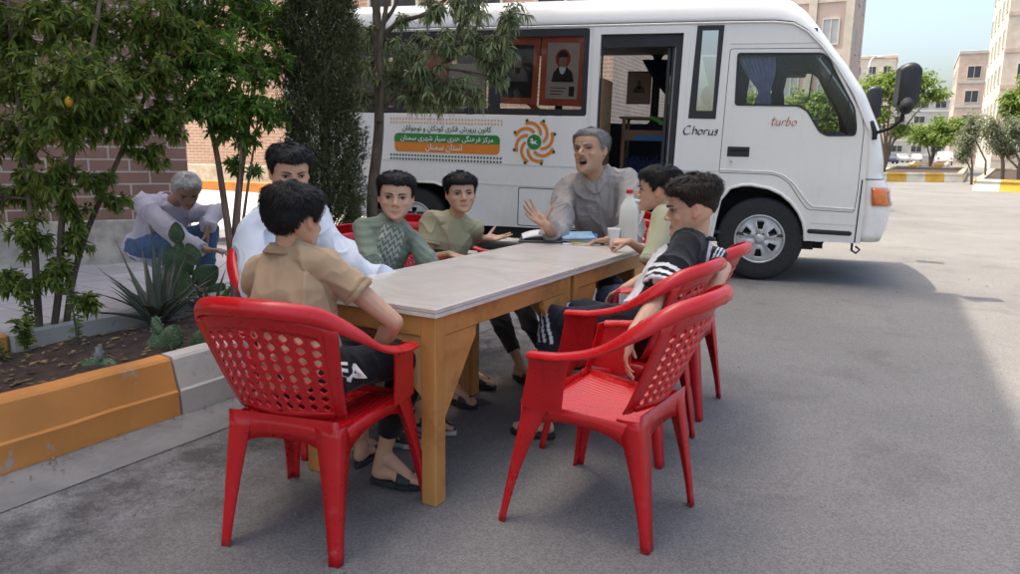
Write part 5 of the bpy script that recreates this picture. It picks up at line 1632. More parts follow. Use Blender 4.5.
far_tree('bright green feathery tree behind the bus mirror', 884, 168, 38, [(880, 88, 26, 16, 1.1), (905, 100, 22, 14, .9), (918, 82, 22, 13, .8), (935, 95, 20, 8, .4), (875, 115, 18, 14, .7), (900, 130, 14, 10, .4), (892, 78, 18, 9, .5)], LM['far'], .065, .24, .09, 1500)
far_tree('round mid green tree left of the white parked car', 930, 166, 62, [(922, 134, 17, 12, 1), (945, 128, 20, 13, 1), (936, 140, 24, 9, 1), (958, 126, 12, 10, .6)], LM['far'], .08, .36, .14, 1300)
far_tree('grey green olive tree on the right island, left of its neighbour', 972, 180, 33, [(968, 140, 13, 20, 1), (975, 125, 14, 16, 1), (963, 155, 8, 12, .5)], LM['olive'], .05, .17, .05, 1500, trunks=2)
far_tree('grey green olive tree on the right island with two short trunks', 1003, 178, 29, [(1000, 140, 16, 16, 1), (1014, 130, 14, 18, 1), (990, 128, 12, 14, .8), (1008, 150, 14, 10, .6)], LM['olive'], .06, .15, .05, 1500, trunks=2)
far_tree('bright green tree cut by the right picture edge', 1024, 178, 36, [(1012, 103, 13, 16, 1), (1030, 90, 18, 18, 1), (1022, 122, 18, 18, 1)], LM['far'], .10, .26, .11, 1300)
far_tree('sunlit bushy tree seen through the cab window, left half', 768, 205, 15.5, [(755, 110, 26, 24, 1), (780, 115, 26, 22, 1), (768, 140, 30, 30, 1)], LM['far'], .06, .14, .06, 1700)
far_tree('sunlit bushy tree seen through the cab window, right half', 815, 200, 17, [(808, 108, 26, 22, 1), (835, 110, 22, 20, 1), (825, 140, 30, 30, 1)], LM['far'], .06, .15, .065, 1700)
far_tree('sunlit shrub showing in the slim bus window', 700, 215, 14.5, [(700, 120, 26, 18, 1), (712, 145, 28, 30, 1)], LM['far'], .05, .13, .06, 1200)

# plants in the planter
def soil_pt(px, py): return at(px, py, .15)
ag = soil_pt(158, 322)
agave = empty('agave', ag, 0, 'spiky grey green agave in the planter beside the orange kerb', 'plant')
def blade(g, base, d, L, w, curve):
    d = d.normalized(); side = d.cross(Vector((0, 0, 1)))
    side = side.normalized() if side.length > .05 else Vector((1, 0, 0))
    nn = side.cross(d)
    rings = []
    for i in range(9):
        t = i / 8
        p = base + d * L * t + (Vector((d.x, d.y, 0)) * .35 + Vector((0, 0, -.55))) * (curve * L * t * t)
        ww = w * (1 - t ** 2.2) * (.75 + .5 * sin(pi * min(1, t * 1.4))) + .0006
        th = ww * .28
        rings.append([p + side * ww + nn * ww * .35, p + side * ww * .5 - nn * th * .2, p - nn * th, p - side * ww * .5 - nn * th * .2, p - side * ww + nn * ww * .35, p + nn * th * .3])
    g.loft(rings)
for i in range(46):
    a = random.uniform(0, 2 * pi); el = random.uniform(.25, 1.45)
    L = random.uniform(.30, .56) * (1.2 if el > 1.1 else 1)
    g = G(); blade(g, Vector((cos(a) * .03, sin(a) * .05, random.uniform(-.02, .05))), Vector((cos(a) * cos(el), sin(a) * cos(el), sin(el))), L, random.uniform(.014, .022), random.uniform(0, .5))
    o = g.build('leaf', LM['aloe'], agave)
    at_ = o.data.attributes.new('vary', 'FLOAT', 'POINT'); at_.data.foreach_set('value', np.full(len(o.data.vertices), random.random(), np.float32))
a2 = soil_pt(212, 312)
agave2 = empty('agave', a2, 0, 'smaller spiky agave close to the white kerb stone, behind the nearest chair', 'plant')
for i in range(26):
    a = random.uniform(0, 2 * pi); el = random.uniform(.2, 1.4)
    g = G(); blade(g, Vector((cos(a) * .02, sin(a) * .03, 0)), Vector((cos(a) * cos(el), sin(a) * cos(el), sin(el))), random.uniform(.2, .38), random.uniform(.010, .016), random.uniform(0, .5))
    o = g.build('leaf', LM['aloe'], agave2)
    at_ = o.data.attributes.new('vary', 'FLOAT', 'POINT'); at_.data.foreach_set('value', np.full(len(o.data.vertices), random.random(), np.float32))
# two tall blades
for (tx, ty, w) in ((121, 265, .010), (182, 245, .013), (240, 262, .010), (88, 270, .009)):
    e = P(tx, ty - 8, (ag - CAM_POS).dot(_f)) - ag
    g = G(); blade(g, Vector((0, 0, .02)), e, e.length, w, .0)
    o = g.build('leaf', LM['aloe'], agave)
    at_ = o.data.attributes.new('vary', 'FLOAT', 'POINT'); at_.data.foreach_set('value', np.full(len(o.data.vertices), .9, np.float32))

M['cactus'] = pm('cactus_skin', (.06, .11, .045), .55, col2=(.12, .18, .08), vscale=9, bump=.35, bscale=50)
M['cactus_edge'] = pm('cactus_grey', (.24, .27, .24), .7, .2, 12)
def pads(label, base, specs, group=None):
    c = empty('prickly_pear', base, 0, label, 'cactus', group)
    for (off, w, h, yaw, tilt, roll, grey) in specs:
        g = G()
        m = Matrix.Translation(off) @ Matrix.Rotation(yaw, 4, 'Z') @ Matrix.Rotation(tilt, 4, 'X') @ Matrix.Rotation(roll, 4, 'Y')
        g.xf = m
        rings = []
        for i in range(13):
            t = i / 12
            ww = w * (sin(pi * min(.985, max(.03, t)) ** .85)) ** .62
            rings.append([(ww * cos(2 * pi * k / 18), .016 * (ww / w) * sin(2 * pi * k / 18) + .006 * sin(t * 7 + k), h * t) for k in range(18)])
        g.loft(rings)
        pad = g.build('pad', M['cactus_edge'] if grey else M['cactus'], c)
        gs = G(); gs.xf = m      # spine tufts
        for k in range(34):
            t = random.uniform(.12, .92); u = random.uniform(-.85, .85); sgn = random.choice((-1, 1))
            ww = w * (sin(pi * t ** .85)) ** .62
            p = Vector((u * ww, sgn * .016 * sqrt(1 - u * u), h * t))
            gs.tube([p, p + Vector((random.uniform(-.006, .006), sgn * .010, random.uniform(-.003, .008)))], [.0016, .0003], 4)
        gs.build('spines', M['winframe'], pad)
    return c
cb = soil_pt(183, 304)
yw = radians(30)
pads('tall prickly pear cactus with stacked oval pads before the squatting old man', cb, [((0, 0, -.02), .085, .26, yw, .1, .15, 0), ((.02, .04, .19), .10, .25, yw + .4, .1, -.5, 0), ((-.05, .02, .22), .065, .22, yw, -.1, .05, 0), ((-.06, .03, .42), .058, .15, yw, 0, .0, 0), ((.06, .06, .14), .085, .20, yw + .3, .2, .9, 0), ((.10, .05, .28), .075, .16, yw - .3, 0, -.4, 0), ((.12, .10, .02), .07, .17, yw + .8, .3, .8, 0)])
cb2 = soil_pt(160, 350)
pads('low prickly pear with three pads just behind the orange kerb', cb2, [((0, 0, -.02), .085, .12, yw, -.3, .1, 0), ((.075, .0, .02), .062, .14, yw + .2, .1, .35, 0), ((-.02, .01, .06), .042, .125, yw - .3, 0, -.1, 0), ((.16, .12, -.02), .06, .15, yw + .3, .2, .3, 0)])
cb3 = soil_pt(97, 368)
pads('single round cactus pad with a pale dried one leaning behind the orange kerb', cb3, [((0, 0, -.01), .09, .075, yw, -.7, .0, 0), ((.0, .01, .03), .020, .09, yw, .0, .1, 1)])
# small leafy seedlings
def seedling(label, px, py, h, n, mat, w=.10, group='small plants in the planter', ll=.04, lw=.016):
    b = soil_pt(px, py)
    s = empty('small_plant', b, 0, label, 'plant', group)
    g = G(); LP, LD = [], []
    for k in range(3):
        e = Vector((random.uniform(-w, w) * .6, random.uniform(-w, w) * .6, h * random.uniform(.7, 1.05)))
        pts = limb(g, (0, 0, -.02), e, .005, .0015, .1, 5, 5)
        for m in range(n // 3):
            i = random.randint(1, 4); p = pts[i].lerp(pts[i + 1], random.random())
            LP.append(tuple(p)); LD.append((random.gauss(0, 1), random.gauss(0, 1), random.uniform(-.2, .8)))
    g.build('stem', M['bark'], s)
    V, F4, vy = leaf_cloud(np.array(LP), np.array(LD), ll, lw, .2)
    raw_mesh('foliage', V, F4, mat, vy, s)
    return s
seedling('thin upright seedling left of the agave', 77, 350, .36, 66, LM['glossy'], .07)
seedling('spreading leafy plant at the foot of the left shrub stems', 30, 352, .24, 330, LM['citrus'], .26, ll=.045)
seedling('low sprig nearest the left end of the orange kerb', 8, 362, .14, 50, LM['citrus'], .14)
seedling('green low plant between the agave and the red chair', 222, 318, .20, 120, LM['glossy'], .2, ll=.035)
seedling('dry wispy plant in front of the bus rear wheel', 398, 262, .55, 60, LM['dry'], .10, ll=.05, lw=.006)
seedling('dry grass tuft at the base of the cypress', 362, 282, .40, 60, LM['dry'], .10, ll=.05, lw=.006)
seedling('pale green sprig beside the slim trunk', 384, 275, .50, 70, LM['far'], .08, ll=.05, lw=.02)

# ------------------------------------------------------------------ far cars and the street lamp
M['car_white'] = pm('car_white', (.78, .78, .77), .25, .02, 3, coat=.6)
M['car_silver'] = pm('car_silver', (.50, .51, .52), .3, .02, 3, coat=.6)
M['car_blue'] = pm('car_dark_blue', (.05, .07, .11), .3, .02, 3, coat=.6)
M['tail'] = pm('tail_lamp', (.45, .02, .02), .2)
def car(label, px, py, az, L, W, Hc, mat, suv):
    p = at(px, py, 0)
    c = empty('parked_car', p, azrot(az), label, 'car', 'cars parked down the street')
    prof_ = [(-.5, .28), (-.5, .55), (-.47, .62 if not suv else .66), (-.40, .66 if not suv else .95), (-.33 if not suv else -.38, .97), (.08, 1.0), (.14, .97), (.27, .66), (.44, .60), (.49, .52), (.5, .30), (.46, .16), (-.46, .16)]
    g = G(); rings = []
    for x in (-.5, -.47, -.40, .40, .47, .5):
        k = 1 - max(0, abs(x) - .40) * .9
        rings.append([(x * W * (1 - .16 * max(0, z - .6) / .4), y * L * (1 if z < .6 else 1), (z if z < .6 else .6 + (z - .6) * k) * Hc) for y, z in prof_])
    g.loft(rings, smooth=False); g.build('body', mat, c)
    def glass(name, pts):
        gg = G(); gg.add(pts, [(0, 1, 2, 3)], smooth=False); o = gg.build(name, M['darkglass'], c); thick(o, .02, 0)
    yb = (-.475 if not suv else -.445) * L
    glass('rear_window', [(-.40 * W, -.455 * L, .66 * Hc), (.40 * W, -.455 * L, .66 * Hc), (.36 * W, (-.37 if not suv else -.405) * L, .92 * Hc), (-.36 * W, (-.37 if not suv else -.405) * L, .92 * Hc)])
    glass('windscreen', [(-.40 * W, .255 * L, .68 * Hc), (.40 * W, .255 * L, .68 * Hc), (.36 * W, .155 * L, .93 * Hc), (-.36 * W, .155 * L, .93 * Hc)])
    for s in (-1, 1):
        glass('side_window', [(s * .487 * W, -.30 * L, .66 * Hc), (s * .487 * W, .20 * L, .66 * Hc), (s * .425 * W, .10 * L, .93 * Hc), (s * .425 * W, -.28 * L, .93 * Hc)])
        gg = G(); gg.box(s * .40 * W - .12, s * .40 * W + .12, -.506 * L, -.495 * L, .46 * Hc, .56 * Hc); gg.build('tail_lamp', M['tail'], c)
        gg = G(); gg.box(s * .38 * W - .15, s * .38 * W + .15, .49 * L, .503 * L, .40 * Hc, .48 * Hc); gg.build('headlight', M['clear_lens'], c)
        for y in (-.30, .31):
            gg = G(); gg.tube([(s * (.5 * W - .2), y * L, .31), (s * (.5 * W + .01), y * L, .31)], [.31, .31], 18); wq = gg.build('wheel', M['rubber'], c)
            gg = G(); gg.tube([(s * (.5 * W - .02), y * L, .31), (s * (.5 * W + .02), y * L, .31)], [.2, .2], 14); gg.build('rim', M['silver'], wq)
    gg = G(); gg.box(-.26, .26, -.510 * L, -.500 * L, .34 * Hc, .42 * Hc); gg.build('number_plate', M['print_white'], c)
    gg = G(); gg.box(-.48 * W, .48 * W, -.515 * L, -.45 * L, .17 * Hc, .30 * Hc, .04); gg.build('bumper', M['black_trim'] if suv else mat, c)
    return c
car('white off-roader parked beyond the striped kerb, largest of the far cars', 943, 165.3, -4, 4.2, 1.8, 1.75, M['car_white'], True)
car('small white saloon parked left of the round tree, facing away', 916, 161.8, 175, 4.2, 1.7, 1.42, M['car_white'], False)
car('silver white saloon parked beside the dark car by the bus nose', 900, 162.4, 160, 4.2, 1.7, 1.42, M['car_silver'], False)
car('dark blue saloon half hidden by the bus nose', 889, 163.5, 165, 4.2, 1.7, 1.42, M['car_blue'], False)
lp = P(859, 170, 40); lp.z = 0
lamp = empty('street_lamp', lp, 0, 'street lamp with a pale head on a curved arm above the bus mirror', 'street lamp')
hd = P(878, 58, 40) - lp
g = G(); g.tube([(0, 0, 0), (0, 0, hd.z - .6)], [.09, .06], 10); g.build('pole', M['grey_metal'], lamp)
g = G(); g.tube([(0, 0, hd.z - .62), (hd.x * .15, hd.y * .15, hd.z - .25), (hd.x * .5, hd.y * .5, hd.z - .05), tuple(hd)], [.05, .045, .04, .035], 8); g.build('arm', M['grey_metal'], lamp)
dv = Vector((hd.x, hd.y, 0)).normalized()
g = G(); rings = []
for i in range(9):
    t = i / 8; w = .15 * (sin(pi * min(.97, .08 + t * .9))) ** .6
    c = hd + dv * (t * .95) + Vector((0, 0, .04 + .05 * t))
    sd = Vector((-dv.y, dv.x, 0))
    rings.append([c + sd * w * cos(2 * pi * k / 12) + Vector((0, 0, 1)) * w * .5 * sin(2 * pi * k / 12) for k in range(12)])
g.loft(rings); g.build('lamp_head', M['winframe'], lamp)

# ------------------------------------------------------------------ people
def remeshed(g, voxel, smooth=3, factor=.5):
    """one continuous surface over the collected closed shapes; returns vertices (numpy) and quads"""
    me = bpy.data.meshes.new('tmp'); me.from_pydata(g.v, [], g.f); me.update()
    ob = bpy.data.objects.new('tmp', me); COL.objects.link(ob)
    import bmesh
    bm = bmesh.new(); bm.from_mesh(me); bmesh.ops.recalc_face_normals(bm, faces=bm.faces); bm.to_mesh(me); bm.free()
    md = ob.modifiers.new('r', 'REMESH'); md.mode = 'VOXEL'; md.voxel_size = voxel; md.adaptivity = 0
    if smooth:
        ms = ob.modifiers.new('s', 'SMOOTH'); ms.factor = factor; ms.iterations = smooth
    dg = bpy.context.evaluated_depsgraph_get()
    m2 = bpy.data.meshes.new_from_object(ob.evaluated_get(dg))
    bpy.data.objects.remove(ob); bpy.data.meshes.remove(me)
    m2.update()
    return m2

def mesh_co(me):
    v = np.zeros(len(me.vertices) * 3, np.float32); me.vertices.foreach_get('co', v); return v.reshape(-1, 3).astype(float)
def mesh_no(me):
    v = np.zeros(len(me.vertices) * 3, np.float32); me.vertex_normals.foreach_get('vector', v); return v.reshape(-1, 3).astype(float)
def set_co(me, co):
    me.vertices.foreach_set('co', co.astype(np.float32).ravel()); me.update()
def set_tint(me, rgb):
    a = me.attributes.new('tint', 'FLOAT_COLOR', 'POINT')
    c = np.ones((len(rgb), 4), np.float32); c[:, :3] = rgb
    a.data.foreach_set('color', c.ravel())
def finish(me, name, mat, parent=None):
    me.name = name
    me.materials.clear(); me.materials.append(mat)
    me.polygons.foreach_set('use_smooth', np.ones(len(me.polygons), bool))
    o = bpy.data.objects.new(name, me); COL.objects.link(o)
    if parent is not None: o.parent = parent
    return o

M['skin'] = attr_mat('skin', .48, .25, 260, .4, .07, 22, sss=.12)
M['cloth'] = attr_mat('cloth', .88, .30, 420, .15, .06, 14, sheen=.15)
M['hair_black'] = pm('hair_black', (.010, .009, .009), .55, .3, 60, .3, 200, spec=.22)
M['hair_brown'] = pm('hair_dark_brown', (.032, .022, .017), .55, .35, 60, .3, 200, spec=.22)
M['hair_grey'] = pm('hair_grey', (.20, .195, .19), .5, .5, 70, .4, 200)
M['hair_white'] = pm('hair_white', (.58, .57, .56), .55, .35, 70, .4, 200)
M['eye_white'] = pm('eye_white', (.36, .33, .31), .3)
M['iris'] = pm('iris', (.012, .008, .006), .45, spec=.2)
M['brow'] = pm('eyebrow', (.018, .014, .013), .7)
M['brow_grey'] = pm('eyebrow_grey', (.11, .105, .10), .7)
M['sole'] = pm('slipper_rubber', (.025, .026, .03), .6, .25, 20)
M['sole_dark'] = pm('shoe_dark', (.035, .035, .04), .7, .25, 20)
M['sole_pale'] = pm('shoe_sole', (.45, .44, .42), .7, .2, 20)
M['nail'] = pm('nail', (.50, .33, .27), .3)

def frame3(fwd, up):
    """matrix with columns right, forward, up"""
    f = Vector(fwd).normalized(); u = Vector(up); r = f.cross(u).normalized(); u = r.cross(f)
    return Matrix((r, f, u)).transposed()

KID = 1.0
HZ = [-.112, -.106, -.097, -.085, -.070, -.054, -.036, -.016, .004, .024, .044, .062, .078, .092, .103, .110, .113]
HW = [.010, .024, .036, .046, .0535, .060, .066, .0705, .0735, .0755, .0765, .0750, .0700, .0600, .0450, .0270, .0090]
HFR = [.066, .080, .087, .0855, .0815, .0800, .0800, .0790, .0780, .0820, .0830, .0780, .0660, .0480, .0250, .0020, -.0150]
HBK = [.046, .030, .012, -.012, -.034, -.054, -.074, -.090, -.101, -.108, -.111, -.110, -.104, -.092, -.074, -.054, -.034]
def head_ring(z, n=40, out=0.0):
    global KID
    """outline of the skull and face at height z in head space"""
    w, f, b = (float(np.interp(z, HZ, q)) for q in (HW, HFR, HBK))
    w *= 1 + .10 * max(KID, .6) * min(1, max(0, (.01 - z) / .05))
    c = lerp(.012, -.018, min(1, max(0, (z + .09) / .10)))
    c = min(c, f - .01); c = max(c, b + .01)
    pts = []
    for k in range(n):
        a = 2 * pi * k / n
        ca, sa = cos(a), sin(a)
        e = .88 if sa > 0 else .94
        x = w * (abs(ca) ** e) * (1 if ca > 0 else -1)
        y = c + ((f - c) if sa > 0 else (c - b)) * (abs(sa) ** .92) * (1 if sa > 0 else -1)
        pts.append(Vector((x, y, z)))
    return pts

def head_shapes(g, HM, s, mouth=0.0, age=0.0):
    """skull, face, nose, lips and ears in head space (right, forward, up), origin between the ears"""
    R3 = HM.to_3x3()
    def E(c, r): g.ellipsoid(HM @ Vector([q * s for q in c]), [q * s for q in r], 20, 14, R3.normalized())
    def Cq(a, b, ra, rb): g.capsule(HM @ Vector([q * s for q in a]), HM @ Vector([q * s for q in b]), ra * s, rb * s, 10)
    zs = []
    for i in range(len(HZ) - 1): zs += [lerp(HZ[i], HZ[i + 1], k / 3) for k in range(3)]
    zs.append(HZ[-1])
    rings = []
    for z in zs:
        dz = -.022 * mouth * min(1, max(0, (-.045 - z) / .04))
        rings.append([HM @ (Vector((p.x, p.y, p.z + dz)) * s) for p in head_ring(z)])
    g.loft(rings)
    for sx in (-1, 1):
        E((sx * .079, -.012, -.002), (.0075, .0165, .026)); E((sx * .077, -.006, -.024), (.007, .010, .010))
        Cq((sx * .012, .079, .0195), (sx * .046, .066, .0185), .009, .0065)
        E((sx * .038, .052, -.026), (.022, .022, .020))
        E((sx * .0130, .089 if KID else .093, -.032), (.0088, .009, .0072))
    nl = .0965 if KID else .104
    Cq((0, .079, .006), (0, nl, -.025), .0085, .0115)
    Cq((0, nl - .008, -.030), (0, nl + .003, -.028), .0100, .0092)
    E((0, .078, -.098 - .022 * mouth), (.020, .013, .013))
    up = -.065 + .008 * mouth; lo = -.0755 - .020 * mouth
    for sx in (-1, 1):
        Cq((0, .0855, up), (sx * .025, .0715, up - .004 - .006 * mouth), .0060, .0034)
        Cq((0, .0840 - .006 * mouth, lo), (sx * .022, .0720, lo + .003 + .012 * mouth), .0068, .0038)

def head_finish(co, HM, s, skin, rgb, mouth=0.0, squint=0.0, age=0.0):
    """sink the eye sockets, open the mouth, tint lips, ears and cheeks"""
    inv = HM.inverted()
    A = np.array(inv)
    q = (co @ A[:3, :3].T + A[:3, 3]) / s
    near = (np.abs(q) < .2).all(1)
    d = np.zeros_like(q)
    front = q[:, 1] > .03
    for sx in (-1, 1):
        e = ((q[:, 0] - sx * .031) / .016) ** 2 + ((q[:, 2] - .003) / .0105) ** 2
        d[:, 1] -= np.where(front, .0075 * np.exp(-e), 0)
        bag = ((q[:, 0] - sx * .031) / .018) ** 2 + ((q[:, 2] + .015) / .005) ** 2
        d[:, 1] -= np.where(front, (.0012 + .0016 * age) * np.exp(-bag), 0)
        el = ((q[:, 1] + .006) / .012) ** 2 + ((q[:, 2] - .000) / .018) ** 2      # hollow of the ear
        outw = (sx * q[:, 0] > .076)
        d[:, 0] -= np.where(outw, sx * .006 * np.exp(-el), 0)
        fold = ((q[:, 0] - sx * (.030 + (-.035 - q[:, 2]) * .22)) / .0045) ** 2 + ((q[:, 2] + .048) / .020) ** 2
        d[:, 1] -= np.where(front, (.0012 + .003 * age) * np.exp(-fold), 0)
    phil = (q[:, 0] / .004) ** 2 + ((q[:, 2] + .052) / .006) ** 2
    d[:, 1] -= np.where(front, .0006 * np.exp(-phil), 0)
    up = -.0655 + .006 * mouth; lo = -.0675 - .014 * mouth
    hm = .0022 + .0115 * mouth
    cz = (up + lo) / 2 - .002 * mouth
    cut = np.exp(-((q[:, 0] / (.017 + .004 * mouth)) ** 4) - (((q[:, 2] - cz) / hm) ** 2) ** (1 if mouth < .1 else 2))
    d[:, 1] -= np.where(front, (.0035 + .020 * mouth) * cut, 0)
    q2 = q + d * near[:, None]
    out = q2 * s
    B = np.array(HM)
    co2 = out @ B[:3, :3].T + B[:3, 3]
    co = np.where(near[:, None], co2, co)
    # colours of the face
    lipz = np.exp(-((q[:, 0] / (.023 + .002 * mouth)) ** 4) - (((q[:, 2] - (-.0695 - .005 * mouth)) / ((.0070 + .019 * mouth) * np.sqrt(np.clip(1 - (q[:, 0] / .029) ** 2, .05, 1)))) ** 4)) * front * near * (q[:, 1] > .062)
    lip = np.array(skin) * np.array([.88, .55, .55])
    rgb = rgb * (1 - .8 * lipz[:, None]) + lip * (.8 * lipz[:, None])
    ml = np.exp(-((q[:, 2] + .0675) / .0022) ** 2) * (np.abs(q[:, 0]) < .025) * front * near * (q[:, 1] > .06) * (.6 if mouth < .3 else 0)
    rgb = rgb * (1 - ml[:, None]) + np.array([.09, .03, .025]) * ml[:, None]
    ear = near * (np.abs(q[:, 0]) > .072)
    rgb = np.where((ear > 0)[:, None], rgb * np.array([1.06, .88, .86]), rgb)
    ck = np.zeros(len(q))
    for sx in (-1, 1): ck += np.exp(-((q[:, 0] - sx * .04) / .02) ** 2 - ((q[:, 2] + .03) / .018) ** 2) * front * near
    nz = np.exp(-(q[:, 0] / .014) ** 2 - ((q[:, 2] + .030) / .012) ** 2) * front * near * (q[:, 1] > .09)
    w = np.clip(ck * .5 + nz * .3, 0, 1)[:, None]
    rgb = rgb * (1 - w) + rgb * np.array([1.08, .90, .86]) * w
    if age > 0:     # shaved beard
        bd = np.clip((-.040 - q[:, 2]) / .02, 0, 1) * near * (q[:, 1] > -.005) * (q[:, 2] > -.12)
        mst = np.exp(-((q[:, 2] + .052) / .007) ** 2 - (q[:, 0] / .026) ** 4) * near * front
        st = (.16 * age * bd + .38 * age * mst)[:, None]
        rgb = rgb * (1 - st) + np.array([.10, .09, .09]) * st
    if mouth > .1:
        inside = np.clip(cut * 1.6 - .35, 0, 1) * front * near
        rgb = rgb * (1 - inside[:, None]) + np.array([.055, .012, .012]) * inside[:, None]
    return co, rgb

def face_parts(body, HM, s, squint=0.0, mouth=0.0, brow=None, look=0.0):
    R3 = HM.to_3x3().normalized()
    T = lambda c: HM @ Vector([q * s for q in c])
    for sx in (-1, 1):
        op = 1 - .78 * squint
        Rm = Matrix.Rotation(-sx * .30, 3, 'Z')
        g = G(); g.xf = HM
        g.ellipsoid(Vector((sx * .0315, .0685, .003)) * s, (.0138 * s, .0075 * s, .0066 * s * op), 20, 10, Rm)
        eye = g.build('eye', M['eye_white'], body)
        g = G(); g.xf = HM
        g.ellipsoid(Vector((sx * .0312 + look, .0728, .0034)) * s, (.0070 * s, .0040 * s, min(.0066, .0068 * op) * s), 16, 8)
        g.build('iris', M['iris'], eye)
        g = G(); g.xf = HM     # lash line
        lp = [((sx * .0315 + x) * s, (.0765 - 12 * x * x - sx * x * .30) * s, (.0035 + .0066 * op * (1 - (abs(x) / .016) ** 2)) * s) for x in [-.015 + .030 * k / 10 for k in range(11)]]
        g.tube(lp, [(.0009 + .0013 * sin(pi * k / 10)) * s for k in range(11)], 6); g.build('lashes', M['brow'], eye)
        g = G(); g.xf = HM
        bp = []
        for k in range(9):
            t = k / 8
            bp.append(((sx * lerp(.012, .050, t)) * s, lerp(.0895, .0660, t ** 1.6) * s, (.0208 + .0045 * sin(pi * .92 * t ** 1.05) - .004 * squint * (1 - t)) * s))
        g.tube(bp, [lerp(.0040, .0016, (k / 8) ** 1.3) * s for k in range(9)], 6); g.build('eyebrow', brow or M['brow'], body)
    if mouth > .3:
        g = G(); g.xf = HM
        g.tube([(x * s, (.080 - 12 * x * x) * s, -.0630 * s) for x in [-.013 + .026 * k / 6 for k in range(7)]], .0030 * s, 6); g.build('teeth', M['eye_white'], body)

def hair_piece(body, HM, s, mat, style):
    """closed cap following the hairline plus strands; style: thickness and hairline numbers"""
    n, k = 80, 46
    V = []
    front, side, back = style.get('front', .060), style.get('side', -.010), style.get('back', -.055)
    tt, ts, tf = style.get('top', .020), style.get('sides', .010), style.get('fringe', .012)
    rnd = style.get('seed', 1)
    nz = lambda p, sc: vnoise(np.array([[p[0] * sc + rnd, p[1] * sc, p[2] * sc]]))[0]
    LA = [-90, -62, -38, -18, -4, 7, 16, 25, 34, 46, 62, 90]
    LZ = [back, back + .004, back + .026, .004, .018, .010, side, side + .004, .030, front - .004, front + .004, front]
    surf = []
    for i in range(k):
        z = lerp(-.075, .1128, (i / (k - 1)) ** .82)
        for j, p in enumerate(head_ring(z, n)):
            v = Vector((p.x, p.y + .016, (p.z - .034) * .95)).normalized()
            a = math.degrees(atan2(v.y, abs(v.x)))
            line = float(np.interp(a, LA, LZ)) + .0045 * nz(v, 11) + .003 * nz(v, 26)
            up = min(1, max(0, (p.z - line) / .012))
            top = min(1, max(0, (v.z - .05) / .6))
            t = lerp(ts, tt, top ** .8) + tf * max(0, v.y) ** 2 * top
            t *= 1 + .26 * nz(v, 6) + .20 * nz((v.x * 2.2, v.y * 1.2, v.z * 2.2), 7)
            edge = min(1, max(0, (p.z - line) / .03))
            t = t * lerp(.12, 1, edge ** .6)
            th_ = lerp(-.012, t, up ** .6)
            q = p + v * th_
            if style.get('sweep'): q += Vector((0, .010 * top * max(0, v.y), .006 * top * max(0, v.y)))
            surf.append((q, v, up, p))
            V.append(q)
    g = G(); M4 = HM
    rings = [[M4 @ (V[i * n + j] * s) for j in range(n)] for i in range(k)]
    g.loft(rings)
    # strands lying along the cap for a broken outline
    cw = Vector(style.get('crown', (.012, -.055, .115)))
    cand = [q for q in surf if q[2] > .75]
    for m in range(int(style.get('strands', 1500) * 2.2)):
        p, v, up, base = random.choice(cand)
        flow = (base - cw); flow -= v * flow.dot(v)
        if flow.length < 1e-4: flow = Vector((0, 1, 0))
        flow = flow.normalized()
        if v.y > .1 and v.z > .15 and style.get('fringe_dir'): flow = (flow + Vector(style['fringe_dir'])).normalized()
        flow = (flow + Vector((random.gauss(0, .28), random.gauss(0, .28), random.gauss(0, .28)))); flow -= v * flow.dot(v); flow.normalize()
        L = random.uniform(.6, 1.25) * lerp(style.get('len_side', .012), style.get('len_top', .026), max(0, v.z))
        sd = flow.cross(v).normalized()
        w = random.uniform(.0006, .0013)
        a = p - v * .003; b = p + flow * L * .55 + v * L * .12; c = p + flow * L + v * L * random.uniform(-.05, .26)
        pts = [a - sd * w, a + sd * w, b + sd * w * .8 + v * .0012, b - sd * w * .8 + v * .0012, c]
        g.add([M4 @ (q * s) for q in pts], [(0, 1, 2, 3), (3, 2, 4)])
    return g.build('hair', mat, body)

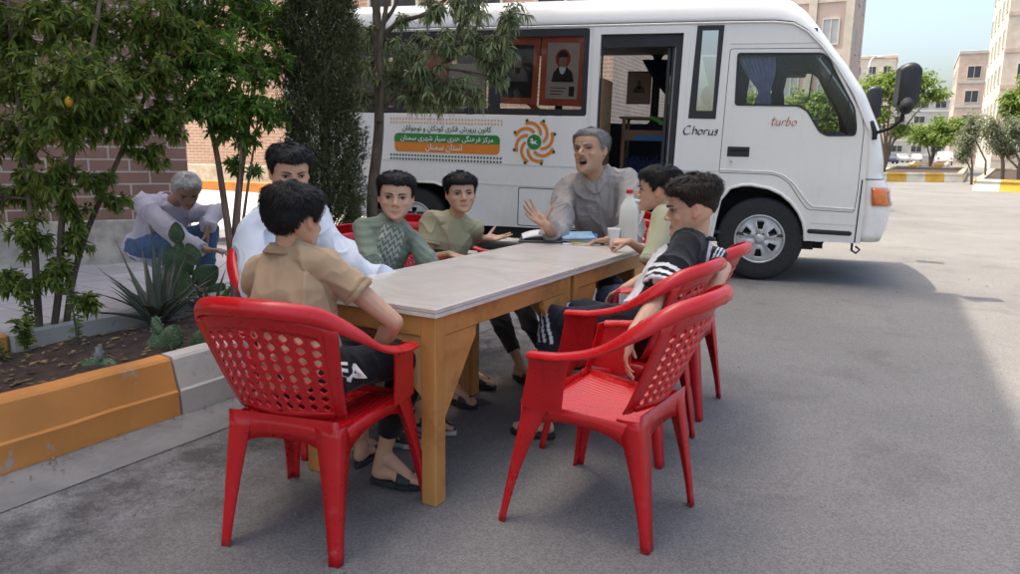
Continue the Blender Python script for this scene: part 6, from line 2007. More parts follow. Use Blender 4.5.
def hand_shapes(g, W, d, nrm, thumb_side, s=1.0, curl=(.35, .4, .45, .5), spread=.12, thumb=.6, thumbcurl=.3):
    """palm, four separate fingers and a thumb; d points along the fingers, nrm out of the palm"""
    d = Vector(d).normalized(); nrm = Vector(nrm); nrm = (nrm - d * nrm.dot(d)).normalized()
    x = d.cross(nrm).normalized() * thumb_side        # towards the thumb
    W = Vector(W)
    q = lambda a, b, c: W + x * (a * s) + d * (b * s) + nrm * (c * s)
    kn = [(.029, .088), (.010, .093), (-.010, .089), (-.028, .079)]
    for i, (a, b) in enumerate(kn):
        g.capsule(q(a * .55, .004, 0), q(a, b, -.002), .0145 * s, .0105 * s, 10, 3)
    g.capsule(q(.012, .02, .003), q(.022, .055, .005), .017 * s, .014 * s, 10, 3)
    g.capsule(q(-.016, .02, .003), q(-.020, .06, .004), .015 * s, .012 * s, 10, 3)
    lens = [(.040, .024, .019), (.045, .028, .021), (.041, .026, .020), (.032, .019, .017)]
    tips = []
    for i, (a, b) in enumerate(kn):
        base = q(a, b, -.001); dirv = (d + x * ((1.5 - i) * spread * .55)).normalized()
        c = curl[i]; ang = 0
        p = base; r0 = .0088 if i < 3 else .0076
        for m, L in enumerate(lens[i]):
            ang += c * (1.0 if m == 0 else 1.15 if m == 1 else .8)
            v = (dirv * cos(ang) + nrm * sin(ang)).normalized()
            e = p + v * L * s
            g.capsule(p, e, (r0 - .0007 * m) * s, (r0 - .0007 * (m + 1)) * s, 10, 3)
            p = e
        tips.append((p, v))
    tb = q(.020, .022, .004)
    td = (x * sin(thumb + .35) + d * cos(thumb + .35) + nrm * .30).normalized()
    p1 = tb + td * .040 * s
    td2 = (td + (d * .5 + nrm * .5 - x * .3) * thumbcurl).normalized(); p2 = p1 + td2 * .030 * s
    td3 = (td2 + (d * .3 + nrm * .5 - x * .5) * thumbcurl).normalized(); p3 = p2 + td3 * .023 * s
    g.capsule(tb, p1, .014 * s, .0112 * s, 10, 3); g.capsule(p1, p2, .0112 * s, .0098 * s, 10, 3); g.capsule(p2, p3, .0098 * s, .0080 * s, 10, 3)
    return tips

def foot_shapes(g, ankle, d, s=1.0, sole_z=None):
    """bare foot from the ankle, pointing along d, resting on sole_z"""
    d = Vector((d[0], d[1], 0)).normalized(); x = d.cross(Vector((0, 0, 1)))
    A = Vector(ankle); z = sole_z if sole_z is not None else A.z - .07 * s
    q = lambda a, b, c: Vector((A.x, A.y, z)) + x * a * s + d * b * s + Vector((0, 0, c * s))
    g.capsule(A, q(0, -.028, .030), .036 * s, .029 * s, 12)
    g.capsule(q(0, -.02, .030), q(.006, .10, .030), .031 * s, .024 * s, 12)
    g.capsule(A - Vector((0, 0, .012 * s)), q(.008, .11, .034), .034 * s, .022 * s, 12)
    g.capsule(q(-.018, .04, .022), q(-.022, .135, .018), .022 * s, .017 * s, 12)
    g.capsule(q(.018, .06, .024), q(.022, .14, .020), .022 * s, .018 * s, 12)
    for i, (a, b, r, L) in enumerate(((.026, .150, .0135, .034), (.009, .155, .0095, .028), (-.006, .150, .009, .025), (-.020, .142, .0085, .022), (-.032, .132, .008, .019))):
        g.capsule(q(a * .9, b - .03, .020), q(a, b + L * .6, .0135), r * s * 1.05, r * s, 10, 3)

def wrinkle(me, amp=.004, scale=14., fold=.006, fscale=7., seed=0, stretch=(1, 1, 1)):
    co, no = mesh_co(me), mesh_no(me)
    p = co * np.array(stretch)
    warp = np.stack([vnoise(p * 5 + seed + k * 17.3) for k in range(3)], 1) * .06
    n1 = vnoise((p + warp) * fscale + seed)
    ridge = (1 - np.abs(n1)) ** 5 * 1.25 - .22 + .5 * ((1 - np.abs(vnoise((p + warp * 1.5) * fscale * 1.9 + seed + 31.7))) ** 6 - .18)
    n2 = vnoise((p + warp * .5) * scale + seed * 3.1)
    n3 = 1 - np.abs(vnoise((p + warp) * scale * 1.3 + seed + 9.7))
    d = fold * ridge + amp * n2 * .6 + amp * .9 * (n3 ** 3 - .3)
    set_co(me, co + no * d[:, None])
    return me

def torso_rings(g, pel, neck, right, fwd, hw, hd, pull=0.0, n=22):
    """stack of oval rings from the hips to the neck"""
    ts = [i / (len(hw) - 1) for i in range(len(hw))]
    pel, neck = Vector(pel), Vector(neck)
    rings = []
    m = 3 * (len(hw) - 1)
    for i in range(m + 1):
        t = i / m
        w = float(np.interp(t, ts, hw)); dd = float(np.interp(t, ts, hd))
        c = pel.lerp(neck, t) + Vector(fwd) * (pull * sin(pi * t))
        rings.append([c + Vector(right) * (w * (abs(cos(a)) ** .85) * (1 if cos(a) > 0 else -1)) + Vector(fwd) * (dd * (abs(sin(a)) ** .9) * (1 if sin(a) > 0 else -1)) for a in [2 * pi * k / n for k in range(n)]])
    g.loft(rings)

def person(label, S, J, skin, head, hair, shirt, trousers, hands, feet, group='people gathered at the tables', voxel=.0042, face=True):
    """J: joints in the world. S: body scale (1 = grown man). Returns the body mesh object."""
    rootp = Vector((J['pel'].x, J['pel'].y, 0))
    pel, neck = J['pel'], J['neck']
    spine = (neck - pel).normalized()
    fwd = Vector((sin(radians(J['az'])), cos(radians(J['az'])), 0)); fwd = (fwd - spine * fwd.dot(spine)).normalized()
    right = fwd.cross(spine).normalized()
    hy, hp, hr = head['az'], head.get('pitch', 0), head.get('roll', 0)
    hf = Vector((sin(radians(hy)) * cos(radians(hp)), cos(radians(hy)) * cos(radians(hp)), -sin(radians(hp))))
    hu = Vector((0, 0, 1)); hrt = hf.cross(hu).normalized(); hu = hrt.cross(hf)
    hu = (hu * cos(radians(hr)) + hrt * sin(radians(hr)))
    F3 = frame3(hf, hu)
    global KID
    KID = 0.0 if head.get('age') else 1.0
    hs = head.get('s', S ** .35)
    asp = head.get('asp', (1.09, 1.03, .955) if KID else (1.13, 1.04, .985))
    HM = F3.to_4x4() @ Matrix.Diagonal((*asp, 1.0)); HM.translation = J['head']
    g = G()
    head_shapes(g, HM, hs, head.get('mouth', 0), head.get('age', 0))
    g.capsule(neck - spine * .04 * S, HM @ Vector((0, -.022 * hs, -.05 * hs)), .060 * S, .050 * hs, 16)
    torso_rings(g, pel - spine * .06 * S, neck, right, fwd, [x * S for x in (.13, .135, .125, .14, .15, .10, .05)], [x * S for x in (.10, .10, .09, .10, .10, .075, .05)])
    sh = {}
    for k, sx in (('R', 1), ('L', -1)):
        sh[k] = J.get('sh' + k) or (neck + right * (sx * (.168 if KID else .180) * S) - spine * (.080 if KID else .068) * S)
        el, wr = J['el' + k], J['wr' + k]
        g.capsule(neck.lerp(sh[k], .35) - spine * .03 * S, sh[k], .055 * S, .052 * S)
        g.capsule(sh[k], sh[k].lerp(el, .45), .050 * S, .047 * S); g.capsule(sh[k].lerp(el, .4), el, .047 * S, .038 * S)
        mid = el.lerp(wr, .35)
        g.capsule(el, mid, .038 * S, .041 * S); g.capsule(mid, wr, .041 * S, .0265 * S)
        h = hands[k]
        if h: 
            hd = Vector(h['d']).normalized()
            g.capsule(wr, wr + hd * .02 * S, .026 * S, .024 * S)
            hand_shapes(g, wr + hd * .012 * S, hd, h['n'], h['side'], h.get('s', .95 * S ** .6), h.get('curl', (.3, .35, .4, .45)), h.get('spread', .12), h.get('thumb', .6), h.get('tc', .3))
    for k, sx in (('R', 1), ('L', -1)):
        if 'kn' + k not in J: continue
        hip = pel + right * (sx * .088 * S)
        kn, an = J['kn' + k], J['an' + k]
        g.capsule(hip, kn, .078 * S, .054 * S); g.capsule(kn, kn.lerp(an, .35), .052 * S, .053 * S); g.capsule(kn.lerp(an, .3), an, .053 * S, .034 * S)
        fd = feet.get(k)
        if fd: foot_shapes(g, an, fd['d'], fd.get('s', .95 * S ** .7), fd.get('z', .02))
    me = remeshed(g, voxel, 4, .5)
    co = mesh_co(me)
    rgb = np.tile(np.array(skin), (len(co), 1)) * (1 + .05 * vnoise(co * 25)[:, None] + .05 * vnoise(co * 70)[:, None])
    # knuckles and elbows a little redder
    for k in 'RL':
        w = np.exp(-(np.linalg.norm(co - np.array(J['el' + k]), axis=1) / .05) ** 2)[:, None] * .5
        rgb = rgb * (1 - w) + rgb * np.array([1.05, .88, .84]) * w
    co, rgb = head_finish(co, HM, hs, skin, rgb, head.get('mouth', 0), head.get('squint', 0), head.get('age', 0))
    set_co(me, co - np.array(rootp)); set_tint(me, rgb)
    body = finish(me, 'person', M['skin'])
    body.location = rootp
    tag(body, label, 'person', group)
    L = Matrix.Translation(-rootp) @ HM
    if face: face_parts(body, L, hs, head.get('squint', 0), head.get('mouth', 0), head.get('brow'), head.get('look', 0))
    if hair: hair_piece(body, L, hs, hair['mat'], hair)
    # shirt
    st = shirt
    g = G()
    ex = st.get('loose', .014)
    torso_rings(g, pel - spine * st.get('drop', .05) * S, neck + spine * .004, right, fwd, [x * S + ex for x in st.get('hw', (.150, .150, .142, .152, .158, .115, .058))], [x * S + ex for x in st.get('hd', (.118, .118, .105, .108, .104, .080, .050))], st.get('belly', 0) * S)
    for k, sx in (('R', 1), ('L', -1)):
        el, wr = J['el' + k], J['wr' + k]
        g.capsule(neck.lerp(sh[k], .30) - spine * .028 * S, sh[k], .055 * S + ex, .050 * S + ex * .7)
        ln = st['sleeve'][k] if isinstance(st['sleeve'], dict) else st['sleeve']
        cf = st.get('cuff', .0)
        if ln <= 1.0:
            e = sh[k].lerp(el, ln)
            g.capsule(sh[k], e, .050 * S + ex * .7, .048 * S + ex + cf, 18, 4, False, True)
        else:
            g.capsule(sh[k], el, .050 * S + ex * .7, .042 * S + ex, 18)
            e = el.lerp(wr, ln - 1.0)
            g.capsule(el, e, .043 * S + ex, lerp(.040, .030, ln - 1) * S + ex * .8 + cf, 18, 4, False, True)
    me = remeshed(g, st.get('voxel', .0055), 3, .5)
    wrinkle(me, st.get('amp', .0045) * .8, 17., st.get('fold', .009) * 1.35, 7.5, st.get('seed', 1), tuple(1.0 - .45 * abs(q) for q in spine))
    co = mesh_co(me)
    rgb = np.tile(np.array(st['col']), (len(co), 1))
    hem = np.ones(len(co))
    for k in 'RL':
        ln = st['sleeve'][k] if isinstance(st['sleeve'], dict) else st['sleeve']
        if ln > 1: continue
        a_, b_ = np.array(sh[k]), np.array(J['el' + k]); ax_ = b_ - a_; L_ = np.linalg.norm(ax_); ax_ /= L_
        t_ = (co - a_) @ ax_; ds = np.linalg.norm(co - a_ - np.outer(t_, ax_), axis=1)
        hem -= .30 * ((np.abs(t_ - (ln * L_ - .020)) < .0028) & (ds < .11))
    rgb = rgb * hem[:, None]
    if 'paint' in st: rgb = st['paint'](co, rgb, dict(pel=pel, neck=neck, right=right, fwd=fwd, spine=spine, sh=sh, J=J, S=S))
    set_co(me, co - np.array(rootp)); set_tint(me, rgb)
    shirt_o = finish(me, 'shirt', M['cloth'], body)
    # collar or neckband
    if st.get('collar'):
        c = st['collar']
        g = G(); rings = []
        nn = 28
        nk = neck + spine * (.012 * S)
        ax = ((J['head'] - neck).normalized() + spine).normalized()
        r1 = right; f1 = r1.cross(ax) * -1
        f1 = (fwd - ax * fwd.dot(ax)).normalized(); r1 = f1.cross(ax)
        for i in range(nn + 1):
            a = pi / 2 + (2 * pi) * i / nn
            gap = 0
            ca, sa = cos(a), sin(a)
            rr = .064 * S
            open_ = max(0, sa) ** 6
            base = nk + r1 * (ca * (rr + .010)) + f1 * (sa * (rr + .012)) - ax * (.022 * S + .030 * S * open_)
            topp = nk + r1 * (ca * (rr + .001)) + f1 * (sa * (rr + .004)) + ax * ((.016 - .045 * open_) * S)
            if c == 'polo':
                outp = nk + r1 * (ca * (rr + .028)) + f1 * (sa * (rr + .026 + .02 * open_)) - ax * ((.018 + .055 * open_) * S)
                rings.append([base, topp, topp + (outp - topp) * .12 + ax * .004, outp, outp - ax * .004])
            else:
                rings.append([base, base.lerp(topp, .5) + (base - nk).normalized() * .003, topp * .35 + base * .65, base.lerp(topp, .2) - (base - nk).normalized() * .004])
        g.loft(rings, close=(c != 'polo'), cap0=False, cap1=False)
        g.v = [tuple(Vector(v) - rootp) for v in g.v]
        o = g.build('collar', M['cloth'], shirt_o); 
        if c == 'polo': thick(o, .004, 0)
        set_tint(o.data, np.tile(np.array(st.get('collar_col', st['col'])), (len(o.data.vertices), 1)))
    # trousers
    if trousers:
        g = G(); tr = trousers; ex = tr.get('loose', .014)
        g.ellipsoid(pel, (.158 * S + ex, .120 * S + ex, .10 * S), 20, 12, Matrix((right, fwd, spine)).transposed())
        for k, sx in (('R', 1), ('L', -1)):
            if 'kn' + k not in J: continue
            hip = pel + right * (sx * .085 * S); kn, an = J['kn' + k], J['an' + k]
            g.capsule(hip, kn, .086 * S + ex, .058 * S + ex, 18)
            e = kn.lerp(an, tr.get('len', .92))
            g.capsule(kn, kn.lerp(an, .4), .058 * S + ex, .056 * S + ex, 18)
            g.capsule(kn.lerp(an, .3), e, .057 * S + ex, lerp(.052, .036, tr.get('len', .92)) * S + ex + tr.get('cuff', 0), 18, 4, False, True)
        me = remeshed(g, .0065, 3, .5)
        wrinkle(me, .005, 15., .011, 6., tr.get('seed', 5))
        co = mesh_co(me)
        rgb = np.tile(np.array(tr['col']), (len(co), 1))
        if 'paint' in tr: rgb = tr['paint'](co, rgb, dict(pel=pel, right=right, fwd=fwd, J=J, S=S))
        set_co(me, co - np.array(rootp)); set_tint(me, rgb)
        finish(me, 'trousers', M['cloth'], body)
    # footwear
    for k in 'RL':
        fd = feet.get(k)
        if not fd or not fd.get('shoe'): continue
        s = fd.get('s', .95 * S ** .7); d = Vector((fd['d'][0], fd['d'][1], 0)).normalized(); x = d.cross(Vector((0, 0, 1)))
        A = J['an' + k]; z = fd.get('z', .02)
        q = lambda a, b, c: Vector((A.x, A.y, z)) + x * a * s + d * b * s + Vector((0, 0, c)) - rootp
        out = []
        for i in range(28):
            a = 2 * pi * i / 28
            u = sin(a); w = (.046 if u > 0 else .036) * (1 - .12 * u * u)
            out.append((w * cos(a), .060 + .125 * u))
        if fd['shoe'] == 'slipper':
            g = G()
            g.loft([[q(a, b, -.018) for a, b in out], [q(a * 1.05, b * 1.01, -.010) for a, b in out], [q(a * 1.05, b * 1.01, .0) for a, b in out], [q(a * .92, b * .98 + .001, .003) for a, b in out]], smooth=False)
            sl = g.build('slipper', M['sole'], body)
            g = G(); rings = []
            for i in range(7):
                b = .070 + .060 * i / 6
                rings.append([q(cos(pi * j / 10) * .049 * s / s, b, max(0, sin(pi * j / 10)) * (.060 - .016 * i / 6) * s + .000) for j in range(11)])
            g.loft(rings, close=False); o = g.build('strap', M['sole'], sl); thick(o, .006, 1)
        else:
            g = G()
            g.loft([[q(a * 1.06, b * 1.03, -.02) for a, b in out], [q(a * 1.08, b * 1.03, .0) for a, b in out]], smooth=False)
            sl = g.build('shoe', M['sole_pale'], body)
            g = G(); rings = []
            for i in range(8):
                t = i / 7
                rings.append([q(a * lerp(1.04, .62, t ** 2), lerp(b * 1.02, b * .55 - .012, t ** 1.6), .001 + .085 * s * t * (1 - .35 * max(0, (b - .06) / .13))) for a, b in out])
            g.loft(rings); g.build('upper', M['sole_dark'], sl)
    return body

V3 = lambda *a: Vector(a)
SK = (.58, .335, .215)
def stripes_paint(co, rgb, k):
    """black football shirt: white front, three white stripes above each cuff, white flash on the back"""
    pel, right, fwd, S, J = (np.array(k['pel']), np.array(k['right']), np.array(k['fwd']), k['S'], k['J'])
    rel = co - np.array(k['neck'])
    f = rel @ fwd; r = rel @ right
    body = np.abs(r) < .125 * S + .02
    blot = vnoise(co * 26.0)
    front = (f > .035) & body & (np.abs(r) < .11)
    rgb = np.where(front[:, None], np.array([.78, .77, .78]), rgb)
    rgb = np.where((front & (blot > .42))[:, None], np.array([.03, .03, .035]), rgb)
    up = rel @ np.array(k['spine'])
    flash = (f < -.0) & (r > -.03) & (r < .045) & (up > -.30)
    rgb = np.where((flash & (blot < .55))[:, None], np.array([.78, .74, .78]), rgb)
    for s in 'RL':
        a, b = np.array(k['sh'][s]), np.array(J['el' + s])
        ax = b - a; L = np.linalg.norm(ax); ax = ax / L
        t = ((co - a) @ ax) / L
        dist = np.linalg.norm(co - a - np.outer((co - a) @ ax, ax), axis=1)
        on = (dist < .085) & (t > .2) & ((np.abs(r) > .10) | (t > .45))
        rgb = np.where(on[:, None], np.array([.02, .02, .024]), rgb)
        for c in (.56, .67, .78):
            rgb = np.where((on & (np.abs(t - c) < .028))[:, None], np.array([.82, .82, .82]), rgb)
    return rgb
def zigzag_paint(co, rgb, k):
    """pale zigzag print down the chest of the grey green shirt, ribbed shoulders"""
    rel = co - np.array(k['neck'])
    f = rel @ np.array(k['fwd']); r = rel @ np.array(k['right']); u = rel @ np.array(k['spine'])
    st = .92 + .10 * np.sign(np.sin((u + .35 * np.abs(r)) * 190))
    rgb = rgb * st[:, None]
    on = (f > .02) & (np.abs(r) < .062) & (u < -.005) & (u > -.34)
    zz = np.abs(((u * 26 + np.abs(((r * 30) % 1.0) - .5) * 1.6) % 1.0) - .5)
    rgb = np.where((on & (zz < .26))[:, None], np.array([.48, .48, .39]), rgb)
    rgb = np.where((on & (zz > .42))[:, None], np.array([.10, .125, .095]), rgb)
    return rgb
def belly_paint(co, rgb, k):
    rel = co - np.array(k['neck'])
    f = rel @ np.array(k['fwd']); r = rel @ np.array(k['right']); u = rel @ np.array(k['spine'])
    d = np.sqrt(((r) / .095) ** 2 + ((u + .235) / .040) ** 2)
    n = vnoise(co * 45)
    on = (f > .0) & (((np.abs(d - 1) < .16)) | ((d < .9) & (n > .25)))
    return np.where(on[:, None], np.array([.10, .085, .06]), rgb)
def placket_paint(co, rgb, k):
    rel = co - np.array(k['neck'])
    f = rel @ np.array(k['fwd']); r = rel @ np.array(k['right'])
    seam = (f > .03) & (np.abs(np.abs(r - .0) - .017) < .0022)
    return np.where(seam[:, None], rgb * .72, rgb) * (1 + .05 * np.sin((rel @ np.array(k['spine'])) * 330))[:, None]
def jeans_paint(co, rgb, k):
    n = vnoise(co * 9) * .35 + vnoise(co * 40) * .15
    return rgb * (1 + n[:, None])
def side_stripe(co, rgb, k):
    for s in 'RL':
        kn = np.array(k['J']['kn' + s]); d = co - kn
        on = (np.linalg.norm(d, axis=1) < .12)
        for c in (-.035, -.005, .025):
            rgb = np.where((on & (np.abs(d[:, 2] * .35 + d[:, 0] - c + .02) < .006) & (d[:, 1] < -.02))[:, None], np.array([.60, .60, .60]), rgb)
    return rgb

BLK = dict(mat=M['hair_black'])
rest = dict(d=(.0, .1, -1), n=(-1, 0, 0), side=1, curl=(.35, .4, .45, .5))

# boy in tan, seen from behind in the nearest chair
tan = person('boy in a tan polo shirt seen from behind, elbow on the chair arm', .82,
    dict(head=P(296, 220, 2.45), neck=P(289, 251, 2.47), pel=V3(-1.75, 1.70, .52), elR=P(394, 322, 2.46), wrR=P(374, 355, 2.60), elL=V3(-2.03, 1.90, .66), wrL=V3(-1.86, 2.06, .60),
         knR=V3(-1.60, 2.05, .515), anR=P(384, 452, 2.80), knL=V3(-1.86, 2.06, .51), anL=V3(-1.92, 2.16, .10), az=-6),
    SK, dict(az=2, pitch=8, s=.92), dict(mat=M['hair_black'], top=.026, sides=.017, back=-.066, side=-.012, strands=2600, len_top=.030, len_side=.016, seed=2),
    dict(col=(.43, .295, .18), sleeve=dict(R=.50, L=.55), collar='polo', collar_col=(.36, .23, .14), fold=.013, amp=.005, seed=3, loose=.018, cuff=.004),
    dict(col=(.012, .012, .014), len=.80, seed=4, loose=.012),
    dict(R=dict(d=(-.3, .7, -.35), n=(-.2, -.3, -1), side=1), L=dict(d=(.5, .7, -.3), n=(0, 0, -1), side=-1)),
    dict(R=dict(d=(.92, .28, 0), z=.025, s=.88, shoe='slipper'), L=dict(d=(-.3, 1, 0), z=.02, s=.85, shoe='slipper')), group=None, face=True)
# boy in white leaning on the table
person('boy in a white long sleeved shirt with a dark collar, face half hidden, looking down', .86,
    dict(head=P(290, 173, 3.14), neck=P(279, 207, 3.18), pel=V3(-2.43, 2.36, .52), elR=P(256, 285, 3.02), wrR=V3(-2.24, 2.20, .69), elL=P(348, 264, 3.22), wrL=V3(-2.02, 2.58, .62),
         knR=V3(-2.17, 2.31, .52), knL=V3(-2.17, 2.53, .52), anR=V3(-1.95, 2.38, .10), anL=V3(-1.93, 2.58, .10), az=104),
    SK, dict(az=122, pitch=13, s=.93), dict(mat=M['hair_black'], top=.024, sides=.010, front=.056, strands=1800, fringe_dir=(0, .6, 0), seed=5),
    dict(col=(.64, .655, .70), sleeve=1.92, collar='polo', collar_col=(.02, .025, .05), fold=.016, seed=7, loose=.022),
    dict(col=(.23, .15, .09), len=.90, seed=8),
    dict(R=dict(d=(.8, .3, -.1), n=(0, 0, -1), side=1), L=dict(d=(.6, .3, -.5), n=(0, 0, -1), side=-1)),
    dict(R=dict(d=(1, .25, 0), z=.025, shoe='shoe'), L=dict(d=(1, .2, 0), z=.025, shoe='shoe')))
# boy in green
person('boy in a grey green patterned long sleeved shirt facing the camera', .82,
    dict(head=P(396, 197, 3.85), neck=P(392, 222, 3.90), pel=V3(-2.62, 3.02, .49), elR=P(371, 281, 3.74), wrR=P(402, 284, 3.66), elL=P(437, 272, 3.93), wrL=P(420, 280, 3.72),
         knR=V3(-2.24, 2.92, .50), knL=V3(-2.24, 3.17, .50), anR=V3(-2.02, 2.95, .10), anL=V3(-2.10, 3.22, .10), az=124),
    (.60, .355, .235), dict(az=143, pitch=2, s=1.03, roll=-3, look=.001), dict(mat=M['hair_black'], top=.020, sides=.010, front=.060, strands=1600, sweep=1, seed=11, fringe_dir=(.3, .5, 0)),
    dict(col=(.235, .275, .20), sleeve=1.95, collar='band', collar_col=(.20, .235, .18), fold=.013, seed=12, loose=.018, paint=zigzag_paint, voxel=.005),
    dict(col=(.03, .03, .035), len=.9, seed=13),
    dict(R=dict(d=(.6, -.1, .0), n=(0, 0, -1), side=1), L=dict(d=(.2, -.9, 0), n=(0, 0, -1), side=-1)),
    dict(R=dict(d=(1, -.1, 0), z=.025, shoe='slipper'), L=dict(d=(1, .2, 0), z=.025, shoe='slipper')))
# boy in olive with one palm held out
person('boy in an olive tee with a dark printed belly, one palm held out', .78,
    dict(head=P(461, 194, 4.40), neck=P(456, 215, 4.46), pel=V3(-2.66, 3.72, .49), elR=P(427, 260, 4.42), wrR=P(450, 254, 4.28), elL=P(463, 246, 4.74), wrL=P(483, 238, 4.56),
         knR=V3(-2.22, 3.55, .50), knL=V3(-2.25, 3.86, .50), anR=V3(-1.93, 3.46, .10), anL=V3(-1.86, 3.66, .10), az=132),
    (.58, .335, .215), dict(az=136, pitch=-2, s=.99, mouth=.07, roll=2), dict(mat=M['hair_black'], top=.024, sides=.010, front=.050, tf=.02, strands=2000, fringe_dir=(0, 1.2, -.5), len_top=.028, seed=15, fringe=.016),
    dict(col=(.42, .375, .225), sleeve=.62, collar='band', collar_col=(.29, .26, .15), fold=.012, seed=16, loose=.020, paint=belly_paint, cuff=.008, voxel=.005),
    dict(col=(.022, .022, .026), len=.86, seed=17),
    dict(R=dict(d=(.75, .1, -.2), n=(-.2, .3, -1), side=1), L=dict(d=(.95, .35, .04), n=(.1, -.3, 1), side=-1, curl=(.12, .12, .15, .2), spread=.25, thumb=.9, s=.92)),
    dict(R=dict(d=(1, -.3, 0), z=.025, shoe='slipper'), L=dict(d=(1, -.35, 0), z=.025, shoe='slipper')))
# man at the head of the table
man = person('grey haired man in a grey brown shirt speaking with his mouth wide open', 1.07,
    dict(head=P(590, 151, 4.55), neck=P(594, 175, 4.66), pel=V3(-1.88, 4.66, .50), elR=P(556, 238, 4.50), wrR=P(547, 226, 4.26), elL=P(632, 238, 4.50), wrL=P(612, 239, 4.27),
         knR=V3(-2.02, 4.24, .54), knL=V3(-1.74, 4.24, .54), anR=V3(-2.0, 4.30, .10), anL=V3(-1.75, 4.32, .10), az=160),
    (.47, .265, .17), dict(az=186, pitch=-7, s=1.12, mouth=.85, squint=.85, age=1.0, roll=4, brow=M['brow_grey']), dict(mat=M['hair_grey'], top=.013, sides=.009, front=.066, back=-.05, side=-.010, strands=2200, len_top=.022, seed=21, fringe_dir=(-.6, .2, .2)),
    dict(col=(.330, .295, .270), sleeve=dict(R=1.55, L=1.62), collar='polo', collar_col=(.36, .325, .30), fold=.015, amp=.005, seed=22, loose=.022, cuff=.008, paint=placket_paint),
    dict(col=(.03, .04, .06), len=.94, seed=23),
    dict(R=dict(d=(-.72, -.25, .60), n=(.25, -.75, .62), side=1, curl=(.22, .26, .32, .4), spread=.3, thumb=1.1, tc=.1, s=.98), L=dict(d=(-.75, -.45, -.12), n=(.1, -.1, -1), side=-1, curl=(.32, .34, .36, .4), spread=.2, s=1.05)),
    dict(R=dict(d=(0, -1, 0), z=.025, shoe='shoe'), L=dict(d=(.1, -1, 0), z=.025, shoe='shoe')))
wl = P(612, 239, 4.27) - man.location; we = P(632, 238, 4.50) - man.location
ax = (we - wl).normalized(); o1 = ax.orthogonal().normalized(); o2 = ax.cross(o1); wc = wl + ax * .012
g = G(); rings = []
for i in range(25):
    a = 2 * pi * i / 24; n_ = o1 * cos(a) + o2 * sin(a)
    rings.append([wc + n_ * .0315 + ax * b + n_ * c for b, c in ((-.008, 0), (-.008, .004), (.008, .004), (.008, 0))])
g.loft(rings, smooth=False); wt = g.build('wristwatch', M['brow'], man)
g = G(); tcam = (CAM_POS - man.location - wc).normalized(); nn = (tcam - ax * tcam.dot(ax)).normalized()
g.tube([wc + nn * .033, wc + nn * .042], [.017, .016], 18); g.build('watch_case', M['chrome'], wt)
# shirt buttons
# boy beside the jug
person('boy in a pale green tee in profile, one fist resting on the table', .80,
    dict(head=P(657, 190, 3.85), neck=P(667, 214, 3.86), pel=V3(-1.12, 3.58, .52), elL=P(650, 276, 3.64), wrL=P(625, 288, 3.58), elR=P(664, 264, 4.08), wrR=P(630, 242, 3.98),
         knR=V3(-1.46, 3.74, .50), knL=V3(-1.46, 3.52, .50), anR=V3(-1.47, 3.74, .10), anL=V3(-1.45, 3.52, .10), az=-98),
    (.58, .335, .215), dict(az=-106, pitch=2, s=1.0), dict(mat=M['hair_black'], top=.024, sides=.014, front=.052, back=-.058, strands=2200, len_top=.028, fringe_dir=(0, .9, -.2), seed=31, fringe=.012),
    dict(col=(.42, .41, .27), sleeve=.80, collar='band', fold=.009, seed=34, loose=.014, cuff=.012),
    dict(col=(.035, .05, .085), len=.92, seed=33),
    dict(L=dict(d=(-.7, .1, -.4), n=(.1, 0, -1), side=-1), R=dict(d=(-.9, -.35, .0), n=(-.2, .3, -1), side=1, curl=(1.0, 1.05, 1.1, 1.1), spread=.02, thumb=.4, tc=.8)),
    dict(R=dict(d=(-1, 0, 0), z=.025, shoe='slipper'), L=dict(d=(-1, 0, 0), z=.025, shoe='slipper')))
# boy in black and white
boy8 = person('boy in a black and white striped sleeve shirt, faded hair, arm hanging down', .84,
    dict(head=P(691, 209, 3.12), neck=P(699, 237, 3.14), pel=V3(-1.05, 2.98, .52), elL=P(657, 301, 2.90), wrL=P(630, 337, 2.76), elR=P(724, 268, 3.24), wrR=P(706, 300, 3.06),
         knR=V3(-1.43, 3.06, .51), knL=V3(-1.45, 2.90, .51), anR=V3(-1.42, 3.1, .10), anL=V3(-1.43, 2.79, .10), az=-96),
    (.60, .355, .235), dict(az=-112, pitch=8, s=1.03), dict(mat=M['hair_brown'], top=.034, sides=.004, front=.056, back=-.035, side=.004, strands=2600, len_top=.036, len_side=.004, fringe_dir=(-.3, .4, .3), fringe=.020, seed=41),
    dict(col=(.02, .02, .024), sleeve=.78, collar='band', fold=.012, seed=42, loose=.020, cuff=.012, paint=stripes_paint, voxel=.0045),
    dict(col=(.014, .015, .022), len=.62, seed=43, paint=side_stripe),
    dict(L=dict(d=(-.10, -.12, -1), n=(.9, .3, -.1), side=-1, curl=(.28, .3, .34, .38), spread=.1, thumb=.5), R=dict(d=(.0, -.6, -.8), n=(-1, 0, 0), side=1)),
    dict(R=dict(d=(-1, .1, 0), z=.025, shoe='slipper'), L=dict(d=(-1, -.15, 0), z=.025, shoe='slipper')))
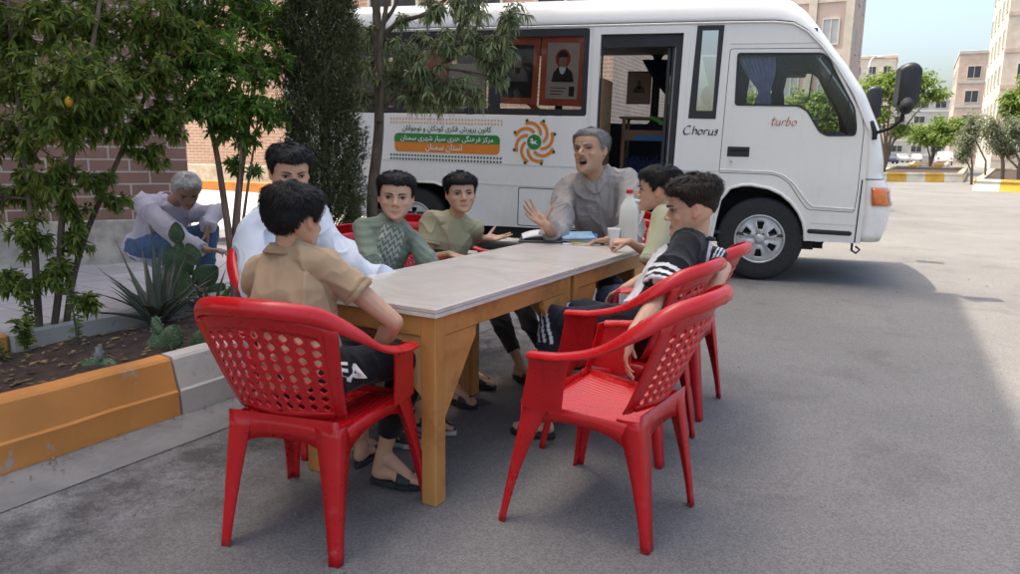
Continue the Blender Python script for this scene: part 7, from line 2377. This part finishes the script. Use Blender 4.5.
# old man squatting by the wall
person('old man with white hair in a pale lilac shirt and jeans squatting by the wall', 1.0,
    dict(head=P(187, 191, 5.65), neck=P(169, 201, 5.75), pel=P(150, 250, 5.90), elR=P(180, 238, 5.55), wrR=P(206, 250, 5.50), elL=P(214, 213, 5.86), wrL=P(207, 229, 5.70),
         knR=P(172, 240, 5.62), knL=P(208, 230, 5.82), anR=P(172, 288, 5.65), anL=P(203, 286, 5.85), az=108),
    (.38, .225, .15), dict(az=118, pitch=36, s=1.04, age=.8, brow=M['brow_grey']), dict(mat=M['hair_white'], top=.012, sides=.010, front=.070, back=-.055, strands=1500, seed=51),
    dict(col=(.62, .57, .66), sleeve=1.9, collar='polo', fold=.016, seed=52, loose=.026, voxel=.008),
    dict(col=(.09, .16, .30), len=.94, seed=53, paint=jeans_paint, loose=.016),
    dict(R=dict(d=(.8, .45, .0), n=(0, 0, -1), side=1, s=1.0), L=dict(d=(-.05, .0, -1), n=(-.7, -.7, 0), side=-1, s=1.0)),
    dict(R=dict(d=(.9, .2, 0), z=.075, shoe='shoe'), L=dict(d=(.9, .3, 0), z=.075, shoe='shoe')), group=None, voxel=.006)

# ------------------------------------------------------------------ things on the table
M['page'] = pm('page_white', (.74, .74, .73), .7, .04, 10)
M['mag_blue'] = pm('cover_blue', (.06, .22, .52), .4, .35, 18)
M['mag_yellow'] = pm('cover_yellow', (.66, .50, .05), .4, .3, 18)
M['mag_teal'] = pm('cover_pale_blue', (.30, .48, .62), .4, .3, 18)
M['jug'] = pm('jug_plastic', (.66, .65, .58), .35, .05, 10)
M['cup'] = pm('paper_cup', (.72, .72, .74), .6, .04, 10)
def magazine(x, y, z, rz, w, l, h, mat, label, bend=.012):
    g = G(); rings = []
    for i in range(9):
        t = i / 8 - .5
        zz = bend * (t * t) * 4 * (1 if t > 0 else .3)
        rings.append([(-w / 2, t * l, zz), (w / 2, t * l, zz + bend * .3), (w / 2, t * l, zz + h + bend * .3), (-w / 2, t * l, zz + h)])
    g.loft(rings, smooth=False)
    m = empty('magazine', (x, y, z), rz, label, 'magazine', 'magazines stacked before the man')
    g.build('cover', mat, m)
    g = G(); g.box(-w / 2 + .003, w / 2 - .003, -l / 2 + .003, l / 2 - .003, h * .25, h * .75); g.build('pages', M['page'], m)
    return m
magazine(-1.83, 3.98, TZ + .001, .5, .21, .28, .006, M['page'], 'white magazine at the bottom of the pile before the man', .004)
magazine(-1.84, 3.99, TZ + .009, .85, .20, .27, .006, M['mag_yellow'], 'yellow magazine in the pile before the man, its edge sticking out', .008)
magazine(-1.84, 4.00, TZ + .019, .40, .20, .27, .005, M['mag_blue'], 'blue magazine second from the top of the pile before the man', .010)
magazine(-1.85, 3.99, TZ + .030, .52, .19, .26, .005, M['mag_teal'], 'pale blue magazine on top of the pile before the man', .012)
g = G()
g.box(-.15, .15, -.11, .11, 0, .012, .003); fo = g.build('folder', M['print_black'], None, 'black folder lying under the white sheets at the table edge', 'folder'); fo.location = (-2.03, 3.92, TZ + .001); fo.rotation_euler = (0, 0, .45)
g = G(); rings = []
for i in range(13):
    t = i / 12
    z = .006 + .034 * sin(pi * t) ** .8 * (1 - t * .4)
    rings.append([(-.14 + .30 * t, -.10 + .02 * t, z), (-.14 + .30 * t, .12 + .02 * t, z + .006), (-.14 + .30 * t, .12 + .02 * t, .002 + z * .6), (-.14 + .30 * t, -.10 + .02 * t, .002 + z * .55)])
g.loft(rings, smooth=True); sh_ = g.build('paper_sheets', M['page'], None, 'curled stack of white paper sheets at the far left table edge', 'papers'); sh_.location = (-2.04, 3.95, TZ + .013); sh_.rotation_euler = (0, 0, .55)
jg = empty('jug', (-1.565, 4.06, TZ), .3, 'tall off white plastic jug with a red cap on the table', 'jug')
jg.scale = (1, 1, .92)
g = G(); rings = []
for z, w, r in ((0, .048, .015), (.006, .052, .018), (.20, .053, .020), (.245, .046, .022), (.285, .026, .02), (.30, .020, .019), (.325, .020, .019)):
    rings.append([(x, y, z) for x, y in roundrect(-w, w, -w * .85, w * .85, r, 4)])
g.loft(rings); g.build('body', M['jug'], jg)
g = G(); g.tube([(0, 0, .318), (0, 0, .340)], [.021, .020], 20); g.build('cap', M['red'], jg)
g = G(); g.tube([(.030, 0, .275), (.070, 0, .27), (.078, 0, .20), (.054, 0, .13)], .011, 8); g.build('handle', M['jug'], jg)
g = G(); rings = []
for z, r in ((0, .026), (.003, .0265), (.090, .036), (.093, .038), (.097, .037), (.093, .0345), (.006, .025)):
    rings.append([(r * cos(2 * pi * k / 28), r * sin(2 * pi * k / 28), z) for k in range(28)])
g.loft(rings); cu = g.build('paper_cup', M['cup'], None, 'white paper cup standing in front of the jug', 'cup'); cu.location = (-1.615, 3.965, TZ + .001)

# white letters printed on the black trousers of the boy in tan
from mathutils.bvhtree import BVHTree
def print_on(body, child, text, p, xdir, ydir, w, h, mat):
    tgt = [c for c in body.children if c.name.startswith(child)][0]
    bv = BVHTree.FromPolygons([v.co for v in tgt.data.vertices], [tuple(q.vertices) for q in tgt.data.polygons])
    p = bv.ray_cast(CAM_POS - body.location, ray(*p).normalized())[0] if len(p) == 2 else Vector(p) - body.location
    if p is None: return None
    xd = Vector(xdir).normalized(); yd = Vector(ydir).normalized(); nn = xd.cross(yd).normalized()
    v, f = text_mesh(text, bold=.03)
    mn, mx = v.min(0), v.max(0)
    g = G(); vs = []
    for q in v:
        a = (q[0] - mn[0]) / (mx[0] - mn[0]) - .5; b = (q[1] - mn[1]) / (mx[1] - mn[1]) - .5
        o = p + xd * a * w + yd * b * h
        hit = bv.ray_cast(o + nn * .3, -nn)
        vs.append((hit[0] + nn * .0025) if hit[0] is not None else o)
    g.add(vs, f, smooth=False)
    return g.build('lettering', mat, tgt)
kn = V3(-1.60, 2.05, .515)
print_on(tan, 'trousers', 'EA', (351, 372), (.5, .85, -.05), (-.45, .25, .6), .095, .052, M['print_white'])
# small dark patch lying flat on the asphalt
g = G(); n_ = 30
cpt = at(480, 403, 0)
g.add([(cpt.x + (.055 + .012 * sin(3 * a) + .008 * sin(7 * a)) * cos(a), cpt.y + (.045 + .01 * sin(4 * a)) * sin(a), .004) for a in [2 * pi * k / n_ for k in range(n_)]], [tuple(range(n_))], smooth=False)
g.build('dark_patch', pm('dark_patch_tone', (.03, .03, .03), .5), kind='structure')

# grit and small stones lying on the road
V, F4 = [], []
for i in range(2600):
    if RNG.random() < .55: x, y = -2.69 + abs(RNG.normal(0, .35)), RNG.uniform(.6, 6)
    else: x, y = RNG.uniform(-2.6, 3.0), RNG.uniform(.8, 9)
    r = RNG.uniform(.0015, .0045) * (1 + 1.2 * (RNG.random() < .05)); a = RNG.uniform(0, 2 * pi); b = len(V)
    for k in range(4): V.append((x + r * cos(a + k * pi / 2) * RNG.uniform(.7, 1.3), y + r * sin(a + k * pi / 2) * RNG.uniform(.7, 1.3), .0005))
    for k in range(4): V.append((x + r * .6 * cos(a + k * pi / 2), y + r * .6 * sin(a + k * pi / 2), r * RNG.uniform(.7, 1.2)))
    F4.append((b + 4, b + 5, b + 6, b + 7))
    for k in range(4): F4.append((b + k, b + (k + 1) % 4, b + 4 + (k + 1) % 4, b + 4 + k))
o = raw_mesh('gravel', V, F4, pm('grit', (.16, .15, .14), .9, col2=(.34, .32, .30), vscale=60), None, None, False)
tag(o, 'grit and small stones scattered over the asphalt', 'gravel', kind='stuff')
